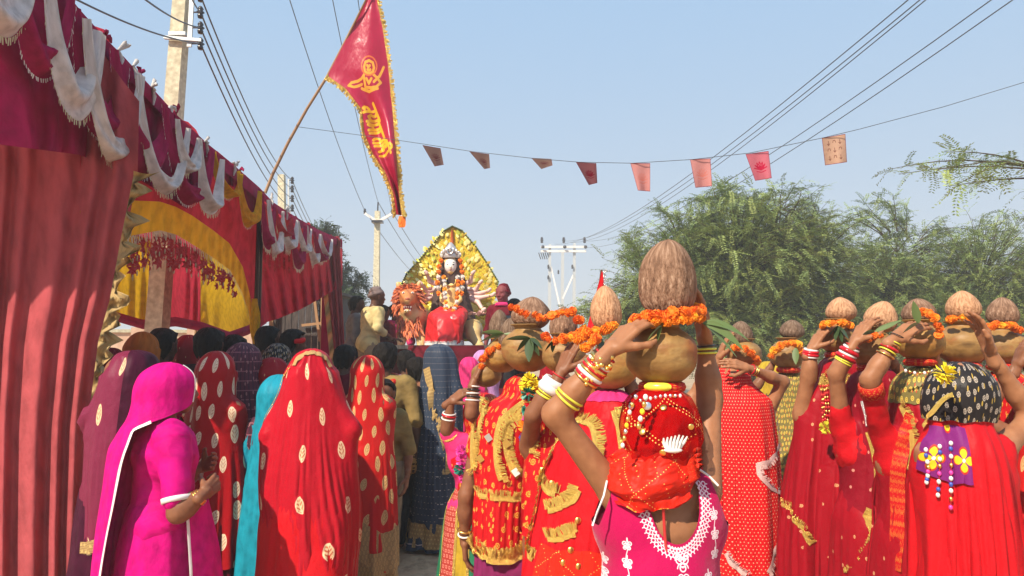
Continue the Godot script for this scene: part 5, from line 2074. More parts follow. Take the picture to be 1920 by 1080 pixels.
func local_arm(o: Node3D, e: Array, w: Array, t: Array, palm: Vector3, curl: float, spread: float) -> Array:
	# an arm read off the photograph: elbow, wrist and finger tip as [x, y, distance]
	var inv := o.transform.affine_inverse()
	var E := inv * P(e[0], e[1], e[2])
	var W := inv * P(w[0], w[1], w[2])
	var T := inv * P(t[0], t[1], t[2])
	return [E, W, T - W, inv.basis * palm, curl, spread]


func man(label: String, px: float, d: float, top: float, yaw: float, group: String, shirt_m: String, legs_m: String, spec := {}) -> Node3D:
	spec.male = spec.get("male", true)
	var o := person_at(label, px, d, top, yaw, group, spec)
	var sk: Dictionary = spec.sk
	if spec.get("hair", true):
		hair_cap(o, sk, px, 0.0, spec.get("look", 0.0))
	shirt(o, sk, M[shirt_m], spec.get("sleeve", 0.55), 0.018)
	trousers(o, sk, M[legs_m])
	if spec.get("face", false):
		face(o, sk, spec.get("look", 0.0), spec.get("nod", 0.0))
	return o


func veiled(label: String, px: float, d: float, top: float, yaw: float, group: String, veil_m: String, skirt_m: String, spec := {}) -> Node3D:
	var o := person_at(label, px, d, top, yaw, group, spec)
	var h: float = spec.h
	var sd: float = spec.get("seed", px * 0.37)
	if spec.has("blouse"):
		shirt(o, spec.sk, M[spec.blouse], spec.get("sleeve", 0.3), 0.01, "blouse")
	skirt(o, h, M[skirt_m], sd + 3.0, spec.get("skirt_w", 0.86), "skirt", 0.016)
	var opts := {"seed": sd, "a0": -2.95, "a1": 2.95, "nu": 84, "nv": 60, "f0": 0.004, "f1": 0.026, "freq": 7.0}
	opts.merge(spec.get("veil", {}), true)
	var L := loft(spec.get("rings", veil_rings(h, spec.get("w", 1.0), spec.get("end", 0.45), spec.get("dep", 1.0))), opts)
	drape(L, spec.get("slack", 0.18), 90, 0.12, 0.12, limbs(spec.sk))
	var v := part("veil", loft_geo(L).mesh(M[veil_m]), o)
	spec.L = L
	spec.V = v
	if spec.has("border"):
		var bw: float = spec.get("border_w", 0.05)
		part("border", loft_geo(L, 1.0 - bw, 1.0, 0.004, INF, INF, 0, 6).mesh(M[spec.border]), v)
	return o


# ---------------------------------------------------------------- the crowd
func rows(o: Node3D, d: float, list: Array) -> Array:
	# outline of a hanging cloth: [height line, left edge, right edge, half depth in metres]
	var out := []
	for r in list:
		var a := P(r[1], r[0], d)
		var b := P(r[2], r[0], d)
		out.append([a.y, (a.x + b.x) * 0.5 - o.position.x, -d - o.position.z + (r[4] if r.size() > 4 else 0.0), (b.x - a.x) * 0.5, r[3]])
	return out


func head_rows(hx: float, top: float, r: float, rz := 0.112) -> Array:
	# the rounded outline of a covered head, from its crown to the nape
	var out := []
	for q in [[0.0, 0.10], [0.055, 0.33], [0.15, 0.53], [0.32, 0.75], [0.58, 0.93], [0.95, 1.04], [1.45, 1.06], [1.9, 0.98], [2.2, 0.96]]:
		out.append([top + q[0] * r, hx - r * q[1], hx + r * q[1], rz * q[1]])
	return out


func aim_head(o: Node3D, sk: Dictionary, px: float, top: float, r: float, d: float) -> void:
	var q := o.transform.affine_inverse() * P(px, top + r * 1.05, d)
	sk.torso.append([sk.neck - Vector3(0, 0.06, 0), q, 0.052 * sk.s, 0.048 * sk.s])
	sk.head = q


func seen_at(q: Vector3) -> Vector2:
	var c := cam_basis.inverse() * (q - Vector3(0, EYE, 0))
	return Vector2(960.0 + FOCAL * c.x / -c.z, 540.0 - FOCAL * c.y / -c.z)


func loft_find(o: Node3D, L: Dictionary, px: float, py: float) -> Vector2:
	# which (angle, v) of a cloth the photograph shows at a point
	var best := Vector2.ZERO
	var span := Vector2(1.45, 0.5)
	var mid := Vector2(0.0, 0.5)
	for pass_n in 3:
		var bd := 1e9
		for x in 15:
			for y in 15:
				var c := mid + span * Vector2(x / 7.0 - 1.0, y / 7.0 - 1.0)
				c.y = clampf(c.y, 0.0, 1.0)
				var dd := seen_at(o.transform * loft_at(L, c.x - o.rotation.y, c.y)).distance_to(Vector2(px, py))
				if dd < bd:
					bd = dd
					best = c
		mid = best
		span *= 0.2
	return Vector2(best.x - o.rotation.y, best.y)


func path_on(o: Node3D, L: Dictionary, pts: Array, n := 5) -> Array:
	var ks := []
	for q in pts:
		ks.append(loft_find(o, L, q[0], q[1]))
	var out := []
	for k in ks.size() - 1:
		var p0: Vector2 = ks[maxi(k - 1, 0)]
		var p1: Vector2 = ks[k]
		var p2: Vector2 = ks[k + 1]
		var p3: Vector2 = ks[mini(k + 2, ks.size() - 1)]
		for j in n:
			out.append(p1.cubic_interpolate(p2, p0, p3, float(j) / n))
	out.append(ks[-1])
	return out


func beads(o: Node3D, called: String, pts: Array, d: float, mats: Array, r: float) -> void:
	# a strand of beads hanging through points of the photograph
	var path := PackedVector3Array()
	for k in pts.size():
		path.append(o.transform.affine_inverse() * P(pts[k][0], pts[k][1], d if pts[k].size() < 3 else pts[k][2]))
	var g := Geo.new()
	g.tube(path, [0.0016], 4)
	var s := part(called, g.mesh(M.thread_red), o)
	var n := 0
	for k in pts.size() - 1:
		var m := maxi(1, int(path[k].distance_to(path[k + 1]) / (r * 2.6)))
		for j in m:
			var b := Geo.new()
			b.ball(path[k].lerp(path[k + 1], (j + 0.5) / m), Vector3(r, r * 1.25, r), 8, 6)
			part("bead", b.mesh(M[mats[n % mats.size()]]), s)
			n += 1


func beads_on(o: Node3D, L: Dictionary, called: String, pts: Array, mats: Array, r: float) -> void:
	var out := []
	for q in path_on(o, L, pts, 4):
		var w := o.transform * loft_at(L, q.x, q.y, r + 0.004)
		var s := seen_at(w)
		out.append([s.x, s.y, -w.z])
	beads(o, called, out, 0.0, mats, r)


func pompom(o: Node3D, at: Vector3, r: float, m: String, sd: int) -> void:
	var g := Geo.new()
	var q := RandomNumberGenerator.new()
	q.seed = sd
	for k in 70:
		var dir := Vector3(q.randfn(), q.randfn(), q.randfn()).normalized()
		var s := dir.cross(Vector3(q.randf(), 1, q.randf())).normalized() * r * 0.22
		g.quad(at + dir * r * 0.3 - s * 0.3, at + dir * r * 0.3 + s * 0.3, at + dir * r * q.randf_range(0.85, 1.1) + s, at + dir * r * q.randf_range(0.85, 1.1) - s)
	part("pompom", g.mesh(M[m], false), o)


func build_people() -> void:
	main_girl()
	right_side()
	centre()
	left_side()


func main_girl() -> void:
	var d := 1.9
	var foot := ground_at(1230, d)
	var o := thing("person", "girl in a sleeveless magenta top holding the biggest pot on her head, nearest", "person", foot)
	var spec := {"arm_l": local_arm(o, [1041, 776, 1.84], [1146, 655, 1.80], [1206, 590, 1.835], Vector3(0.8, -0.1, -0.6), 0.55, 0.25), "arm_r": local_arm(o, [1331, 748, 1.99], [1322, 640, 1.99], [1303, 512, 1.97], Vector3(-0.9, 0.05, 0.25), 0.25, 0.2), "arm_thick": 0.97, "nod": 0.05}
	var h := P(1230, 728, d).y
	var sk := skeleton(h, spec)
	sk.head = o.transform.affine_inverse() * P(1234, 800, d)
	sk.torso.append([Vector3(0, 1.25, 0.01) * sk.s, Vector3(0.004, 1.43, 0.0) * sk.s, 0.056, 0.05])
	part("body", body_geo(sk, spec, 0.012).mesh(M.skin_light), o)
	# sleeveless top cut from its cloth: round open back edged with white embroidery
	var bones := fat(sk.torso.slice(0, 5), 0.015)
	bones.append([Vector3(0, 0.95, 0.0), Vector3(0, 0.62, 0.0), 0.155, 0.19])
	bones.append([Vector3(-0.078, 1.09, 0), Vector3(0.078, 1.09, 0), 0.102, 0.102])
	var g := sdf_geo(bones, 0.012, 0.03)
	for k in g.v.size():
		var q := g.v[k]
		g.uv[k] = Vector2((q.x + 0.3) / 0.6, (1.26 - q.y) / 0.6)
		var f := nz.get_noise_3d(q.x * 700.0, q.y * 300.0, q.z * 300.0) * 0.010 * smoothstep(1.12, 0.95, q.y)
		g.v[k] += Vector3(0, 0, signf(q.z)) * f
	part("sleeveless_top", g.mesh(kurta_cloth()), o)
	skirt(o, h, M.red_plain, 4.0, 1.0)
	# piping round the armholes
	for side in [-1.0, 1.0]:
		var pp := PackedVector3Array()
		for q in ([[1138, 902, 1.835], [1132, 930, 1.79], [1120, 960, 1.775], [1111, 985, 1.79]] if side < 0.0 else [[1308, 878, 1.83], [1330, 893, 1.80], [1346, 910, 1.82]]):
			pp.append(o.transform.affine_inverse() * P(q[0], q[1], q[2]))
		var pg := Geo.new()
		pg.tube(pp, [0.0028], 6)
		part("piping", pg.mesh(M.white_trim), o)
	var sg := Geo.new()
	sg.tube(PackedVector3Array([o.transform.affine_inverse() * P(1243, 940, 1.775), o.transform.affine_inverse() * P(1245, 975, 1.78), o.transform.affine_inverse() * P(1247, 1008, 1.777), o.transform.affine_inverse() * P(1252, 1060, 1.772)]), [0.004], 6)
	part("drawstring", sg.mesh(M.thread_red), o)
	# hair and net veil
	var hg := Geo.new()
	hg.ball(o.transform.affine_inverse() * P(1236, 796, d - 0.005), Vector3(0.094, 0.112, 0.105), 24, 16)
	hg.ball(o.transform.affine_inverse() * P(1240, 850, d - 0.07), Vector3(0.062, 0.05, 0.05), 18, 12)
	part("hair", hg.mesh(M.hair), o)
	var L := loft(rows(o, d, [[724, 1226, 1244, 0.012], [727, 1206, 1264, 0.05], [735, 1186, 1284, 0.082], [752, 1170, 1300, 0.108], [780, 1161, 1312, 0.126], [812, 1160, 1314, 0.128], [840, 1170, 1308, 0.118, 0.005], [866, 1186, 1296, 0.098, 0.01], [884, 1192, 1286, 0.09, 0.012]]),
		{"a0": -2.4, "a1": 2.4, "nu": 130, "nv": 80, "f0": 0.002, "f1": 0.015, "freq": 13.0, "seed": 2.0, "shear": 6.0, "swag": 10.0, "uvr": 0.12})
	var v := part("veil", loft_geo(L).mesh(M.red_net), o, "sheer red net veil sewn with gold sequins")
	part("veil_crown", loft_geo(L, 0.0, 0.2, 0.003, -2.3, 2.3, 60, 12).mesh(M.red_sequin), v)
	var W := loft(rows(o, d, [[826, 1172, 1308, 0.118], [842, 1152, 1313, 0.126], [862, 1134, 1315, 0.134], [886, 1124, 1312, 0.136, 0.006], [902, 1132, 1304, 0.130, 0.008], [914, 1150, 1294, 0.122, 0.008]]),
		{"a0": -2.3, "a1": 2.3, "nu": 130, "nv": 50, "f0": 0.006, "f1": 0.016, "freq": 9.0, "seed": 5.0, "shear": 7.0, "swag": 12.0, "tilt": 0.022, "hem": func(a: float) -> float: return -0.030 * cos(a * 1.3) + 0.03 * smoothstep(0.8, 1.6, absf(a)), "uvr": 0.12})
	part("veil_wrap", loft_geo(W).mesh(M.red_sequin), v)
	part("gold_hem", loft_geo(W, 0.95, 1.0, 0.002, -2.2, 2.2, 110, 4).mesh(M.red_brocade), v)
	# knot and loose end at the right of the nape
	var kg := Geo.new()
	for k in 4:
		kg.tube(PackedVector3Array([o.transform.affine_inverse() * P(1300, 850 + k * 6, 1.79), o.transform.affine_inverse() * P(1309 + k, 843 + k * 10, 1.765), o.transform.affine_inverse() * P(1300 + k * 2, 866 + k * 8, 1.775), o.transform.affine_inverse() * P(1285, 885 + k * 8, 1.80)]), [0.004, 0.011, 0.012, 0.004], 7)
	part("veil_knot", kg.mesh(M.red_sequin), v)
	# discs, mirrors and strands
	for c in [[1243, 764, 0.0085, "gold"], [1242, 848, 0.0085, "gold"], [1206, 809, 0.009, "gold"], [1231, 911, 0.0085, "gold"], [1215, 761, 0.011, "silver"], [1187, 761, 0.010, "silver"], [1293, 800, 0.008, "gold"], [1288, 905, 0.006, "gold"], [1176, 900, 0.007, "gold"], [1262, 742, 0.006, "gold"]]:
		var av := loft_find(o, L, c[0], c[1])
		var q := loft_at(L, av.x, av.y, 0.006)
		var n := loft_normal(L, av.x, av.y)
		var cg := Geo.new()
		var t := n.cross(Vector3.UP).normalized()
		var disc := Geo.new()
		disc.lathe([Vector2(0.0, 0.002), Vector2(c[2] * 0.8, 0.0025), Vector2(c[2], 0.0012), Vector2(c[2], -0.001)], 16)
		cg.join(disc, Transform3D(Basis(t, n, t.cross(n)), q))
		part("disc", cg.mesh(M[c[3]]), v)
	beads(o, "strand", [[1196, 736], [1188, 752], [1178, 780], [1172, 815], [1166, 842]], 1.755, ["silver", "gold", "bangle_white", "gold", "pom_yellow"], 0.0055)
	beads(o, "strand", [[1212, 738], [1206, 765], [1199, 792], [1196, 806]], 1.75, ["bangle_white", "gold", "pom_yellow"], 0.0065)
	beads(o, "strand", [[1196, 752], [1215, 748], [1243, 742], [1280, 742]], 1.765, ["silver", "silver", "bangle_white"], 0.004)
	var clip := Geo.new()
	var cq := P(1262, 838, 1.757)
	for k in 7:
		var e := Vector3((k - 3) * 0.0085, 0.0, 0.0)
		clip.tube(PackedVector3Array([cq + Vector3(e.x * 0.75, -0.010 + 0.003 * absf(k - 3), 0), cq + Vector3(e.x, 0.012, 0.008), cq + Vector3(e.x * 1.15 + 0.006, 0.030 - 0.002 * absf(k - 4.0), 0.003)]), [0.0036, 0.004, 0.0022], 6)
	clip.ball(cq + Vector3(0, -0.008, 0.0), Vector3(0.024, 0.007, 0.006), 12, 6)
	var cl := Geo.new()
	cl.join(clip, o.transform.affine_inverse())
	part("hair_clip", cl.mesh(M.bangle_white), o)
	# bangles
	bangles(o, sk, 0, [[0.22, "bangle_yellow", 0.0036], [0.27, "bangle_yellow", 0.0036], [0.90, "thread_red", 0.0028]])
	for k in 9:
		bangles(o, sk, 0, [[0.55 + k * 0.034, ["gold", "bangle_red", "bangle_white", "gold", "bangle_red"][k % 5], 0.0036 + 0.001 * (k % 3)]])
	bangles(o, sk, 1, [[0.80, "bangle_yellow", 0.0034], [0.86, "bangle_yellow", 0.0034], [0.92, "insulator", 0.002]])
	var dg := RandomNumberGenerator.new()
	dg.seed = 6
	var A: Array = sk.arms[0]
	for k in 14:
		var c := Geo.new()
		var q: Vector3 = A[1].lerp(A[2], dg.randf_range(0.58, 0.84)) + Vector3(dg.randf_range(-0.6, 1.0), dg.randf_range(-0.7, 0.7), 1.0).normalized() * 0.036
		c.ball(q, Vector3.ONE * dg.randf_range(0.005, 0.008), 8, 6)
		part("charm", c.mesh(M.gold), o)


func kurta_cloth() -> StandardMaterial3D:
	var n := 1024
	var im := Image.create(n, n, false, Image.FORMAT_RGBA8)
	var base := lin(0.47, 0.004, 0.075)
	im.fill(base)
	var to := func(px: float, py: float) -> Vector2:
		# metres across and down on the garment, taken from the photograph's scale
		return Vector2(((px - 1230.0) * 0.00138 + 0.3) / 0.6 * n, (1.26 - (EYE - (py - HORIZON) * 0.00138)) / 0.6 * n)
	for s in 4:
		im.blend_rect(grain, Rect2i(0, 0, 512, 512), Vector2i((s % 2) * 512, (s / 2 % 2) * 512))
	var white := Color(0.90, 0.82, 0.84)
	# the neck opening
	var neck := func(y: float) -> float:
		# half width of the opening at a height line
		return 47.0 * sqrt(clampf(1.0 - pow((y - 930.0) / 76.0, 2.0), 0.0, 1.0)) if y > 930.0 else 47.0 + (930.0 - y) * 0.18
	for y in n:
		var py := HORIZON + (EYE - (1.26 - float(y) / n * 0.6)) / 0.00138
		if py < 1007.0:
			var hw: float = neck.call(py)
			var a: Vector2 = to.call(1245.0 - hw, py)
			var b: Vector2 = to.call(1245.0 + hw, py)
			if b.x > a.x + 1.0:
				im.fill_rect(Rect2i(int(a.x), y, int(b.x - a.x), 1), Color(base.r, base.g, base.b, 0.0))
		if py < 985.0:
			# armholes: the cloth ends at the shoulder
			var out := 92.0 + maxf(0.0, py - 905.0) * 0.36
			var l: Vector2 = to.call(1230.0 - out, py)
			var r: Vector2 = to.call(1230.0 + out, py)
			im.fill_rect(Rect2i(0, y, maxi(0, int(l.x)), 1), Color(base.r, base.g, base.b, 0.0))
			im.fill_rect(Rect2i(int(r.x), y, n - int(r.x), 1), Color(base.r, base.g, base.b, 0.0))
	# embroidered scallops round the opening: two rows of loops
	for k in 37:
		var t := k / 36.0
		var a := lerpf(-1.95, 1.95, t)
		var c := Vector2(1245.0 + sin(a) * 50.0, 934.0 + cos(a) * 78.0)
		var out := Vector2(sin(a), cos(a) * 0.9).normalized()
		if absf(a) > 1.5:
			out = Vector2(signf(a), 0.1)
		for j in 2:
			var q := c + out * (4.0 + 9.0 * j)
			var ring := []
			for i in 9:
				var w := i * TAU / 8.0
				ring.append(to.call(q.x + cos(w) * 3.6, q.y + sin(w) * 3.6))
			stroke(im, ring, 2.2, white)
		stroke(im, [to.call(c.x, c.y), to.call((c + out * 2.0).x, (c + out * 2.0).y)], 3.5, white)
		stroke(im, [to.call((c + out * 17.0).x, (c + out * 17.0).y), to.call((c + out * 20.0).x, (c + out * 20.0).y)], 2.2, white)
	# curled drop under it and stems on each side
	var curl := func(cx: float, cy: float, r: float, flip: float, up: float) -> void:
		var pp := []
		for i in 22:
			var w := i * 0.42
			var rr := r * (1.0 - i / 26.0)
			pp.append(to.call(cx + flip * (rr * cos(w) - r), cy + up * rr * sin(w)))
		stroke(im, pp, 2.4, white)
	for f in [-1.0, 1.0]:
		curl.call(1250.0 + f * 4, 1030.0, 9.0, f, 1.0)
		curl.call(1250.0 + f * 10, 1044.0, 9.0, f, -1.0)
		curl.call(1250.0 + f * 4, 1058.0, 8.0, f, 1.0)
		curl.call(1250.0 + f * 16, 1026.0, 7.0, f, -1.0)
		curl.call(1250.0 + f * 2, 1074.0, 6.0, f, 1.0)
	for s in [[1155, 998, 82.0], [1318, 945, 90.0], [1118, 1040, 60.0], [1192, 1068, 40.0], [1300, 1056, 40.0]]:
		var stem := []
		for i in 12:
			stem.append(to.call(s[0] + 2.0 * sin(i * 0.9), s[1] + s[2] * i / 11.0))
		stroke(im, stem, 1.8, white)
		for t in [0.12, 0.5, 0.9]:
			for f in [-1.0, 1.0]:
				curl.call(s[0] + f * 1.0, s[1] + s[2] * t, 5.0, f, 1.0)
				curl.call(s[0] + f * 1.0, s[1] + s[2] * t + 9, 4.0, f, -1.0)
			stroke(im, [to.call(s[0], s[1] + s[2] * t - 9), to.call(s[0], s[1] + s[2] * t - 3)], 3.0, white)
	var m := mat("kurta", Color.WHITE, 0.6)
	m.albedo_texture = ImageTexture.create_from_image(im)
	m.transparency = BaseMaterial3D.TRANSPARENCY_ALPHA_SCISSOR
	m.alpha_scissor_threshold = 0.5
	m.normal_enabled = true
	m.normal_texture = crumple
	m.normal_scale = 0.3
	m.metallic_specular = 0.12
	m.texture_repeat = false
	m.rim_enabled = true
	m.rim = 0.3
	m.rim_tint = 0.8
	return m


func right_side() -> void:
	var grp := "women carrying pots in the procession"
	# woman in the dotted red sari
	var o := thing("person", "woman in a bright red sari of tiny white dots, arm raised", "person", ground_at(1388, 3.9), 0.0, grp)
	var spec := {"arm_r": local_arm(o, [1468, 716, 3.86], [1402, 690, 3.76], [1348, 672, 3.72], Vector3(0, -0.6, -0.8), 0.35, 0.5), "arm_l": "up", "skin": "skin_light"}
	var h := P(1380, 690, 3.9).y
	var sk := skeleton(h, spec)
	aim_head(o, sk, 1375.0, 684.0, 34.0, 3.9)
	part("body", body_geo(sk, spec).mesh(M.skin_light), o)
	skirt(o, h, M.red_plain, 7.0)
	var L := loft(rows(o, 3.9, head_rows(1375.0, 684.0, 34.0).slice(0, 6) + [[733, 1330, 1426, 0.13], [756, 1318, 1448, 0.165], [800, 1310, 1462, 0.21], [880, 1306, 1463, 0.23], [980, 1304, 1464, 0.24], [1085, 1300, 1462, 0.25]]), {"a0": -2.9, "a1": 2.9, "nu": 110, "nv": 70, "f0": 0.003, "f1": 0.020, "freq": 6.0, "seed": 5.0, "uvr": 0.22})
	drape(L, 0.30, 120, 0.205, 0.12, limbs(sk))
	var v := part("sari", loft_geo(L).mesh(M.red_dots), o)
	for pp in [[[1448, 725], [1462, 790], [1464, 830], [1445, 862], [1420, 872]], [[1420, 868], [1436, 905], [1460, 945], [1464, 985], [1452, 1030], [1440, 1075]], [[1362, 1036], [1378, 1062], [1400, 1078]]]:
		var path := path_on(o, L, pp)
		part("lace_border", ribbon(L, path, 0.026, 0.022, 9).mesh(M.lace), v)
	bangles(o, sk, 1, [[0.84, "gold", 0.003], [0.90, "bangle_red", 0.003], [0.80, "gold", 0.0022]])
	# gold-patterned woman behind her
	veiled("woman in a gold and green patterned veil behind the dotted red sari", 1480, 4.8, 690, 0.0, grp, "gold_brocade", "red_plain", {"arm_l": "up", "arm_r": "up", "w": 0.86, "border": "zari"})
	# woman with white and red wrist bangles
	o = thing("person", "woman in sheer deep red with a long lime tassel down her back", "person", ground_at(1545, 3.5), 0.0, grp)
	spec = {"arm_l": local_arm(o, [1516, 705, 3.44], [1521, 655, 3.42], [1548, 608, 3.42], Vector3(1, 0, -0.3), 0.5, 0.3), "arm_r": "up", "skin": "skin_light"}
	h = P(1565, 672, 3.5).y
	sk = skeleton(h, spec)
	aim_head(o, sk, 1569.0, 666.0, 38.0, 3.5)
	part("body", body_geo(sk, spec).mesh(M.skin_light), o)
	skirt(o, h, M.red_deep, 9.0)
	L = loft(rows(o, 3.5, head_rows(1569.0, 666.0, 38.0).slice(0, 6) + [[722, 1522, 1608, 0.13], [750, 1504, 1613, 0.155], [795, 1484, 1618, 0.20], [850, 1470, 1606, 0.21], [950, 1466, 1598, 0.22], [1060, 1470, 1600, 0.22]]), {"a0": -2.9, "a1": 2.9, "nu": 110, "nv": 70, "f0": 0.004, "f1": 0.055, "freq": 8.0, "seed": 8.0, "uvr": 0.2})
	drape(L, 0.30, 120, 0.205, 0.12, limbs(sk))
	v = part("veil", loft_geo(L).mesh(M.red_deep), o)
	part("gold_border", ribbon(L, path_on(o, L, [[1466, 944], [1484, 955], [1494, 980], [1508, 995], [1520, 1020]]), 0.022, 0.025, 3).mesh(M.gold_tinsel, false), v)
	part("gold_border", ribbon(L, path_on(o, L, [[1540, 706], [1545, 730], [1566, 700], [1590, 720]]), 0.025, 0.03, 4).mesh(M.gold_tinsel, false), v)
	for k in 5:
		beads_on(o, L, "tassel_cord", [[1541 + k * 4, 722], [1543 + k * 4, 760], [1546 + k * 4, 792 + k * 2]], ["bangle_red", "gold", "thread_red", "gold"], 0.006)
	pompom(o, o.transform.affine_inverse() * P(1548, 802, 3.24), 0.03, "bangle_yellow", 4)
	bangles(o, sk, 0, [[0.72, "bangle_white", 0.005], [0.80, "bangle_red", 0.008], [0.90, "bangle_red", 0.008], [0.98, "bangle_white", 0.006]])
	# woman with a striped stack of wrist bangles
	o = thing("person", "woman in dark red with a stack of red and white bangles on her raised forearm", "person", ground_at(1622, 3.2), 0.0, grp)
	spec = {"arm_l": local_arm(o, [1568, 700, 3.12], [1604, 640, 3.08], [1640, 578, 3.10], Vector3(0.9, -0.1, -0.5), 0.45, 0.6), "arm_r": "up", "skin": "skin_light"}
	h = P(1635, 690, 3.2).y
	sk = skeleton(h, spec)
	aim_head(o, sk, 1640.0, 684.0, 42.0, 3.2)
	part("body", body_geo(sk, spec).mesh(M.skin_light), o)
	shirt(o, sk, M.red_plain, 0.18, 0.006, "blouse")
	skirt(o, h, M.red_deep, 11.0)
	L = loft(rows(o, 3.2, head_rows(1640.0, 684.0, 42.0).slice(0, 7) + [[772, 1594, 1692, 0.14], [795, 1592, 1704, 0.17], [825, 1588, 1708, 0.19], [860, 1586, 1708, 0.19], [950, 1584, 1706, 0.2], [1085, 1580, 1706, 0.2]]), {"a0": -2.9, "a1": 2.9, "nu": 100, "nv": 70, "f0": 0.004, "f1": 0.05, "freq": 8.0, "seed": 12.0, "uvr": 0.2})
	drape(L, 0.30, 120, 0.205, 0.12, limbs(sk))
	v = part("veil", loft_geo(L).mesh(M.maroon_sheer), o)
	part("silver_border", ribbon(L, path_on(o, L, [[1618, 752], [1624, 775], [1628, 800]]), 0.018, 0.035, 5).mesh(M.silver_tinsel, false), v)
	part("gold_border", ribbon(L, path_on(o, L, [[1630, 810], [1640, 840], [1648, 890], [1642, 920]]), 0.035, 0.03, 6).mesh(M.gold_tinsel, false), v)
	part("gold_border", ribbon(L, path_on(o, L, [[1634, 955], [1622, 985], [1600, 1015], [1580, 1050]]), 0.05, 0.04, 7).mesh(M.gold_tinsel, false), v)
	bangles(o, sk, 0, [[0.36, "bangle_yellow", 0.004], [0.42, "bangle_yellow", 0.004], [0.50, "bangle_red", 0.009], [0.60, "bangle_white", 0.006], [0.68, "bangle_red", 0.010], [0.78, "bangle_white", 0.006], [0.86, "thread_red", 0.003]])
	# long-sleeved woman, right edge
	o = thing("person", "woman with a bright red brocade sleeve reaching across to a pot at the right", "person", ground_at(1702, 2.9), 0.0, grp)
	spec = {"arm_l": local_arm(o, [1630, 712, 2.78], [1680, 634, 2.76], [1752, 586, 2.78], Vector3(0.3, -0.6, -0.7), 0.4, 0.45), "arm_r": "up", "skin": "skin_light"}
	h = P(1722, 695, 2.9).y
	sk = skeleton(h, spec)
	aim_head(o, sk, 1727.0, 688.0, 46.0, 2.9)
	part("body", body_geo(sk, spec).mesh(M.skin_light), o)
	shirt(o, sk, M.red_plain, 0.44, 0.004, "blouse")
	sleeve_edge(o, sk, 0, 0.84, 0.010, M.red_brocade, 0.05)
	skirt(o, h, M.red_deep, 13.0)
	L = loft(rows(o, 2.9, head_rows(1727.0, 688.0, 46.0).slice(0, 7) + [[780, 1677, 1782, 0.14], [806, 1672, 1790, 0.17], [840, 1664, 1796, 0.19], [880, 1660, 1796, 0.2], [960, 1652, 1796, 0.21], [1085, 1645, 1798, 0.22]]), {"a0": -2.9, "a1": 2.9, "nu": 110, "nv": 70, "f0": 0.004, "f1": 0.05, "freq": 8.0, "seed": 14.0, "uvr": 0.2})
	drape(L, 0.30, 120, 0.205, 0.12, limbs(sk))
	v = part("veil", loft_geo(L).mesh(M.red_deep), o)
	part("head_ornament", loft_geo(L, 0.0, 0.5, 0.004, -2.4, 2.4, 70, 24).mesh(M.gold_brocade), v)
	part("brocade_border", ribbon(L, path_on(o, L, [[1712, 780], [1694, 830], [1684, 900], [1684, 980], [1680, 1070]]), 0.055).mesh(M.red_brocade), v)
	part("gold_border", ribbon(L, path_on(o, L, [[1690, 760], [1706, 800], [1712, 840], [1704, 880]]), 0.02, 0.03, 8).mesh(M.gold_tinsel, false), v)
	beads(o, "head_band", [[1694, 694], [1710, 699], [1730, 700], [1752, 696]], 2.76, ["bangle_white", "gold"], 0.006)
	bangles(o, sk, 0, [[0.60, "gold", 0.0035], [0.68, "bangle_yellow", 0.0035], [0.76, "bangle_red", 0.006], [0.84, "gold", 0.0035], [0.90, "bangle_yellow", 0.003], [1.05, "insulator", 0.002]])
	# embroidered woman at the very edge
	o = thing("person", "woman with yellow petal embroidery on purple and a black silver scarf, far right", "person", ground_at(1800, 2.5), 0.0, grp)
	spec = {"arm_l": "fold", "arm_r": "up", "skin": "skin_light"}
	h = P(1785, 690, 2.5).y
	sk = skeleton(h, spec)
	aim_head(o, sk, 1800.0, 680.0, 53.0, 2.5)
	part("body", body_geo(sk, spec).mesh(M.skin_light), o)
	skirt(o, h, M.red_plain, 15.0)
	L = loft(rows(o, 2.5, head_rows(1800.0, 680.0, 53.0) + [[815, 1736, 1866, 0.17], [850, 1728, 1878, 0.19], [890, 1724, 1886, 0.2], [970, 1722, 1890, 0.21], [1085, 1718, 1896, 0.22]]), {"a0": -2.9, "a1": 2.9, "nu": 110, "nv": 70, "f0": 0.003, "f1": 0.045, "freq": 8.0, "seed": 17.0, "uvr": 0.2})
	drape(L, 0.30, 120, 0.205, 0.12, limbs(sk))
	v = part("sari", loft_geo(L).mesh(M.red_plain), o)
	part("scarf", loft_geo(L, 0.0, 0.56, 0.006, -2.4, 2.4, 60, 30).mesh(M.black_brocade), v)
	part("embroidered_yoke", loft_geo(L, 0.60, 0.74, 0.008, -1.5, -0.5, 40, 18).mesh(M.purple_flower), v)
	part("gold_border", ribbon(L, path_on(o, L, [[1738, 800], [1750, 775], [1770, 752], [1790, 740]]), 0.016, 0.0, 8, 0.012).mesh(M.gold_tinsel), v)
	for k in 3:
		beads_on(o, L, "charm_strand", [[1742 + k * 22, 840 - k * 6], [1744 + k * 20, 880], [1742 + k * 20, 905 + k * 26]], ["bangle_white", "bead_blue", "bangle_white", "gold", "bead_pink"], 0.007)
	pompom(o, o.transform.affine_inverse() * P(1772, 700, 2.3), 0.036, "pom_yellow", 9)
	veiled("woman in a maroon veil beyond the right edge of the procession", 1880, 3.3, 690, 0.0, grp, "red_brocade", "red_plain", {"arm_l": "up", "arm_r": "up", "border": "zari"})
	veiled("woman in a red veil with gold leaves, outermost on the right", 1960, 3.0, 700, 0.0, grp, "red_leaf", "red_plain", {"arm_l": "up", "arm_r": "up"})


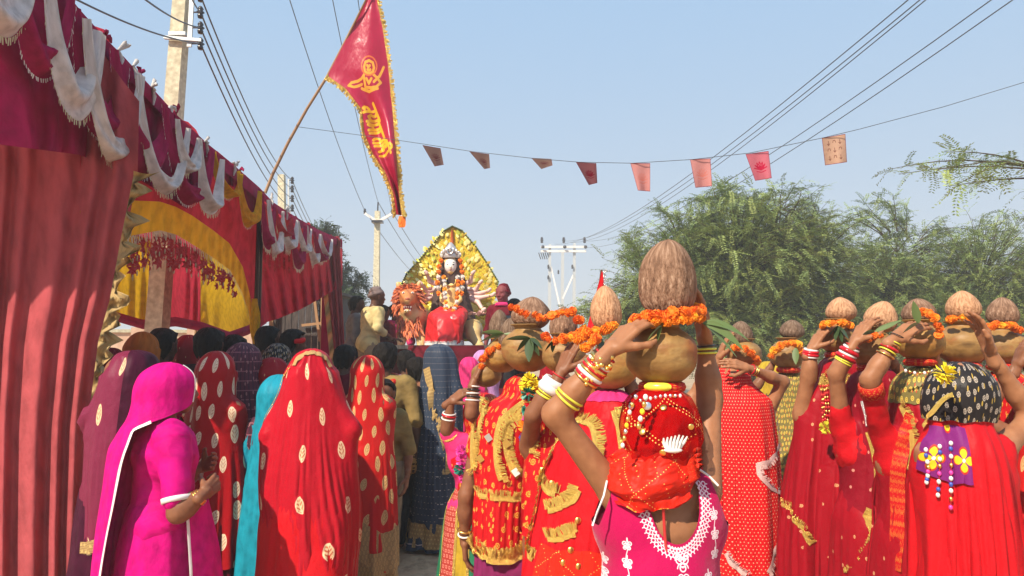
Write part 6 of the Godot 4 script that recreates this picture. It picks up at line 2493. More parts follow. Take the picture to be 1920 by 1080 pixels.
func centre() -> void:
	var grp := "women carrying pots in the procession"
	# woman whose veil carries gold spirals, a string of coloured pompoms at her neck
	var o := thing("person", "woman in red with gold whorls and a string of coloured pompoms behind her neck", "person", ground_at(958, 3.1), 0.0, grp)
	var spec := {"arm_r": local_arm(o, [1072, 745, 3.08], [1040, 672, 3.02], [1010, 612, 2.99], Vector3(-0.7, -0.1, -0.6), 0.4, 0.9), "arm_l": "down"}
	var h := P(980, 706, 3.1).y
	var sk := skeleton(h, spec)
	aim_head(o, sk, 985.0, 700.0, 42.0, 3.1)
	part("body", body_geo(sk, spec).mesh(M.skin), o)
	var S := loft(skirt_rings(h, 0.9), {"f0": 0.003, "f1": 0.02, "freq": 11.0, "seed": 2.0, "nu": 100, "nv": 40})
	part("skirt", loft_geo(S).mesh(M.skirt_purple), o)
	var L := loft(rows(o, 3.1, head_rows(985.0, 700.0, 42.0).slice(0, 6) + [[757, 918, 1030, 0.13], [790, 896, 1030, 0.16], [835, 884, 1022, 0.2], [880, 878, 1012, 0.21], [925, 884, 1004, 0.21], [952, 890, 1000, 0.2]]), {"a0": -2.8, "a1": 2.8, "nu": 110, "nv": 70, "f0": 0.003, "f1": 0.016, "freq": 6.0, "seed": 21.0, "uvr": 0.2})
	drape(L, 0.30, 120, 0.205, 0.12, limbs(sk))
	var v := part("veil", loft_geo(L).mesh(M.red_brocade), o)
	for pp in [[[975, 775], [950, 800], [948, 840], [960, 880], [972, 895]], [[1005, 742], [960, 770], [935, 800], [930, 850], [940, 900]], [[900, 745], [905, 780], [895, 830], [890, 880]], [[985, 830], [990, 860], [1000, 890]], [[895, 925], [920, 932], [960, 935], [995, 930]], [[880, 790], [886, 830], [884, 880]]]:
		part("gold_whorl", ribbon(L, path_on(o, L, pp), 0.022, 0.030, int(pp[0][0])).mesh(M.gold_tinsel, false), v)
	part("gold_fringe", ribbon(L, wave_path(-2.2, 2.2, 0.975, 60), 0.03, 0.05, 77).mesh(M.gold_tinsel, false), v)
	for pp in [[965, 885, "white_trim"], [950, 830, "gold"], [920, 820, "silver"], [985, 800, "gold"], [905, 860, "gold"]]:
		var av := loft_find(o, L, pp[0], pp[1])
		var q := loft_at(L, av.x, av.y, 0.01)
		var g := Geo.new()
		g.box(q, Vector3(0.025, 0.03, 0.004), Basis(Vector3(0, 0, 1), 0.6))
		part("mirror_patch", g.mesh(M[pp[2]], false), v)
	var inv := o.transform.affine_inverse()
	var pk := 0
	for pp in [[993, 712, 0.034, "pom_yellow"], [1000, 722, 0.026, "pom_yellow"], [985, 722, 0.026, "pom_yellow"], [990, 738, 0.032, "bead_green"], [995, 754, 0.03, "bangle_red"], [990, 770, 0.028, "bead_green"], [990, 786, 0.028, "bead_pink"], [984, 800, 0.03, "marigold"], [992, 806, 0.024, "marigold"], [982, 822, 0.022, "bead_blue"], [992, 828, 0.02, "bangle_white"]]:
		pompom(o, inv * P(pp[0], pp[1], 2.88 - 0.01 * (pk % 2)), pp[2], pp[3], pk + 30)
		pk += 1
	bangles(o, sk, 0, [[0.75, "gold", 0.004], [0.85, "bangle_white", 0.004]])
	# woman with the striped skirt, left edge of the procession
	o = thing("person", "woman with a skirt of green, maroon and yellow panels, bangled arms raised", "person", ground_at(893, 3.6), 0.0, grp)
	spec = {"arm_l": local_arm(o, [838, 806, 3.55], [846, 752, 3.52], [878, 728, 3.5], Vector3(0.7, -0.3, -0.6), 0.7, 0.2), "arm_r": local_arm(o, [884, 776, 3.36], [890, 712, 3.38], [906, 672, 3.42], Vector3(0.9, 0, -0.4), 0.5, 0.4)}
	h = P(905, 735, 3.6).y
	sk = skeleton(h, spec)
	aim_head(o, sk, 907.0, 736.0, 36.0, 3.6)
	part("body", body_geo(sk, spec).mesh(M.skin), o)
	shirt(o, sk, M.pink_cloth, 0.3, 0.012, "blouse")
	sleeve_edge(o, sk, 0, 0.58, 0.014, M.gold_tinsel, 0.014)
	S = loft(skirt_rings(h, 1.02), {"f0": 0.003, "f1": 0.03, "freq": 9.0, "seed": 3.0})
	var panels := [[-3.2, -1.3, "skirt_green"], [-1.3, -0.62, "tie_dye"], [-0.62, -0.2, "skirt_yellow"], [-0.2, 0.35, "skirt_green"], [0.35, 1.2, "skirt_maroon"], [1.2, 3.1, "skirt_yellow"]]
	for p in panels:
		var sp := part("skirt_panel", loft_geo(S, 0.0, 1.0, 0.0, p[0], p[1], 26, 40).mesh(M[p[2]]), o)
		var line := []
		for k in 21:
			line.append(Vector2(p[0] + 0.03, 0.1 + 0.9 * k / 20.0))
		part("gold_braid", ribbon(S, line, 0.014, 0.0, 1, 0.003).mesh(M.gold_tinsel), sp)
	L = loft(rows(o, 3.6, head_rows(907.0, 736.0, 36.0) + [[826, 872, 952, 0.15], [850, 868, 950, 0.17], [880, 866, 944, 0.17], [908, 862, 940, 0.17]]), {"a0": -2.6, "a1": 2.6, "nu": 90, "nv": 50, "f0": 0.003, "f1": 0.02, "freq": 7.0, "seed": 23.0, "uvr": 0.2})
	drape(L, 0.30, 120, 0.205, 0.12, limbs(sk))
	v = part("veil", loft_geo(L).mesh(M.red_brocade), o)
	part("gold_border", ribbon(L, path_on(o, L, [[905, 745], [890, 790], [880, 830], [874, 870]]), 0.024, 0.03, 55).mesh(M.gold_tinsel, false), v)
	inv = o.transform.affine_inverse()
	for pp in [[868, 862, 0.035, "bead_pink"], [878, 876, 0.035, "bead_pink"], [862, 880, 0.03, "bead_green"], [872, 895, 0.03, "bead_pink"], [880, 905, 0.028, "bead_green"], [866, 845, 0.03, "bead_pink"]]:
		pompom(o, inv * P(pp[0], pp[1], 3.38), pp[2], pp[3], int(pp[0]))
	bangles(o, sk, 0, [[0.40, "bangle_white", 0.004], [0.50, "bangle_red", 0.005], [0.58, "bangle_white", 0.004]])
	bangles(o, sk, 1, [[0.40, "bangle_white", 0.004], [0.50, "insulator", 0.004], [0.60, "bangle_white", 0.004], [0.70, "insulator", 0.004], [0.80, "bangle_white", 0.004]])
	# woman between them, wearing a wide white cuff
	o = thing("person", "woman in red with a wide white cuff and lime bangle on her raised forearm", "person", ground_at(1048, 2.85), 0.0, grp)
	spec = {"arm_l": local_arm(o, [1000, 778, 2.68], [1052, 698, 2.66], [1076, 640, 2.68], Vector3(0.7, 0, -0.7), 0.35, 0.4), "arm_r": "up"}
	h = P(1050, 712, 2.85).y
	sk = skeleton(h, spec)
	aim_head(o, sk, 1052.0, 706.0, 45.0, 2.85)
	part("body", body_geo(sk, spec).mesh(M.skin), o)
	skirt(o, h, M.red_plain, 19.0, 0.9)
	L = loft(rows(o, 2.85, head_rows(1052.0, 706.0, 45.0) + [[815, 1000, 1106, 0.15], [850, 992, 1110, 0.17], [900, 985, 1110, 0.18], [960, 980, 1110, 0.18]]), {"a0": -2.8, "a1": 2.8, "nu": 90, "nv": 50, "f0": 0.003, "f1": 0.02, "freq": 7.0, "seed": 27.0, "uvr": 0.2})
	drape(L, 0.30, 120, 0.205, 0.12, limbs(sk))
	v = part("veil", loft_geo(L).mesh(M.red_brocade), o)
	part("gold_border", ribbon(L, path_on(o, L, [[1030, 725], [1015, 760], [1005, 800], [998, 850]]), 0.024, 0.03, 56).mesh(M.gold_tinsel, false), v)
	bangles(o, sk, 0, [[0.44, "bangle_yellow", 0.005], [0.50, "bangle_yellow", 0.005], [0.62, "bangle_white", 0.014, 1.4], [0.74, "bangle_white", 0.014, 1.4], [0.93, "thread_red", 0.003]])
	# woman behind the nearest girl's arm, big tinsel ring on her back
	o = thing("person", "woman in red with a tufted tinsel ring on her back, beside the nearest girl", "person", ground_at(1118, 2.5), 0.0, grp)
	spec = {"arm_l": "down", "arm_r": "up"}
	h = P(1145, 738, 2.5).y
	sk = skeleton(h, spec)
	aim_head(o, sk, 1147.0, 730.0, 52.0, 2.5)
	part("body", body_geo(sk, spec).mesh(M.skin), o)
	skirt(o, h, M.red_deep, 21.0, 1.0)
	L = loft(rows(o, 2.5, head_rows(1147.0, 730.0, 52.0).slice(0, 6) + [[796, 1076, 1214, 0.13], [835, 1044, 1230, 0.17], [885, 1012, 1238, 0.2], [930, 990, 1234, 0.22], [1000, 976, 1230, 0.23], [1090, 956, 1226, 0.24]]), {"a0": -2.8, "a1": 2.8, "nu": 120, "nv": 80, "f0": 0.003, "f1": 0.022, "freq": 6.0, "seed": 29.0, "uvr": 0.2})
	drape(L, 0.30, 120, 0.205, 0.12, limbs(sk))
	v = part("veil", loft_geo(L).mesh(M.red_plain), o)
	part("pink_crown", loft_geo(L, 0.0, 0.3, 0.003, -2.4, 2.4, 60, 16).mesh(M.pink_cloth), v)
	for pp in [[[1034, 846], [1022, 868], [1020, 896], [1030, 922], [1044, 926]], [[1030, 958], [1055, 950], [1076, 938], [1086, 920]], [[1080, 780], [1104, 795], [1116, 825], [1112, 865]], [[1010, 846], [1040, 828], [1075, 805], [1085, 790]], [[985, 1000], [990, 1030], [1000, 1050]], [[1028, 1010], [1060, 1008], [1080, 1002]], [[1000, 900], [992, 940], [985, 980]], [[1150, 770], [1160, 810], [1165, 850]]]:
		part("tinsel", ribbon(L, path_on(o, L, pp), 0.018, 0.036, int(pp[0][0]) + 3).mesh(M.gold_tinsel, false), v)
	for pp in [[1085, 975], [1070, 1030], [1085, 1060], [1000, 990], [1060, 1055], [1040, 905], [1010, 880]]:
		var av := loft_find(o, L, pp[0], pp[1])
		var g := Geo.new()
		g.ball(loft_at(L, av.x, av.y, 0.006), Vector3(0.011, 0.011, 0.004), 10, 6)
		part("disc", g.mesh(M.gold), v)
	part("sequin_hem", loft_geo(L, 0.80, 1.0, 0.005, -1.0, 2.0, 60, 20).mesh(M.red_sequin), v)


func left_side() -> void:
	var grp := "people watching beside the tent"
	# woman in magenta
	var o := thing("person", "woman in a plain magenta sari with white piping, seen side-on with folded hands", "person", ground_at(318, 3.0), -0.85, grp)
	var spec := {"arm_r": local_arm(o, [334, 962, 2.82], [384, 924, 2.86], [411, 900, 2.95], Vector3(-0.3, 0.1, -1), 1.0, 0.1), "arm_l": "fold", "arm_thick": 1.15}
	var h := P(318, 684, 3.0).y
	var sk := skeleton(h, spec)
	part("body", body_geo(sk, spec, 0.016).mesh(M.skin), o)
	var bl := shirt(o, sk, M.magenta, 0.40, 0.020, "blouse")
	sleeve_edge(o, sk, 1, 0.82, 0.022, M.white_trim, 0.02)
	skirt(o, h, M.magenta, 6.0, 0.96, "skirt", 0.006)
	var s: float = sk.s
	# the loose end covers her head and falls behind her in a wide drape
	var ring := [[h + 0.012, 0, 0.0, 0.006, 0.006], [h + 0.002, 0, 0.0, 0.05, 0.055], [h - 0.035, 0, 0.0, 0.088, 0.108], [h - 0.09, 0, 0.005, 0.104, 0.128], [h - 0.16, 0, 0.012, 0.106, 0.128], [h - 0.23, 0, 0.03, 0.13, 0.128], [h - 0.30, 0, 0.05, 0.19, 0.14], [h - 0.38, -0.01, 0.055, 0.215, 0.16], [h - 0.55, -0.01, 0.07, 0.22, 0.165], [h - 0.75, -0.01, 0.085, 0.22, 0.17], [h - 1.0, -0.01, 0.10, 0.225, 0.17], [0.12, -0.02, 0.13, 0.23, 0.18]]
	var L := loft(ring, {"nu": 100, "nv": 80, "f0": 0.003, "f1": 0.030, "freq": 8.0, "seed": 7.0, "a0": -2.6, "a1": 2.75, "ar": func(v: float) -> Vector2: return Vector2(lerpf(-2.6, -1.9, smoothstep(0.4, 0.7, v)), lerpf(2.35, 0.62, smoothstep(0.36, 0.50, v)) - 0.25 * smoothstep(0.6, 1.0, v)), "uvr": 0.2})
	var v := part("veil", loft_geo(L).mesh(M.magenta), o)
	var edge := []
	for k in 44:
		var t := 0.45 + 0.55 * k / 43.0
		var e: Vector2 = (L.ar as Callable).call(t)
		edge.append(Vector2(e.y - 0.02, t))
	part("piping", ribbon(L, edge, 0.014, 0.0, 1, 0.005).mesh(M.white_trim), v)
	edge = []
	for k in 30:
		var t := 0.10 + 0.26 * k / 29.0
		var e: Vector2 = (L.ar as Callable).call(t)
		edge.append(Vector2(e.y - 0.015, t))
	part("piping", ribbon(L, edge, 0.006, 0.0, 1, 0.004).mesh(M.white_trim), v)
	# front pleats edged in white
	var fp := loft([[0.98 * s, 0.02, -0.02, 0.15, 0.15], [0.7 * s, 0.02, -0.03, 0.19, 0.19], [0.3 * s, 0.02, -0.04, 0.205, 0.215], [0.05, 0.02, -0.04, 0.22, 0.235]], {"a0": 1.7, "a1": 3.3, "f0": 0.004, "f1": 0.02, "freq": 9.0, "seed": 3.0, "nu": 40, "nv": 30})
	var fr := part("pleats", loft_geo(fp).mesh(M.magenta), o)
	edge = []
	for k in 30:
		edge.append(Vector2(1.72, k / 29.0))
	part("piping", ribbon(fp, edge, 0.012, 0.0, 1, 0.004).mesh(M.white_trim), fr)
	bangles(o, sk, 1, [[0.72, "gold", 0.005], [0.79, "gold", 0.005], [0.86, "gold", 0.004]])
	# purple sari
	o = thing("person", "woman in a plum sari sewn with pale gold paisleys, far left by the curtain", "person", ground_at(233, 3.55), 0.1, grp)
	spec = {"arm_l": "fold", "arm_r": "fold", "skin": "skin"}
	h = P(240, 668, 3.55).y
	sk = skeleton(h, spec)
	part("body", body_geo(sk, spec).mesh(M.skin), o)
	skirt(o, h, M.purple_dark, 5.0, 0.95)
	var rr := rows(o, 3.55, [[657.5, 242, 254, 0.012], [660, 230, 268, 0.05], [667, 218, 282, 0.09], [684, 208, 292, 0.115], [715, 190, 302, 0.15], [760, 176, 308, 0.19], [830, 172, 308, 0.21], [900, 172, 304, 0.21], [935, 178, 300, 0.2]])
	L = loft(rr, {"a0": -2.8, "a1": 2.8, "nu": 100, "nv": 70, "f0": 0.003, "f1": 0.012, "freq": 5.0, "seed": 31.0, "uvr": 0.22, "hem": func(a: float) -> float: return 0.05 * sin(a * 1.2 + 0.6)})
	drape(L, 0.16, 110, 0.12, 0.10, limbs(sk))
	v = part("sari", loft_geo(L).mesh(M.purple_paisley), o)
	part("border", loft_geo(L, 0.91, 0.985, 0.004, -2.0, 1.2, 70, 6).mesh(M.zari), v)
	part("dark_half", loft_geo(L, 0.03, 1.0, 0.006, 0.12, 2.7, 60, 60).mesh(M.purple_dark), v, "plain dark purple half of the sari")
	# red organza sari, foremost of the watchers
	o = thing("person", "woman wrapped in glossy crimson sewn with pale leaf motifs, gold band over her crown", "person", ground_at(585, 3.4), 0.0, grp)
	spec = {"arm_l": local_arm(o, [505, 818, 3.36], [560, 800, 3.62], [590, 790, 3.66], Vector3(0, 0, 1), 0.4, 0.2), "arm_r": local_arm(o, [660, 806, 3.38], [606, 800, 3.62], [580, 792, 3.66], Vector3(0, 0, 1), 0.4, 0.2)}
	h = P(585, 664, 3.4).y
	sk = skeleton(h, spec)
	part("body", body_geo(sk, spec).mesh(M.skin), o)
	skirt(o, h, M.red_plain, 8.0, 1.16)
	rr = rows(o, 3.4, [[653.5, 580, 589, 0.012], [656, 571, 598, 0.038], [661, 562, 607, 0.064], [669, 555, 614, 0.085], [684, 547, 621, 0.108], [704, 538, 634, 0.13], [735, 522, 650, 0.15], [770, 508, 660, 0.17], [800, 494, 668, 0.19], [824, 482, 674, 0.20], [846, 488, 678, 0.205], [880, 496, 680, 0.21], [940, 498, 678, 0.22], [1000, 504, 672, 0.22], [1050, 512, 664, 0.215]])
	L = loft(rr, {"a0": -2.8, "a1": 2.8, "nu": 130, "nv": 90, "f0": 0.002, "f1": 0.016, "mid": 0.008, "freq": 5.0, "seed": 37.0, "shear": -2.4, "uvr": 0.2, "hem": func(a: float) -> float: return -0.05 * cos(a * 1.4 - 0.3) + 0.06 * smoothstep(0.7, 1.6, a)})
	drape(L, 0.24, 150, 0.12, 0.10, limbs(sk))
	v = part("sari", loft_geo(L).mesh(M.red_organza), o)
	part("gold_border", loft_geo(L, 0.955, 1.0, 0.004, -1.2, 1.3, 70, 6).mesh(M.gold_leaf_border), v)
	part("gold_border", ribbon(L, path_on(o, L, [[552, 686], [559, 673], [571, 664], [586, 661], [601, 665], [612, 675], [619, 688]]), 0.026).mesh(M.gold_leaf_border), v)
	part("gold_border", ribbon(L, path_on(o, L, [[545, 690], [528, 720], [512, 760], [492, 815]]), 0.008, 0.0, 1, 0.004).mesh(M.gold_tinsel), v)
	# red sari with large gold leaves
	o = veiled("woman in scarlet printed with large gold leaves and a deep gold hem", 690, 4.5, 664, -0.15, grp, "red_leaf", "red_plain", {"arm_l": "fold", "arm_r": "fold", "w": 0.80, "dep": 0.9, "end": 0.50, "border": "gold_leaf_border", "border_w": 0.12, "veil": {"f1": 0.03, "freq": 8.0, "uvr": 0.2, "hem": func(a: float) -> float: return -0.10 * sin(a * 1.5) }})
	var sw := loft(skirt_rings(P(690, 664, 4.5).y - 0.02, 0.86), {"f0": 0.003, "f1": 0.026, "freq": 11.0, "seed": 690.0 * 0.37 + 3.0, "nu": 110, "nv": 40, "sharp": 0.8})
	part("gold_hem", loft_geo(sw, 0.78, 0.97, 0.006, -2.0, 2.0, 80, 8).mesh(M.gold_leaf_border), o)
	# red sari with big pale spots, half in the shade
	o = veiled("woman in dark red with big cream spots, behind the magenta sari", 406, 3.9, 656, -0.25, grp, "red_spot", "maroon_cloth", {"arm_l": "fold", "arm_r": "fold", "w": 0.80, "dep": 0.9, "end": 0.62, "veil": {"f1": 0.028, "freq": 8.0, "uvr": 0.2}})
	# plum plaid scarf
	veiled("woman in a plum plaid shawl between the spotted sari and the turquoise one", 456, 4.3, 640, -0.1, grp, "plum_plaid", "blue_grey", {"arm_l": "fold", "arm_r": "fold", "w": 0.82, "end": 0.75})
	# turquoise
	o = veiled("woman in a turquoise veil over a blue grey skirt, beside the crimson sari", 526, 3.9, 700, -0.2, grp, "turquoise", "blue_grey", {"arm_l": "down", "arm_r": "down", "w": 0.80, "end": 0.25, "blouse": "plum_plaid", "veil": {"a0": -1.9, "a1": 2.6, "f1": 0.03}})
	veiled("woman with a dark crimson veil and a green blouse, behind the turquoise veil", 512, 4.4, 668, 0.1, grp, "red_deep", "skirt_purple", {"arm_l": "down", "arm_r": "down", "w": 0.7, "end": 0.85, "blouse": "green_blouse"})
	# those in the tent's shade
	veiled("woman in an orange head scarf behind the plum sari, under the tent", 266, 4.7, 620, 0.0, grp, "orange_cloth", "maroon_cloth", {"arm_l": "fold", "arm_r": "fold", "w": 0.74, "end": 0.9})
	veiled("woman in a dull red shawl beside the curtain's gold edging", 208, 4.5, 650, 0.2, grp, "maroon_cloth", "maroon_cloth", {"arm_l": "fold", "arm_r": "fold", "w": 0.8, "end": 0.8})
	man("man with black hair in dark clothes under the yellow arch, left of the red scarf", 303, 5.2, 614, -0.2, grp, "dark_shirt", "dark_cloth", {"skin": "skin_dark"})
	veiled("person in a red scarf under the arch between two dark-haired men", 352, 5.5, 626, 0.1, grp, "red_deep", "maroon_cloth", {"arm_l": "fold", "arm_r": "fold", "w": 0.8, "end": 0.9})
	man("tall black-haired man under the middle of the arch, back turned", 391, 5.2, 613, 0.1, grp, "dark_shirt", "dark_cloth", {"skin": "skin_dark"})
	man("black-haired man under the arch beside the knotted yellow cloth", 438, 5.7, 626, 0.3, grp, "maroon_cloth", "dark_cloth", {"skin": "skin_dark"})
	man("man in a pale shirt just right of the tent's black post", 500, 6.4, 610, -0.4, grp, "grey_shirt", "dark_cloth", {"skin": "skin_dark"})
	veiled("woman in a grey figured shawl right of the black tent post", 520, 5.4, 642, 0.0, grp, "black_brocade", "dark_cloth", {"arm_l": "fold", "arm_r": "fold", "w": 0.75, "end": 0.8})
	var sp := {"skin": "skin_dark", "look": -0.5}
	o = man("man in a white shirt with a red band round his head, near the plank stall", 548, 6.4, 616, -0.3, grp, "white_shirt", "dark_cloth", sp)
	var hb := Geo.new()
	hb.torus((sp.sk as Dictionary).head + Vector3(0, 0.03, 0.005), Vector3(0, 1, 0.15), 0.094, 0.02, 26, 8, 1.3)
	part("head_band", hb.mesh(M.red_plain), o)
	man("dark-haired man between the two gold-leafed red saris", 646, 6.2, 645, 0.0, grp, "maroon_cloth", "dark_cloth", {"skin": "skin_dark"})
	sp = {"skin": "skin_dark"}
	o = man("man in an olive shirt with a red and orange cloth round his neck", 722, 5.4, 640, 0.0, grp, "olive_shirt", "trouser_tan", sp)
	var nk := Geo.new()
	nk.torus((sp.sk as Dictionary).neck + Vector3(0, -0.04, 0.0), Vector3(0, 1, 0.3), 0.10, 0.03, 26, 8)
	part("neck_cloth", nk.mesh(M.red_brocade), o)
	man("child looking back at the camera beside the scarlet leaf sari", 722, 5.0, 708, PI - 0.2, grp, "olive_shirt", "trouser_tan", {"skin": "skin", "face": true, "male": false})
	man("person in a lavender shirt in front of the lion", 762, 6.8, 655, 0.2, grp, "lavender_shirt", "dark_cloth", {"skin": "skin_dark"})
	man("person in a grey shirt with an arm bent, left of the slate sari", 782, 5.9, 668, 0.3, grp, "grey_shirt", "dark_cloth", {"skin": "skin", "arm_r": "bent"})
	man("child in an orange leopard print shirt against the slate sari", 772, 5.5, 742, 0.0, grp, "leopard", "dark_cloth", {"skin": "skin", "male": false, "sleeve": 0.5, "arm_r": "bent"})
	for e in [["woman in a pink veil in front of the trolley, right of the slate sari", 880, 6.8, 668, "pink_cloth", "maroon_cloth"], ["woman in a pale lavender veil close behind the pink one", 904, 7.6, 655, "lavender_shirt", "dark_cloth"], ["woman in a red veil far behind the leafy pot", 1030, 7.4, 664, "red_deep", "dark_cloth"], ["woman in an orange veil far behind the nearest girl's raised arm", 1106, 7.0, 668, "orange_cloth", "maroon_cloth"], ["woman in a red veil glimpsed between the nearest girl and the dotted sari", 1336, 6.0, 672, "red_leaf", "red_plain"], ["woman in a yellow veil glimpsed beside the gold and green veil", 1440, 6.2, 676, "skirt_yellow", "red_plain"]]:
		veiled(e[0], e[1], e[2], e[3], 0.0, "people walking behind the float", e[4], e[5], {"arm_l": "fold", "arm_r": "fold", "w": 0.85, "end": 0.6})
	# slate sari with gold edge
	o = thing("person", "woman in a slate blue sari with dashes of silver and a broad gold edge", "person", ground_at(822, 5.5), -0.2, grp)
	spec = {"arm_l": "fold", "arm_r": "fold"}
	h = P(822, 654, 5.5).y
	sk = skeleton(h, spec)
	part("body", body_geo(sk, spec).mesh(M.skin), o)
	skirt(o, h, M.navy_stripe, 9.0, 0.92)
	rr = rows(o, 5.5, [[645, 817, 828, 0.015], [647, 811, 836, 0.055], [652, 805, 844, 0.09], [664, 799, 852, 0.115], [690, 794, 860, 0.14], [730, 790, 864, 0.17], [780, 786, 866, 0.2], [840, 784, 864, 0.21], [900, 786, 862, 0.2], [935, 790, 860, 0.2]])
	for r in rr:
		var q: Vector3 = o.transform.basis.inverse() * Vector3(r[1], 0, r[2])
		r[1] = q.x
		r[2] = q.z
	L = loft(rr, {"a0": -2.8, "a1": 2.8, "nu": 90, "nv": 60, "f0": 0.003, "f1": 0.022, "freq": 6.0, "seed": 41.0, "uvr": 0.2, "hem": func(a: float) -> float: return -0.12 * sin(a)})
	drape(L, 0.2, 110, 0.12, 0.10, limbs(sk))
	v = part("sari", loft_geo(L).mesh(M.navy_dash), o)
	part("gold_border", ribbon(L, path_on(o, L, [[800, 690], [808, 730], [812, 770], [826, 800], [838, 850], [836, 890]]), 0.07).mesh(M.zari), v)
	var hs := loft(skirt_rings(h, 0.92), {"f0": 0.003, "f1": 0.028, "freq": 11.0, "seed": 9.0, "nu": 110, "nv": 40, "sharp": 0.8})
	part("gold_border", loft_geo(hs, 0.84, 0.97, 0.006, -2.0, 2.0, 80, 8).mesh(M.zari), o)
	# red plastic chair
	var c := thing("chair", "red plastic chair standing on the sand behind the scarlet leaf sari", "chair", ground_at(742, 5.75), 0.5)
	var g := Geo.new()
	g.box(Vector3(0, 0.42, 0), Vector3(0.42, 0.025, 0.42))
	part("seat", g.mesh(M.red_plastic, false), c)
	for x in [-0.19, 0.19]:
		for z in [-0.19, 0.19]:
			part("leg", bar(Vector3(x * 1.15, 0, z * 1.15), Vector3(x, 0.42, z), 0.05, 0.035).mesh(M.red_plastic, false), c)
		var ag := Geo.new()
		ag.tube(PackedVector3Array([Vector3(x * 1.12, 0.42, -0.17), Vector3(x * 1.2, 0.62, -0.16), Vector3(x * 1.2, 0.66, 0.1), Vector3(x * 1.1, 0.68, 0.2)]), [0.018], 7)
		part("arm", ag.mesh(M.red_plastic), c)
	var bg := Geo.new()
	bg.tube(PackedVector3Array([Vector3(-0.2, 0.42, 0.2), Vector3(-0.22, 0.66, 0.24), Vector3(-0.16, 0.82, 0.27), Vector3(0, 0.86, 0.28), Vector3(0.16, 0.82, 0.27), Vector3(0.22, 0.66, 0.24), Vector3(0.2, 0.42, 0.2)]), [0.024], 8)
	part("backrest_frame", bg.mesh(M.red_plastic), c)
	for k in 5:
		part("back_slat", bar(Vector3(-0.12 + 0.06 * k, 0.43, 0.2), Vector3(-0.12 + 0.06 * k, 0.83, 0.27), 0.035, 0.012).mesh(M.red_plastic, false), c)


# ---------------------------------------------------------------- pots, coconuts, marigolds
func pot_geo(r: float, sd: int) -> Geo:
	var g := Geo.new()
	var prof := []
	for k in 15:
		var t := k / 14.0
		var a := lerpf(-1.35, 0.98, t)
		prof.append(Vector2(cos(a) * r * (1.0 + 0.015 * sin(t * 19.0)), (sin(a) + 0.976) * r * 0.84))
	prof.push_front(Vector2(0.0, 0.0))
	var top: float = prof[-1].y
	for q in [[0.50, 0.07], [0.50, 0.14], [0.60, 0.20], [0.66, 0.225], [0.64, 0.25], [0.56, 0.235], [0.46, 0.14], [0.45, 0.0]]:
		prof.append(Vector2(q[0] * r, top + q[1] * r))
	g.lathe(prof, 40, Vector3.ZERO, 0.012)
	for k in g.v.size():
		var q := g.v[k]
		var f := 1.0 + 0.05 * nz.get_noise_3d(q.x * 700.0 + sd * 90.0, q.y * 700.0, q.z * 700.0)
		g.v[k] = Vector3(q.x * f, q.y, q.z * f)
		# handling marks, and on the first pot a smear of orange powder
		var tone := 0.95 + 0.22 * nz.get_noise_3d(q.x * 1500.0 + sd * 50.0, q.y * 2600.0, q.z * 1500.0)
		var col := Color(tone, tone * 0.985, tone * 0.95)
		if sd == 1:
			var sm := smoothstep(0.045, 0.015, (q - Vector3(0.075, 0.098, 0.058)).length() + 0.012 * nz.get_noise_3d(q.x * 3000.0, q.y * 3000.0, q.z * 3000.0))
			col = col.lerp(Color(1.05, 0.40, 0.16), sm * 0.8)
		g.c.append(col)
	return g


func coconut_geo(r: float, tall: float, sd: int, blunt := 2.15, taper := 0.26) -> Geo:
	var g := Geo.new()
	var nu := 49
	var nv := 34
	var pts := PackedVector3Array()
	var uvs := PackedVector2Array()
	for y in nv:
		var t := y / (nv - 1.0)
		var rad := pow(maxf(1.0 - pow(absf(2.0 * pow(t, 0.9) - 1.0), blunt), 0.0), 0.56) * (1.0 - taper * t * t)
		for x in nu:
			var a := TAU * x / (nu - 1)
			var rid := 0.10 * pow(absf(cos(a * 1.5 + sd)), 6.0) - 0.03
			var rough := 0.05 * nz.get_noise_3d(cos(a) * 90.0 + sd * 77.0, sin(a) * 90.0, t * 90.0) + 0.022 * nz.get_noise_3d(cos(a) * 420.0 + sd * 50.0, sin(a) * 420.0, t * 120.0)
			var rr := r * rad * (1.0 + (rid + rough) * smoothstep(0.0, 0.2, rad))
			pts.append(Vector3(cos(a) * rr, t * tall + 0.02 * r * nz.get_noise_2d(a * 100.0, t * 300.0), sin(a) * rr))
			uvs.append(Vector2(float(x) / (nu - 1), t))
	for y in nv:
		pts[y * nu + nu - 1] = pts[y * nu]
	g.grid(pts, nu, nv, uvs)
	return g


var flower_meshes := {}


func marigold_mesh(k: int, m: String) -> ArrayMesh:
	var key := "%d%s" % [k, m]
	if flower_meshes.has(key):
		return flower_meshes[key]
	var r := RandomNumberGenerator.new()
	r.seed = 900 + k
	var g := Geo.new()
	for ring in 5:
		var n: int = [14, 13, 11, 8, 4][ring]
		var lift: float = [-0.25, 0.15, 0.55, 0.95, 1.35][ring]
		for j in n:
			var a := TAU * (j + 0.5 * (ring % 2)) / n + r.randf_range(-0.15, 0.15)
			var dir := Vector3(cos(a) * cos(lift), sin(lift), sin(a) * cos(lift))
			var s := Vector3(-sin(a), 0, cos(a)) * 0.30
			var up := s.cross(dir).normalized() * 0.16 * r.randf_range(-0.6, 1.0)
			var b := dir * 0.35
			var e := dir * r.randf_range(0.9, 1.08)
			g.quad(b - s * 0.4, b + s * 0.4, e * 0.85 + s + up, e * 0.85 - s - up)
			g.quad(e * 0.85 - s - up, e * 0.85 + s + up, e + s * 0.5 - up * 0.6, e - s * 0.6 + up)
	g.ball(Vector3(0, 0.05, 0), Vector3.ONE * 0.62, 8, 6)
	flower_meshes[key] = g.mesh(M[m], false)
	return flower_meshes[key]


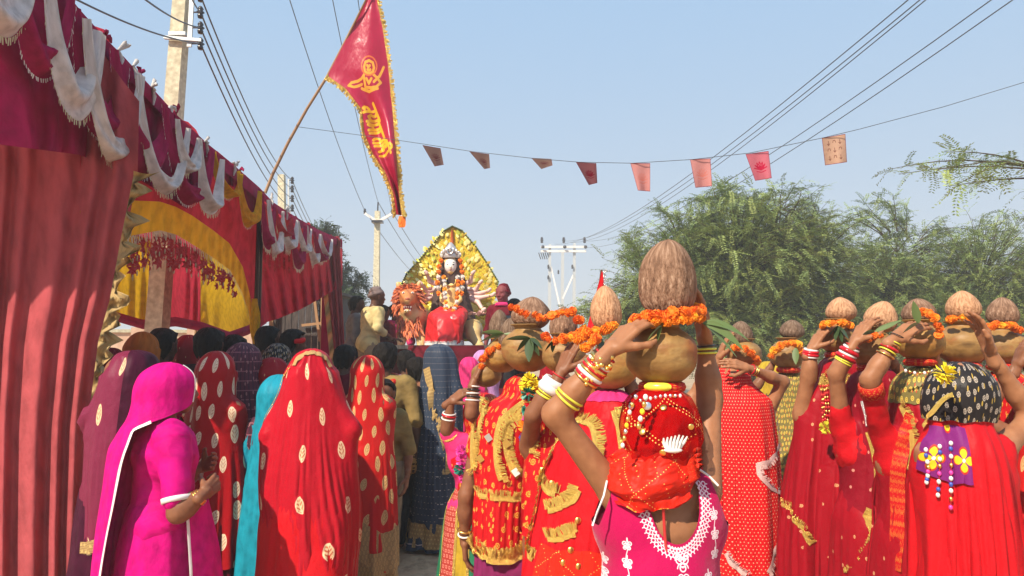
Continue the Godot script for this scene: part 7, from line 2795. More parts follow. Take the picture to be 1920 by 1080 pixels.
func garland(label: String, pts: Array, fr: float, sd: int) -> void:
	# a string of marigold heads along points in the world
	var r := RandomNumberGenerator.new()
	r.seed = sd
	var o := thing("marigold_garland", label, "garland", pts[0], 0.0, "marigold garlands on the pots")
	var curve := Curve3D.new()
	for k in pts.size():
		var t: Vector3 = (pts[mini(k + 1, pts.size() - 1)] - pts[maxi(k - 1, 0)]) / 6.0
		curve.add_point(pts[k], -t, t)
	var len := curve.get_baked_length()
	var n := maxi(4, int(len / (fr * 1.25)))
	var path := PackedVector3Array()
	var deep := ["marigold", "marigold_deep", "marigold_yellow"]
	var tone := r.randi_range(0, 1)
	for k in n + 1:
		var q := curve.sample_baked(len * k / n)
		path.append(q - o.position)
		var tn := (curve.sample_baked(minf(len, len * k / n + 0.01)) - curve.sample_baked(maxf(0.0, len * k / n - 0.01))).normalized()
		var f := part("marigold", marigold_mesh(r.randi_range(0, 2), deep[(tone if r.randf() < 0.65 else r.randi_range(0, 2))]), o)
		var y := (tn + Vector3(r.randfn(), r.randfn(), r.randfn()) * 0.45).normalized()
		if k % 2:
			y = (Vector3(r.randfn(), 0.5, r.randfn() + 0.9)).normalized()
		var x := y.cross(Vector3(0.3, 0.5, 0.8)).normalized()
		f.transform = Transform3D(Basis(x, y, x.cross(y)).scaled(Vector3.ONE * fr * r.randf_range(0.86, 1.2)), q - o.position + Vector3(r.randfn(), r.randfn(), r.randfn()) * fr * 0.18)
	var g := Geo.new()
	g.tube(path, [0.0016], 4)
	part("thread", g.mesh(M.thread_red), o)


func ring_pts(c: Vector3, r: float, tilt: Vector3, a0 := 0.0, a1 := TAU, n := 14) -> Array:
	var out := []
	for k in n + 1:
		var a := lerpf(a0, a1, float(k) / n)
		var q := Vector3(sin(a) * r, 0, cos(a) * r)
		q.y += q.x * tilt.x + q.z * tilt.z
		out.append(c + q)
	return out


func leaf_geo(from: Vector3, dir: Vector3, len: float, wd: float, droop: float, roll: float) -> Geo:
	var g := Geo.new()
	var pts := PackedVector3Array()
	var s := dir.cross(Vector3.UP).normalized().rotated(dir.normalized(), roll)
	var nrm := s.cross(dir).normalized()
	for k in 9:
		var t := k / 8.0
		var c := from + dir.normalized() * len * t - Vector3(0, droop * t * t * len, 0)
		var w := wd * pow(sin(PI * pow(t * 0.97 + 0.015, 0.8)), 0.8)
		pts.append(c - s * w + nrm * w * 0.25)
		pts.append(c)
		pts.append(c + s * w + nrm * w * 0.25)
	g.grid(pts, 3, 9)
	return g


func sprig(label: String, at: Vector3, leaves: Array, m := "mango_leaf") -> void:
	# [direction, length, width, droop, roll]
	var o := thing("mango_leaves", label, "leaves", at, 0.0, "mango leaves in the pots")
	for l in leaves:
		part("leaf", leaf_geo(Vector3.ZERO, l[0], l[1], l[2], l[3], l[4]).mesh(M[m]), o)


func build_pots() -> void:
	var gp := "clay pots carried on heads"
	var gc := "coconuts set in the pots"
	# the nearest pot
	var d := 1.9
	var base := P(1241, 722, d)
	var pot := single("clay_pot", pot_geo(0.0985, 1).mesh(M.clay), "big round clay pot on the head of the nearest girl, orange stain at its right", "pot", gp)
	pot.position = base
	var pad := thing("head_ring", "red and yellow cloth ring under the nearest pot", "head ring", base)
	var g := Geo.new()
	g.torus(Vector3(0, -0.004, 0), Vector3.UP, 0.05, 0.015, 30, 8)
	part("ring", g.mesh(M.red_brocade), pad)
	g = Geo.new()
	var rp := PackedVector3Array()
	for k in 9:
		var a := lerpf(-0.95, 0.15, k / 8.0)
		rp.append(Vector3(sin(a) * 0.064, -0.002, cos(a) * 0.064))
	g.tube(rp, [0.006, 0.011, 0.012, 0.012, 0.012, 0.012, 0.012, 0.011, 0.006], 8)
	part("ribbon", g.mesh(M.bangle_yellow), pad)
	var nut := single("coconut", coconut_geo(0.078, 0.222, 3, 2.7, 0.14).mesh(M.husk), "huge brown dry coconut standing in the nearest pot, ridged and wrinkled", "coconut", gc)
	nut.position = P(1255, 600, d + 0.005)
	nut.rotation = Vector3(0.02, 0.9, 0.035)
	var gcx := P(1250, 594, d)
	garland("thick orange marigold ring between the nearest pot and its coconut", ring_pts(gcx, 0.088, Vector3(0.13, 0, 0.02), -2.0, 2.0, 14), 0.0175, 5)
	garland("second row of marigolds low on the nearest pot's neck", ring_pts(gcx + Vector3(-0.002, -0.012, 0), 0.092, Vector3(0.10, 0, 0.0), -1.5, 1.35, 12), 0.015, 6)
	sprig("green mango leaves sticking out right of the nearest pot's garland", P(1318, 606, d - 0.03), [[Vector3(1, 0.15, 0.15), 0.12, 0.013, 0.55, 0.9], [Vector3(1, -0.12, 0.25), 0.105, 0.014, 0.6, 1.3], [Vector3(0.8, -0.7, 0.3), 0.11, 0.009, 0.2, 0.4]])
	sprig("small mango leaf hanging on the front of the nearest pot", P(1240, 612, d - 0.088), [[Vector3(-0.75, -0.42, 0.42), 0.052, 0.014, 0.3, 0.5], [Vector3(-0.35, -0.9, 0.25), 0.04, 0.008, 0.2, 0.2]])
	# the rest: [pot x, pot y of its belly, half width, distance, coconut x, coconut foot y, coconut half width, coconut top y, garland kind, words]
	var list := [
		[912, 702, 28, 3.45, 936, 640, 20, 582, "a", "small pot low at the left end of the stack, held by bangled hands"],
		[942, 668, 36, 3.3, 962, 664, 27, 600, "", "pot half hidden behind the leafy pot, at its left"],
		[990, 655, 50, 3.05, 996, 618, 38, 560, "c", "broad pot wrapped in dark mango leaves, behind the pompom string"],
		[1058, 664, 42, 2.85, 1057, 640, 28, 578, "d", "pot left of the nearest girl's raised forearm"],
		[1146, 688, 50, 2.5, 1137, 622, 31, 538, "e", "pale pot directly behind the nearest girl's left wrist"],
		[1397, 664, 31, 3.95, 1391, 648, 23, 604, "f", "small pot above the dotted red sari"],
		[1478, 664, 33, 4.75, 1486, 636, 23, 602, "g", "small pot above the gold and green veil"],
		[1572, 632, 37, 3.5, 1576, 604, 28, 560, "h", "pot with hanging leaves above the lime tassel"],
		[1636, 652, 42, 3.2, 1645, 622, 30, 566, "i", "pot behind the striped bangle stack"],
		[1725, 640, 43, 2.9, 1728, 606, 30, 562, "j", "smooth tan pot at the right, under a reaching hand"],
		[1806, 645, 46, 3.0, 1806, 602, 30, 548, "k", "pot beyond the black and silver scarf"],
		[1880, 650, 42, 3.3, 1880, 612, 28, 560, "k", "pot above the maroon veil on the far right"]]
	var pales := [1, 4, 9]
	var words_n := ["low at the stack's left end, dark grey", "striped, behind the leafy pot at its left", "largest in the stack, under a spread hand", "striped, with marigolds over its crown", "pale and pointed, before the small red flag", "small grey, above the dotted red sari", "tan, above the gold and green veil", "pale and pointed, in the pot with hanging leaves", "cream, gripped by a hand with spread fingers", "tan, half under a palm at the right", "beyond the black and silver scarf", "above the maroon veil on the far right"]
	var k := 0
	for e in list:
		var r: float = e[2] / FOCAL * e[3]
		var bq := P(e[0], e[1] + e[2] * 0.84, e[3])
		var p := single("clay_pot", pot_geo(r, k + 5).mesh(M.clay_pale if k in pales else M.clay), e[9], "pot", gp)
		p.position = bq
		p.rotation.y = k * 1.3
		var cq := P(e[4], e[5], e[3] - (0.0 if k != 1 else 0.05))
		var rc: float = e[6] / FOCAL * e[3]
		var tall: float = (e[5] - e[7]) / FOCAL * e[3] + rc * 0.1
		var c := single("coconut", coconut_geo(rc, tall, k + 4).mesh(M.husk_pale if k in [4, 7, 8, 10] else M.husk_grey if k in [0, 1, 5, 6] else M.husk), "dry coconut " + words_n[k], "coconut", gc)
		c.position = cq
		c.rotation = Vector3(0.03 * (k % 3 - 1), k * 0.7, [0.0, 0.1, -0.05, 0.02, -0.03, 0.0, -0.08, -0.04, -0.3, 0.15, 0.0, 0.0][k])
		if k > 4:
			var hr := single("head_ring", (func() -> Mesh:
				var t := Geo.new()
				t.torus(Vector3.ZERO, Vector3.UP, r * 0.5, r * 0.17, 24, 8)
				return t.mesh(M.red_brocade)).call(), "wound cloth ring under the " + e[9], "head ring")
			hr.position = bq + Vector3(0, -0.006, 0)
		k += 1
	var dpt := func(px: float, py: float, dd: float) -> Vector3: return P(px, py, dd)
	var line := func(pts: Array, dd: float) -> Array:
		var out := []
		for q in pts:
			out.append(P(q[0], q[1], dd + (q[2] if q.size() > 2 else 0.0)))
		return out
	garland("marigolds trailing down the left side of the pot stack", line.call([[958, 634], [946, 646], [932, 650], [918, 658], [906, 670], [902, 684]], 3.22), 0.018, 11)
	garland("marigolds draped across the coconut under the spread hand", line.call([[958, 576], [972, 583], [988, 588], [1004, 590], [1020, 596]], 2.9), 0.0185, 12)
	garland("marigolds arched over the striped coconut", line.call([[1030, 592, -0.03], [1040, 588], [1058, 586], [1076, 588], [1088, 600], [1094, 612]], 2.72), 0.0165, 13)
	garland("marigolds round the pot left of the raised forearm", line.call([[1022, 632], [1034, 636, -0.02], [1052, 636, -0.03], [1070, 632, -0.02], [1086, 624, 0.02], [1094, 622]], 2.70), 0.018, 14)
	garland("marigolds between the pale pointed coconut and its pot", line.call([[1094, 626], [1102, 622, -0.03], [1120, 620, -0.05], [1140, 616, -0.05], [1152, 610]], 2.44), 0.018, 15)
	garland("marigolds hanging over the pale pot behind the wrist", line.call([[1088, 630, -0.03], [1086, 645, -0.05], [1092, 658, -0.05], [1104, 650, -0.05], [1118, 636, -0.05]], 2.42), 0.017, 16)
	garland("marigolds on the small pot above the dotted red sari", line.call([[1370, 652], [1384, 652, -0.04], [1400, 656, -0.06], [1412, 666, -0.05], [1420, 678]], 3.86), 0.020, 17)
	garland("marigolds heaped on the pot above the gold and green veil", line.call([[1446, 668], [1452, 656], [1466, 648, -0.05], [1484, 644, -0.06], [1498, 648, -0.03], [1502, 664]], 4.62), 0.026, 18)
	garland("marigold arc on the pot with hanging leaves", line.call([[1542, 610], [1552, 606, -0.04], [1568, 603, -0.06], [1584, 605, -0.05], [1596, 612]], 3.42), 0.0175, 19)
	garland("marigolds on the pot behind the striped bangle stack", line.call([[1610, 640], [1622, 636, -0.03], [1638, 632, -0.05], [1650, 630, -0.05]], 3.1), 0.0165, 20)
	garland("loop of deep orange marigolds down the right of the tan pot", line.call([[1728, 584], [1742, 588, -0.04], [1754, 598, -0.05], [1760, 612, -0.05], [1760, 628, -0.04]], 2.80), 0.0165, 21)
	garland("marigolds on the pot beyond the black and silver scarf", line.call([[1776, 600], [1790, 598, -0.04], [1808, 597, -0.06], [1826, 599, -0.04], [1838, 606]], 2.94), 0.017, 22)
	garland("marigolds on the pot above the maroon veil", line.call([[1852, 612], [1866, 610, -0.04], [1882, 609, -0.06], [1898, 611, -0.04], [1910, 618]], 3.22), 0.017, 23)
	# leaves
	sprig("dark mango leaves hanging down the broad pot's front", P(994, 634, 2.9), [[Vector3(-0.05, -1, 0.15), 0.10, 0.022, 0.0, 0.2], [Vector3(0.45, -0.9, 0.2), 0.085, 0.014, 0.0, 0.6], [Vector3(-0.8, -0.6, 0.2), 0.07, 0.016, 0.2, 0.9], [Vector3(-1, 0.05, 0.1), 0.10, 0.011, 0.1, 1.1], [Vector3(0.8, -0.45, 0.3), 0.06, 0.014, 0.3, 0.5]], "leaf_dark")
	sprig("dry green leaves sticking out left of the pot stack", P(945, 626, 3.1), [[Vector3(-1, 0.18, 0.1), 0.10, 0.012, 0.1, 1.2], [Vector3(-1, -0.15, 0.15), 0.11, 0.010, 0.2, 0.8], [Vector3(-0.9, -0.5, 0.2), 0.09, 0.012, 0.2, 0.5], [Vector3(1, -0.05, 0.2), 0.12, 0.010, 0.05, 1.0]])
	sprig("dark leaf on the pot left of the raised forearm", P(1040, 640, 2.72), [[Vector3(-0.2, -1, 0.2), 0.045, 0.015, 0.0, 0.2], [Vector3(-0.8, -0.6, 0.2), 0.05, 0.013, 0.2, 0.6]], "leaf_dark")
	sprig("leaves on the pale pot behind the wrist", P(1120, 632, 2.40), [[Vector3(0.3, -0.8, 0.3), 0.05, 0.016, 0.0, 0.3], [Vector3(-0.6, -0.5, 0.3), 0.05, 0.014, 0.2, 0.6]], "leaf_dark")
	sprig("pointed leaves over the pot above the lime tassel", P(1572, 612, 3.36), [[Vector3(-0.35, -1, 0.2), 0.075, 0.016, 0.0, 0.1], [Vector3(0.1, -1, 0.2), 0.08, 0.014, 0.0, 0.3], [Vector3(0.5, -0.8, 0.2), 0.075, 0.018, 0.0, 0.5], [Vector3(-0.9, -0.6, 0.2), 0.07, 0.018, 0.2, 0.6]], "leaf_dark")
	sprig("leaf hanging on the pot above the gold and green veil", P(1492, 652, 4.5), [[Vector3(-0.1, -1, 0.2), 0.11, 0.022, 0.0, 0.2]])
	sprig("upright green leaf before the tan coconut at the right", P(1722, 606, 2.72), [[Vector3(-0.25, 1, 0.1), 0.085, 0.016, -0.05, 0.4], [Vector3(-0.8, -0.3, 0.3), 0.09, 0.012, 0.1, 1.0]])
	sprig("leaf strip across the pot behind the striped bangles", P(1640, 622, 3.0), [[Vector3(1, 0.45, 0.1), 0.12, 0.012, 0.0, 1.0], [Vector3(-1, -0.1, 0.2), 0.06, 0.012, 0.1, 1.0]])


# ---------------------------------------------------------------- the goddess float
func build_float() -> void:
	var d := 10.0
	var foot := ground_at(845, d)
	# trolley
	var o := thing("trolley", "tractor trolley carrying the statue, mostly hidden by the crowd", "trolley", foot)
	var g := Geo.new()
	g.box(Vector3(0.1, 0.62, 0), Vector3(2.2, 0.10, 3.2))
	part("bed", g.mesh(M.old_wood, false), o)
	for s in [-1.0, 1.0]:
		g = Geo.new()
		g.box(Vector3(0.1 + s * 1.12, 0.85, 0), Vector3(0.05, 0.42, 3.2))
		part("side_board", g.mesh(M.maroon_cloth, false), o)
		for z in [0.9, -0.9]:
			g = Geo.new()
			g.lathe([Vector2(0.0, -0.1), Vector2(0.2, -0.1), Vector2(0.36, -0.09), Vector2(0.40, -0.05), Vector2(0.40, 0.05), Vector2(0.36, 0.09), Vector2(0.2, 0.1), Vector2(0.0, 0.1)], 28)
			var w := part("wheel", g.mesh(M.insulator), o)
			w.transform = Transform3D(Basis(Vector3(0, 0, 1), PI * 0.5), Vector3(0.1 + s * 0.85, 0.39, z))
	g = Geo.new()
	g.box(Vector3(0.1, 0.85, 1.62), Vector3(2.2, 0.40, 0.05))
	part("tail_board", g.mesh(M.maroon_cloth, false), o)
	# golden backdrop: a pointed panel clad in gilt leaves
	var bd := d + 0.55
	var bk := thing("backdrop_panel", "pointed panel of gilt leaves standing behind the statue", "backdrop", P(848, 560, bd))
	var inv := Transform3D(Basis(), -bk.position)
	var out := [[848, 424], [866, 432], [892, 462], [915, 496], [934, 528], [928, 560], [900, 640], [800, 640], [772, 560], [750, 538], [762, 514], [790, 482], [814, 454], [832, 433]]
	g = Geo.new()
	var c := inv * P(848, 540, bd)
	for k in out.size():
		var a := inv * P(out[k][0], out[k][1], bd)
		var b := inv * P(out[(k + 1) % out.size()][0], out[(k + 1) % out.size()][1], bd)
		g.tri(c, a, b)
		g.quad(a, b, b + Vector3(0, 0, -0.05), a + Vector3(0, 0, -0.05))
		g.tri(c + Vector3(0, 0, -0.05), a + Vector3(0, 0, -0.05), b + Vector3(0, 0, -0.05))
	part("board", g.mesh(M.gilt_board, false), bk)
	var poly := PackedVector2Array()
	for q in out:
		poly.append(Vector2(q[0], q[1]))
	var r := RandomNumberGenerator.new()
	r.seed = 61
	var lm: Array[Mesh] = []
	for k in 3:
		var lg := Geo.new()
		lg.join(leaf_geo(Vector3.ZERO, Vector3(0, 1, 0.001), 1.0, 0.30, 0.0, 0.3))
		for j in lg.v.size():
			lg.v[j].z += 0.10 * sin(lg.v[j].y * 3.0 + k) + 0.12 * absf(lg.v[j].x)
		lm.append(lg.mesh([M.gilt, M.gilt_pale, M.gilt_green][k]))
	var n := 0
	for tries in 1400:
		if n >= 300:
			break
		var q := Vector2(r.randf_range(750, 934), r.randf_range(426, 620))
		if not Geometry2D.is_point_in_polygon(q, poly):
			continue
		# bare orange lines run up the middle and down each arm
		if absf(q.x - 848.0) < 7.0 + (q.y - 426.0) * 0.05 and q.y < 560.0:
			continue
		var m := part("gilt_leaf", lm[r.randi_range(0, 2) if r.randf() < 0.7 else 1], bk)
		var out_dir := (q - Vector2(848, 560)).normalized()
		var ang := atan2(-out_dir.y, out_dir.x) - PI * 0.5 + r.randf_range(-0.4, 0.4)
		m.transform = Transform3D(Basis(Vector3(0, 0, 1), ang).rotated(Vector3.RIGHT, r.randf_range(-0.2, 0.1)).scaled(Vector3.ONE * r.randf_range(0.06, 0.095)), inv * P(q.x, q.y, bd - 0.012 - 0.02 * r.randf()))
		n += 1
	var spine := Geo.new()
	spine.tube(PackedVector3Array([inv * P(848, 432, bd - 0.02), inv * P(847, 470, bd - 0.03), inv * P(848, 520, bd - 0.02)]), [0.02, 0.035, 0.03], 8)
	part("spine", spine.mesh(M.lion_orange), bk)
	var trim := Geo.new()
	var tp := PackedVector3Array()
	for k in [8, 9, 10, 11, 12, 13, 0, 1, 2, 3, 4, 5]:
		tp.append(inv * P(out[k][0], out[k][1], bd - 0.01))
	trim.tube(tp, [0.012], 6)
	part("trim", trim.mesh(M.gilt_green), bk)
	# dark studs along its edge
	for k in out.size():
		if k in [5, 6, 7, 8]:
			continue
		for j in 7:
			var q := P(lerpf(out[k][0], out[(k + 1) % out.size()][0], j / 7.0), lerpf(out[k][1], out[(k + 1) % out.size()][1], j / 7.0), bd - 0.03)
			g = Geo.new()
			g.ball(inv * q, Vector3.ONE * 0.014, 6, 4)
			part("stud", g.mesh(M.leaf_dark), bk)
	# stage hung with red cloth that carries the statue
	var st := thing("stage", "low stage hung with crimson cloth under the statue", "stage", foot + Vector3(0.02, 0.67, 0.1))
	var rings := []
	var topy: float = P(845, 648, d).y - 0.67
	g = Geo.new()
	g.box(Vector3(0, topy - 0.02, 0), Vector3(1.5, 0.05, 1.5))
	part("stage_top", g.mesh(M.old_wood, false), st)
	var SL := loft([[topy, 0, 0, 0.9, 0.9], [topy * 0.6, 0, 0, 0.94, 0.94], [0.01, 0, 0, 0.97, 0.97]], {"f0": 0.004, "f1": 0.05, "freq": 13.0, "nu": 160, "nv": 20, "seed": 9.0})
	part("stage_cloth", loft_geo(SL).mesh(M.maroon_cloth), st)
	goddess(d)
	lion(d - 0.25)
	men_on_float()
	# flower heap at the statue's feet
	var fh := thing("flower_heap", "heap of yellow and green flowers at the statue's feet", "flowers", P(852, 668, d - 0.75))
	for k in 26:
		var f := part("flower", marigold_mesh(k % 3, ["pom_yellow", "pom_yellow", "marigold_yellow", "bangle_green"][k % 4]), fh)
		f.position = Vector3(r.randf_range(-0.13, 0.13), r.randf_range(-0.07, 0.10), r.randf_range(-0.05, 0.08))
		f.scale = Vector3.ONE * 0.045
		f.rotation = Vector3(r.randf_range(0, 1.2), r.randf() * 6.0, 0)
	# small red flag behind the pots
	var fl := thing("small_flag", "small red flag with a tinsel edge, upright behind the pale pointed coconut", "flag", P(1098, 640, 4.6))
	var fi := Transform3D(Basis(), -fl.position)
	g = Geo.new()
	g.tube(PackedVector3Array([fi * P(1128, 506, 4.6), fi * P(1112, 640, 4.62), fi * P(1100, 760, 4.65)]), [0.008], 6)
	part("staff", g.mesh(M.bamboo), fl)
	var pts := PackedVector3Array()
	for y in 18:
		var v := y / 17.0
		for x in 9:
			var u := x / 8.0
			pts.append(fi * P(lerpf(lerpf(1128, 1100, v), lerpf(1133, 1138, v), u), 508.0 + v * 110.0 + u * 6.0, 4.58 + 0.04 * sin(u * 7.0 + v * 3.0) * v))
	g = Geo.new()
	g.grid(pts, 9, 18)
	part("flag_cloth", g.mesh(M.red_plain), fl)
	g = Geo.new()
	for k in 40:
		var q := fi * P(lerpf(1130, 1139, k / 39.0), 508.0 + k * 2.8, 4.56)
		var e := Vector3(r.randf_range(0.0, 0.03), r.randf_range(-0.02, 0.02), r.randf_range(-0.02, 0.02))
		g.quad(q, q + Vector3(0, 0.012, 0), q + e + Vector3(0, 0.012, 0), q + e)
	part("fringe", g.mesh(M.silver_tinsel, false), fl)


func goddess(d: float) -> void:
	var seat := P(846, 640, d)
	var o := thing("goddess_statue", "painted seated goddess statue with white face, silver crown and red skirt", "statue", seat)
	var L := func(px: float, py: float, dz := 0.0) -> Vector3: return P(px, py, d + dz) - seat
	var k := d / FOCAL
	# trunk, head and the two folded arms as one body
	var bones := [[L.call(845, 580), L.call(845, 545), 13.0 * k, 14.0 * k], [L.call(836, 538), L.call(854, 538), 10.0 * k, 10.0 * k], [L.call(845, 530), L.call(845, 515), 6.0 * k, 5.0 * k],
		[L.call(845, 497, -0.02), L.call(845, 491), 12.5 * k, 13.0 * k], [L.call(845, 505, -0.05), L.call(845, 508, -0.05), 8.0 * k, 7.0 * k], [L.call(845, 498, -0.11), L.call(845, 501, -0.115), 1.6 * k, 2.2 * k],
		[L.call(831, 538), L.call(829, 562, -0.05), 6.0 * k, 5.0 * k], [L.call(829, 562, -0.05), L.call(846, 582, -0.2), 4.6 * k, 3.6 * k], [L.call(859, 538), L.call(862, 562, -0.05), 6.0 * k, 5.0 * k], [L.call(862, 562, -0.05), L.call(846, 582, -0.2), 4.6 * k, 3.6 * k],
		[L.call(846, 582, -0.2), L.call(846, 575, -0.24), 4.0 * k, 2.5 * k]]
	part("body", sdf_geo(bones, 0.011, 0.02).mesh(M.statue_yellow), o)
	var g := Geo.new()
	g.ball(L.call(845, 498, -0.05), Vector3(11.6, 15.5, 10.0) * k, 20, 14)
	part("face", g.mesh(M.statue_white), o)
	for s in [-1.0, 1.0]:
		g = Geo.new()
		g.ball(L.call(845 + s * 4.6, 496, -0.118), Vector3(2.6, 1.1, 0.6) * k, 8, 6)
		part("eye", g.mesh(M.eye_dark), o)
		g = Geo.new()
		g.ball(L.call(845 + s * 4.8, 491.6, -0.112), Vector3(3.4, 0.5, 0.6) * k, 8, 4)
		part("eyebrow", g.mesh(M.eye_dark), o)
	g = Geo.new()
	g.ball(L.call(845, 505.5, -0.116), Vector3(2.4, 1.0, 0.8) * k, 8, 6)
	part("lips", g.mesh(M.lip), o)
	g = Geo.new()
	g.ball(L.call(845, 500, -0.128), Vector3(1.0, 2.6, 1.0) * k, 8, 6)
	part("nose", g.mesh(M.statue_white), o)
	# hair: a dark mantle behind, down to the seat
	var H := loft([[L.call(845, 476).y, 0, 0.02, 0.01, 0.01], [L.call(845, 482).y, 0, 0.03, 0.12, 0.08], [L.call(845, 500).y, 0, 0.04, 0.165, 0.10], [L.call(845, 525).y, 0, 0.05, 0.21, 0.11], [L.call(845, 560).y, 0, 0.06, 0.29, 0.12], [L.call(850, 600).y, 0.03, 0.06, 0.36, 0.14]], {"a0": -4.3, "a1": 1.15, "f0": 0.004, "f1": 0.02, "freq": 16.0, "seed": 4.0, "nu": 90, "nv": 40})
	g = loft_geo(H)
	for q in g.v.size():
		g.v[q] = Vector3(g.v[q].x, g.v[q].y, -g.v[q].z)
	part("hair", g.mesh(M.hair_brown), o)
	# crown
	var cr := L.call(845, 482) as Vector3
	g = Geo.new()
	g.lathe([Vector2(0.125, -0.02), Vector2(0.13, 0.02), Vector2(0.12, 0.06), Vector2(0.10, 0.09), Vector2(0.075, 0.14), Vector2(0.045, 0.18), Vector2(0.02, 0.21), Vector2(0.0, 0.22)], 24, cr)
	var crown := part("crown", g.mesh(M.statue_silver), o)
	for j in 9:
		var a := (j - 4) * 0.36
		g = Geo.new()
		g.ball(cr + Vector3(sin(a) * 0.135, 0.06 + 0.03 * cos(a * 2.0), 0.135 * cos(a)), Vector3(0.024, 0.04, 0.012), 8, 6)
		part("crown_leaf", g.mesh(M.statue_silver), crown)
	g = Geo.new()
	g.torus(cr + Vector3(0, 0.07, 0.14), Vector3(0, 0, 1), 0.04, 0.012, 20, 6)
	part("crown_jewel", g.mesh(M.silver), crown)
	# skirt over the knees
	var S := loft([[L.call(845, 578).y, 0.0, 0.02, 0.14, 0.12], [L.call(845, 586).y, -0.03, 0.22, 0.22, 0.28], [L.call(845, 597).y, -0.05, 0.36, 0.245, 0.34], [L.call(845, 618).y, -0.055, 0.42, 0.25, 0.34], [L.call(845, 634).y, -0.06, 0.44, 0.26, 0.34], [L.call(845, 648).y, -0.06, 0.45, 0.275, 0.34]], {"f0": 0.004, "f1": 0.028, "freq": 9.0, "seed": 6.0, "nu": 110, "nv": 46})
	var sk := part("skirt", loft_geo(S).mesh(M.statue_red), o)
	part("white_hem", ribbon(S, wave_path(-1.6, 1.6, 0.93, 50, 0.03), 0.05, 0.03, 8, 0.012).mesh(M.white_trim), sk)
	part("white_trim", ribbon(S, wave_path(0.4, 1.5, 0.42, 16, 0.1), 0.02, 0.02, 8, 0.012).mesh(M.white_trim), sk)
	var knees := [[L.call(826, 590, -0.2), L.call(822, 606, -0.5), 15.0 * k, 13.0 * k], [L.call(822, 606, -0.5), L.call(826, 640, -0.45), 13.0 * k, 10.0 * k], [L.call(862, 590, -0.2), L.call(856, 602, -0.6), 15.0 * k, 14.0 * k], [L.call(856, 602, -0.6), L.call(852, 652, -0.6), 13.0 * k, 9.0 * k]]
	part("legs", crease(sdf_geo(knees, 0.014, 0.03), 0.012, 4.0).mesh(M.statue_red), o)
	var ft := [[L.call(850, 656, -0.6), L.call(853, 660, -0.75), 4.0 * k, 3.0 * k]]
	part("foot", sdf_geo(ft, 0.008, 0.01).mesh(M.statue_white), o)
	# extra arms fanned out, pale pink, holding conch and flowers
	for e in [[866, 535, 882, 528, 886, 512], [866, 540, 892, 544, 900, 530], [868, 548, 900, 550, 916, 545], [868, 556, 896, 566, 906, 582], [824, 535, 806, 528, 800, 512], [824, 542, 800, 546, 790, 532], [822, 550, 800, 562, 792, 552], [872, 556, 900, 558, 924, 553]]:
		var b := [[L.call(e[0], e[1], 0.1), L.call(e[2], e[3], 0.05), 5.5 * k, 4.4 * k], [L.call(e[2], e[3], 0.05), L.call(e[4], e[5], -0.05), 4.4 * k, 3.0 * k], [L.call(e[4], e[5], -0.05), L.call(e[4] + (3 if e[4] > 845 else -3), e[5] - 3, -0.06), 3.4 * k, 3.2 * k]]
		part("side_arm", sdf_geo(b, 0.012, 0.015).mesh(M.statue_pink), o)
		g = Geo.new()
		g.torus(L.call(lerpf(e[2], e[4], 0.75), lerpf(e[3], e[5], 0.75), -0.02), L.call(e[4], e[5]) - L.call(e[2], e[3]), 4.0 * k, 1.0 * k, 14, 5)
		part("bracelet", g.mesh(M.gold), o)
	# conch shells and lotus at the right side
	var r := RandomNumberGenerator.new()
	r.seed = 12
	for q in [[885, 590, 10], [900, 592, 12], [912, 590, 9], [804, 556, 9], [808, 544, 8]]:
		g = Geo.new()
		for j in 14:
			var dir := Vector3(r.randfn(), r.randf_range(0.1, 1.0), r.randf_range(0.1, 1.0)).normalized()
			var lg := leaf_geo(L.call(q[0], q[1], -0.15), dir, q[2] * k, q[2] * k * 0.33, 0.1, r.randf())
			g.join(lg)
		part("lotus", g.mesh(M.statue_pink), o)
	# long garlands on the chest
	var bead := func(called: String, pts: Array, m1: String, m2: String, rad: float) -> void:
		for j in pts.size() - 1:
			var a: Vector3 = pts[j]
			var b: Vector3 = pts[j + 1]
			var cnt := maxi(1, int(a.distance_to(b) / (rad * 1.7)))
			for t in cnt:
				var f := part(called, marigold_mesh(t % 3, m1 if (j + t) % 3 else m2), o)
				f.position = a.lerp(b, float(t) / cnt)
				f.scale = Vector3.ONE * rad
				f.rotation = Vector3(1.2, t, 0)
	bead.call("garland_flower", [L.call(830, 478, -0.06), L.call(823, 500, -0.1), L.call(820, 530, -0.14), L.call(822, 560, -0.2)], "marigold", "statue_white", 0.038)
	bead.call("garland_flower", [L.call(860, 478, -0.06), L.call(866, 500, -0.1), L.call(867, 530, -0.14), L.call(864, 560, -0.2)], "marigold", "statue_white", 0.038)
	bead.call("garland_flower", [L.call(832, 520, -0.12), L.call(834, 550, -0.26), L.call(836, 575, -0.36), L.call(834, 600, -0.6), L.call(833, 618, -0.72)], "statue_white", "marigold_yellow", 0.034)
	bead.call("garland_flower", [L.call(858, 520, -0.12), L.call(858, 550, -0.26), L.call(854, 575, -0.36), L.call(842, 595, -0.6), L.call(834, 618, -0.72)], "marigold", "statue_white", 0.034)
	g = Geo.new()
	g.torus(L.call(845, 528, -0.07), Vector3(0, 0.5, 1), 0.075, 0.012, 20, 6)
	part("necklace", g.mesh(M.gold), o)


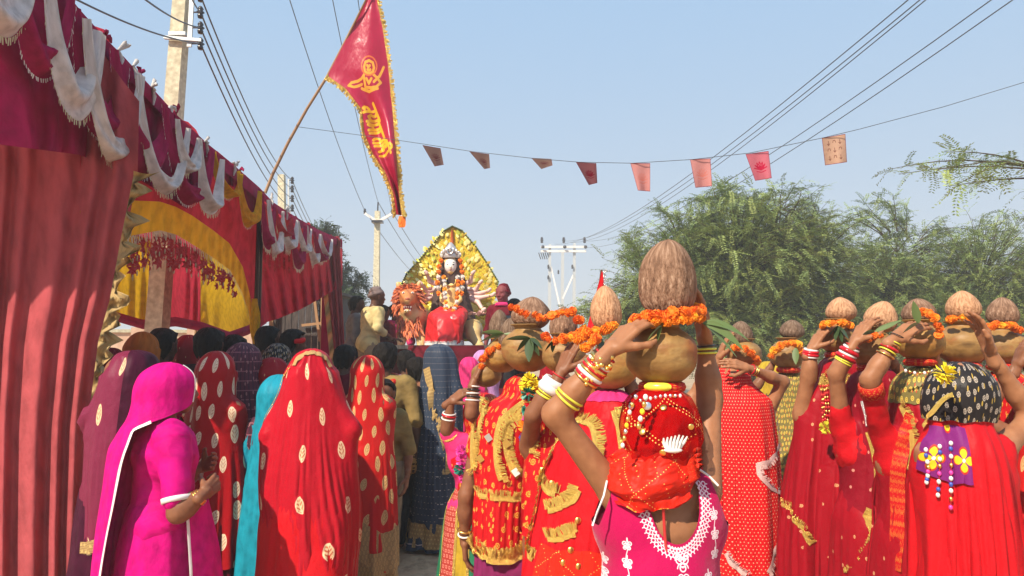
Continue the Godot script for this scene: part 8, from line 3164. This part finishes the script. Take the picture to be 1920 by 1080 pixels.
func lion(d: float) -> void:
	var foot := P(775, 650, d)
	var o := thing("lion_statue", "painted lion statue roaring at the goddess's side, orange mane", "statue", foot)
	var L := func(px: float, py: float, dz := 0.0) -> Vector3: return P(px, py, d + dz) - foot
	var k := d / FOCAL
	var bones := [[L.call(812, 610, 0.55), L.call(786, 600, 0.2), 24.0 * k, 24.0 * k], [L.call(786, 600, 0.2), L.call(772, 590, -0.05), 24.0 * k, 24.0 * k], [L.call(770, 580, 0.0), L.call(767, 560, -0.05), 22.0 * k, 19.0 * k],
		[L.call(766, 556, -0.06), L.call(765, 560, -0.2), 19.0 * k, 14.0 * k], [L.call(764, 562, -0.28), L.call(764, 563, -0.33), 9.5 * k, 8.0 * k], [L.call(757, 552, -0.2), L.call(773, 552, -0.2), 6.5 * k, 6.5 * k],
		[L.call(763, 585, -0.2), L.call(764, 583, -0.3), 8.0 * k, 6.0 * k], [L.call(748, 537, -0.02), L.call(746, 532, -0.02), 5.5 * k, 4.0 * k], [L.call(784, 537, -0.02), L.call(786, 531, -0.02), 5.5 * k, 4.0 * k],
		[L.call(782, 610, 0.0), L.call(790, 640, -0.1), 12.0 * k, 8.0 * k], [L.call(790, 640, -0.1), L.call(788, 662, -0.2), 8.0 * k, 7.0 * k], [L.call(762, 610, 0.0), L.call(752, 640, -0.15), 12.0 * k, 8.0 * k], [L.call(752, 640, -0.15), L.call(740, 652, -0.35), 8.0 * k, 6.0 * k], [L.call(826, 625, 0.6), L.call(815, 655, 0.4), 16.0 * k, 9.0 * k],
		[L.call(812, 612, 0.5), L.call(884, 616, 0.35), 22.0 * k, 21.0 * k], [L.call(886, 618, 0.25), L.call(888, 626, 0.0), 20.0 * k, 15.0 * k], [L.call(888, 630, 0.0), L.call(900, 650, -0.15), 12.0 * k, 8.0 * k], [L.call(900, 650, -0.15), L.call(884, 656, -0.35), 7.0 * k, 5.0 * k]]
	var bg := sdf_geo(bones, 0.016, 0.035)
	var hc: Vector3 = L.call(765, 556, -0.15)
	for q in bg.v:
		# the painted face is orange round a pale muzzle
		var f := smoothstep(0.30, 0.20, q.distance_to(hc)) * smoothstep(0.05, 0.10, q.distance_to(L.call(764, 577, -0.33)))
		bg.c.append(Color(0.66, 0.46, 0.20).lerp(Color(0.60, 0.20, 0.06), f))
	part("body", bg.mesh(M.lion_tan), o)
	# mane of painted locks round the face and chest
	var r := RandomNumberGenerator.new()
	r.seed = 19
	var mats := [M.lion_orange, M.lion_rust, M.lion_orange]
	for m in 3:
		var g := Geo.new()
		for j in 80:
			var a := r.randf_range(0.0, TAU)
			var rr := r.randf_range(17.0, 27.0)
			var ring := Vector2(cos(a), sin(a))
			var at: Vector3 = L.call(766 + ring.x * rr * 0.85, 562 + ring.y * rr + (6 if ring.y > 0.0 else 0), -0.12 + 0.012 * (rr - 17.0))
			if ring.y > 0.3 and j % 2:
				at = L.call(768 + r.randf_range(-22, 22), 590 + r.randf_range(0, 34), -0.16)
			var dir := Vector3(ring.x * 0.7, -ring.y * 0.7 - 0.25, r.randf_range(0.1, 0.5)).normalized()
			g.tube(PackedVector3Array([at, at + dir * 0.05 + Vector3(0, -0.01, 0.02), at + dir * 0.10 + Vector3(0.01, -0.04, 0.01)]), [0.022, 0.02, 0.004], 5)
		part("mane", g.mesh(mats[m]), o)
	# face
	var g := Geo.new()
	g.ball(L.call(764, 578, -0.30), Vector3(8.5, 6.0, 5.0) * k, 12, 8)
	part("mouth", g.mesh(M.lip), o)
	for t in [[758, 573.5, 3.2], [762, 574.5, 2.0], [766, 574.5, 2.0], [770.5, 573.5, 3.2], [759.5, 582.5, -2.6], [764, 583, -1.8], [769, 582.5, -2.6]]:
		g = Geo.new()
		var at: Vector3 = L.call(t[0], t[1], -0.345)
		g.tube(PackedVector3Array([at, at - Vector3(0, t[2] * k, 0)]), [1.6 * k, 0.4 * k], 6)
		part("tooth", g.mesh(M.statue_white), o)
	g = Geo.new()
	g.ball(L.call(763.5, 561, -0.37), Vector3(5.2, 3.2, 3.0) * k, 10, 6)
	part("nose", g.mesh(M.lion_rust), o)
	for s in [-1.0, 1.0]:
		g = Geo.new()
		g.ball(L.call(765 + s * 8.5, 549, -0.262), Vector3(2.8, 2.0, 1.2) * k, 8, 6)
		var e := part("eye", g.mesh(M.statue_white), o)
		g = Geo.new()
		g.ball(L.call(765 + s * 8.5, 549, -0.276), Vector3(1.2, 1.2, 0.8) * k, 8, 6)
		part("pupil", g.mesh(M.eye_dark), e)


func men_on_float() -> void:
	var grp := "men riding on the float"
	var ride := func(o: Node3D, lift: float) -> void: o.position.y += lift
	# turbaned man in cream
	var lift := 0.67
	var spots := [
		["man in a cream shirt and grey turban standing on the trolley, leaning on the lion", 692, 9.2, 538, -0.9, "cream_shirt", "trouser_tan"],
		["man behind the cream shirt, only his profile showing", 666, 9.8, 555, -1.2, "grey_shirt", "dark_cloth"],
		["man in maroon leaning on the lion beside the turbaned man", 716, 9.5, 572, -0.6, "maroon_cloth", "dark_cloth"],
		["person in pink behind the lion's left ear", 740, 10.2, 570, 0.2, "pink_cloth", "dark_cloth"],
		["man with a dark headcloth and red powder on his face, right of the statue", 944, 9.6, 533, 2.6, "maroon_cloth", "dark_cloth"],
		["man whose grey head shows below the red-powdered face", 965, 9.3, 560, 0.4, "grey_shirt", "dark_cloth"]]
	for s in spots:
		var px: float = s[1]
		var dd: float = s[2]
		var foot := ground_at(px, dd)
		var h: float = P(px, s[3], dd).y - lift - 0.01
		var spec := {"male": true, "skin": "skin_dark"}
		var o := thing("person", s[0], "person", foot + Vector3(0, lift, 0), s[4], grp)
		if px == 692.0:
			spec.arm_r = [Vector3(0.26, 1.12, 0.02), Vector3(0.18, 0.98, -0.25), Vector3(-0.2, 0, -1), Vector3(0, -1, 0), 0.4, 0.3]
			spec.arm_l = [Vector3(-0.28, 1.14, -0.08), Vector3(-0.2, 1.0, -0.34), Vector3(0.1, 0, -1), Vector3(0, -1, 0), 0.4, 0.3]
			spec.lean = 0.14
		elif px == 944.0:
			spec.skin = "powder_skin"
		h = clampf(h, 0.95, 1.75)
		var sk := skeleton(h, spec)
		part("body", body_geo(sk, spec, 0.022).mesh(M[spec.skin]), o)
		shirt(o, sk, M[s[5]], 0.7 if px == 692.0 else 0.55, 0.022)
		trousers(o, sk, M[s[6]])
		if px == 692.0 or px == 944.0:
			var g := Geo.new()
			var c: Vector3 = sk.head
			for j in 4:
				g.torus(c + Vector3(0, 0.03 + 0.025 * j, 0.012), Vector3(0.12 * (j - 1.5), 1, 0.2), 0.088 - 0.014 * j, 0.026, 26, 8, 1.1)
			g.ball(c + Vector3(0, 0.075, 0.012), Vector3(0.085, 0.06, 0.09), 16, 8)
			part("turban", g.mesh(M.turban_grey if px == 692.0 else M.maroon_cloth), o)
			if px == 944.0:
				face(o, sk)
				g = Geo.new()
				g.torus(sk.neck + Vector3(0, -0.03, 0), Vector3(0, 1, 0.2), 0.10, 0.032, 24, 8)
				part("neck_cloth", g.mesh(M.pink_cloth), o)
		else:
			hair_cap(o, sk, px)
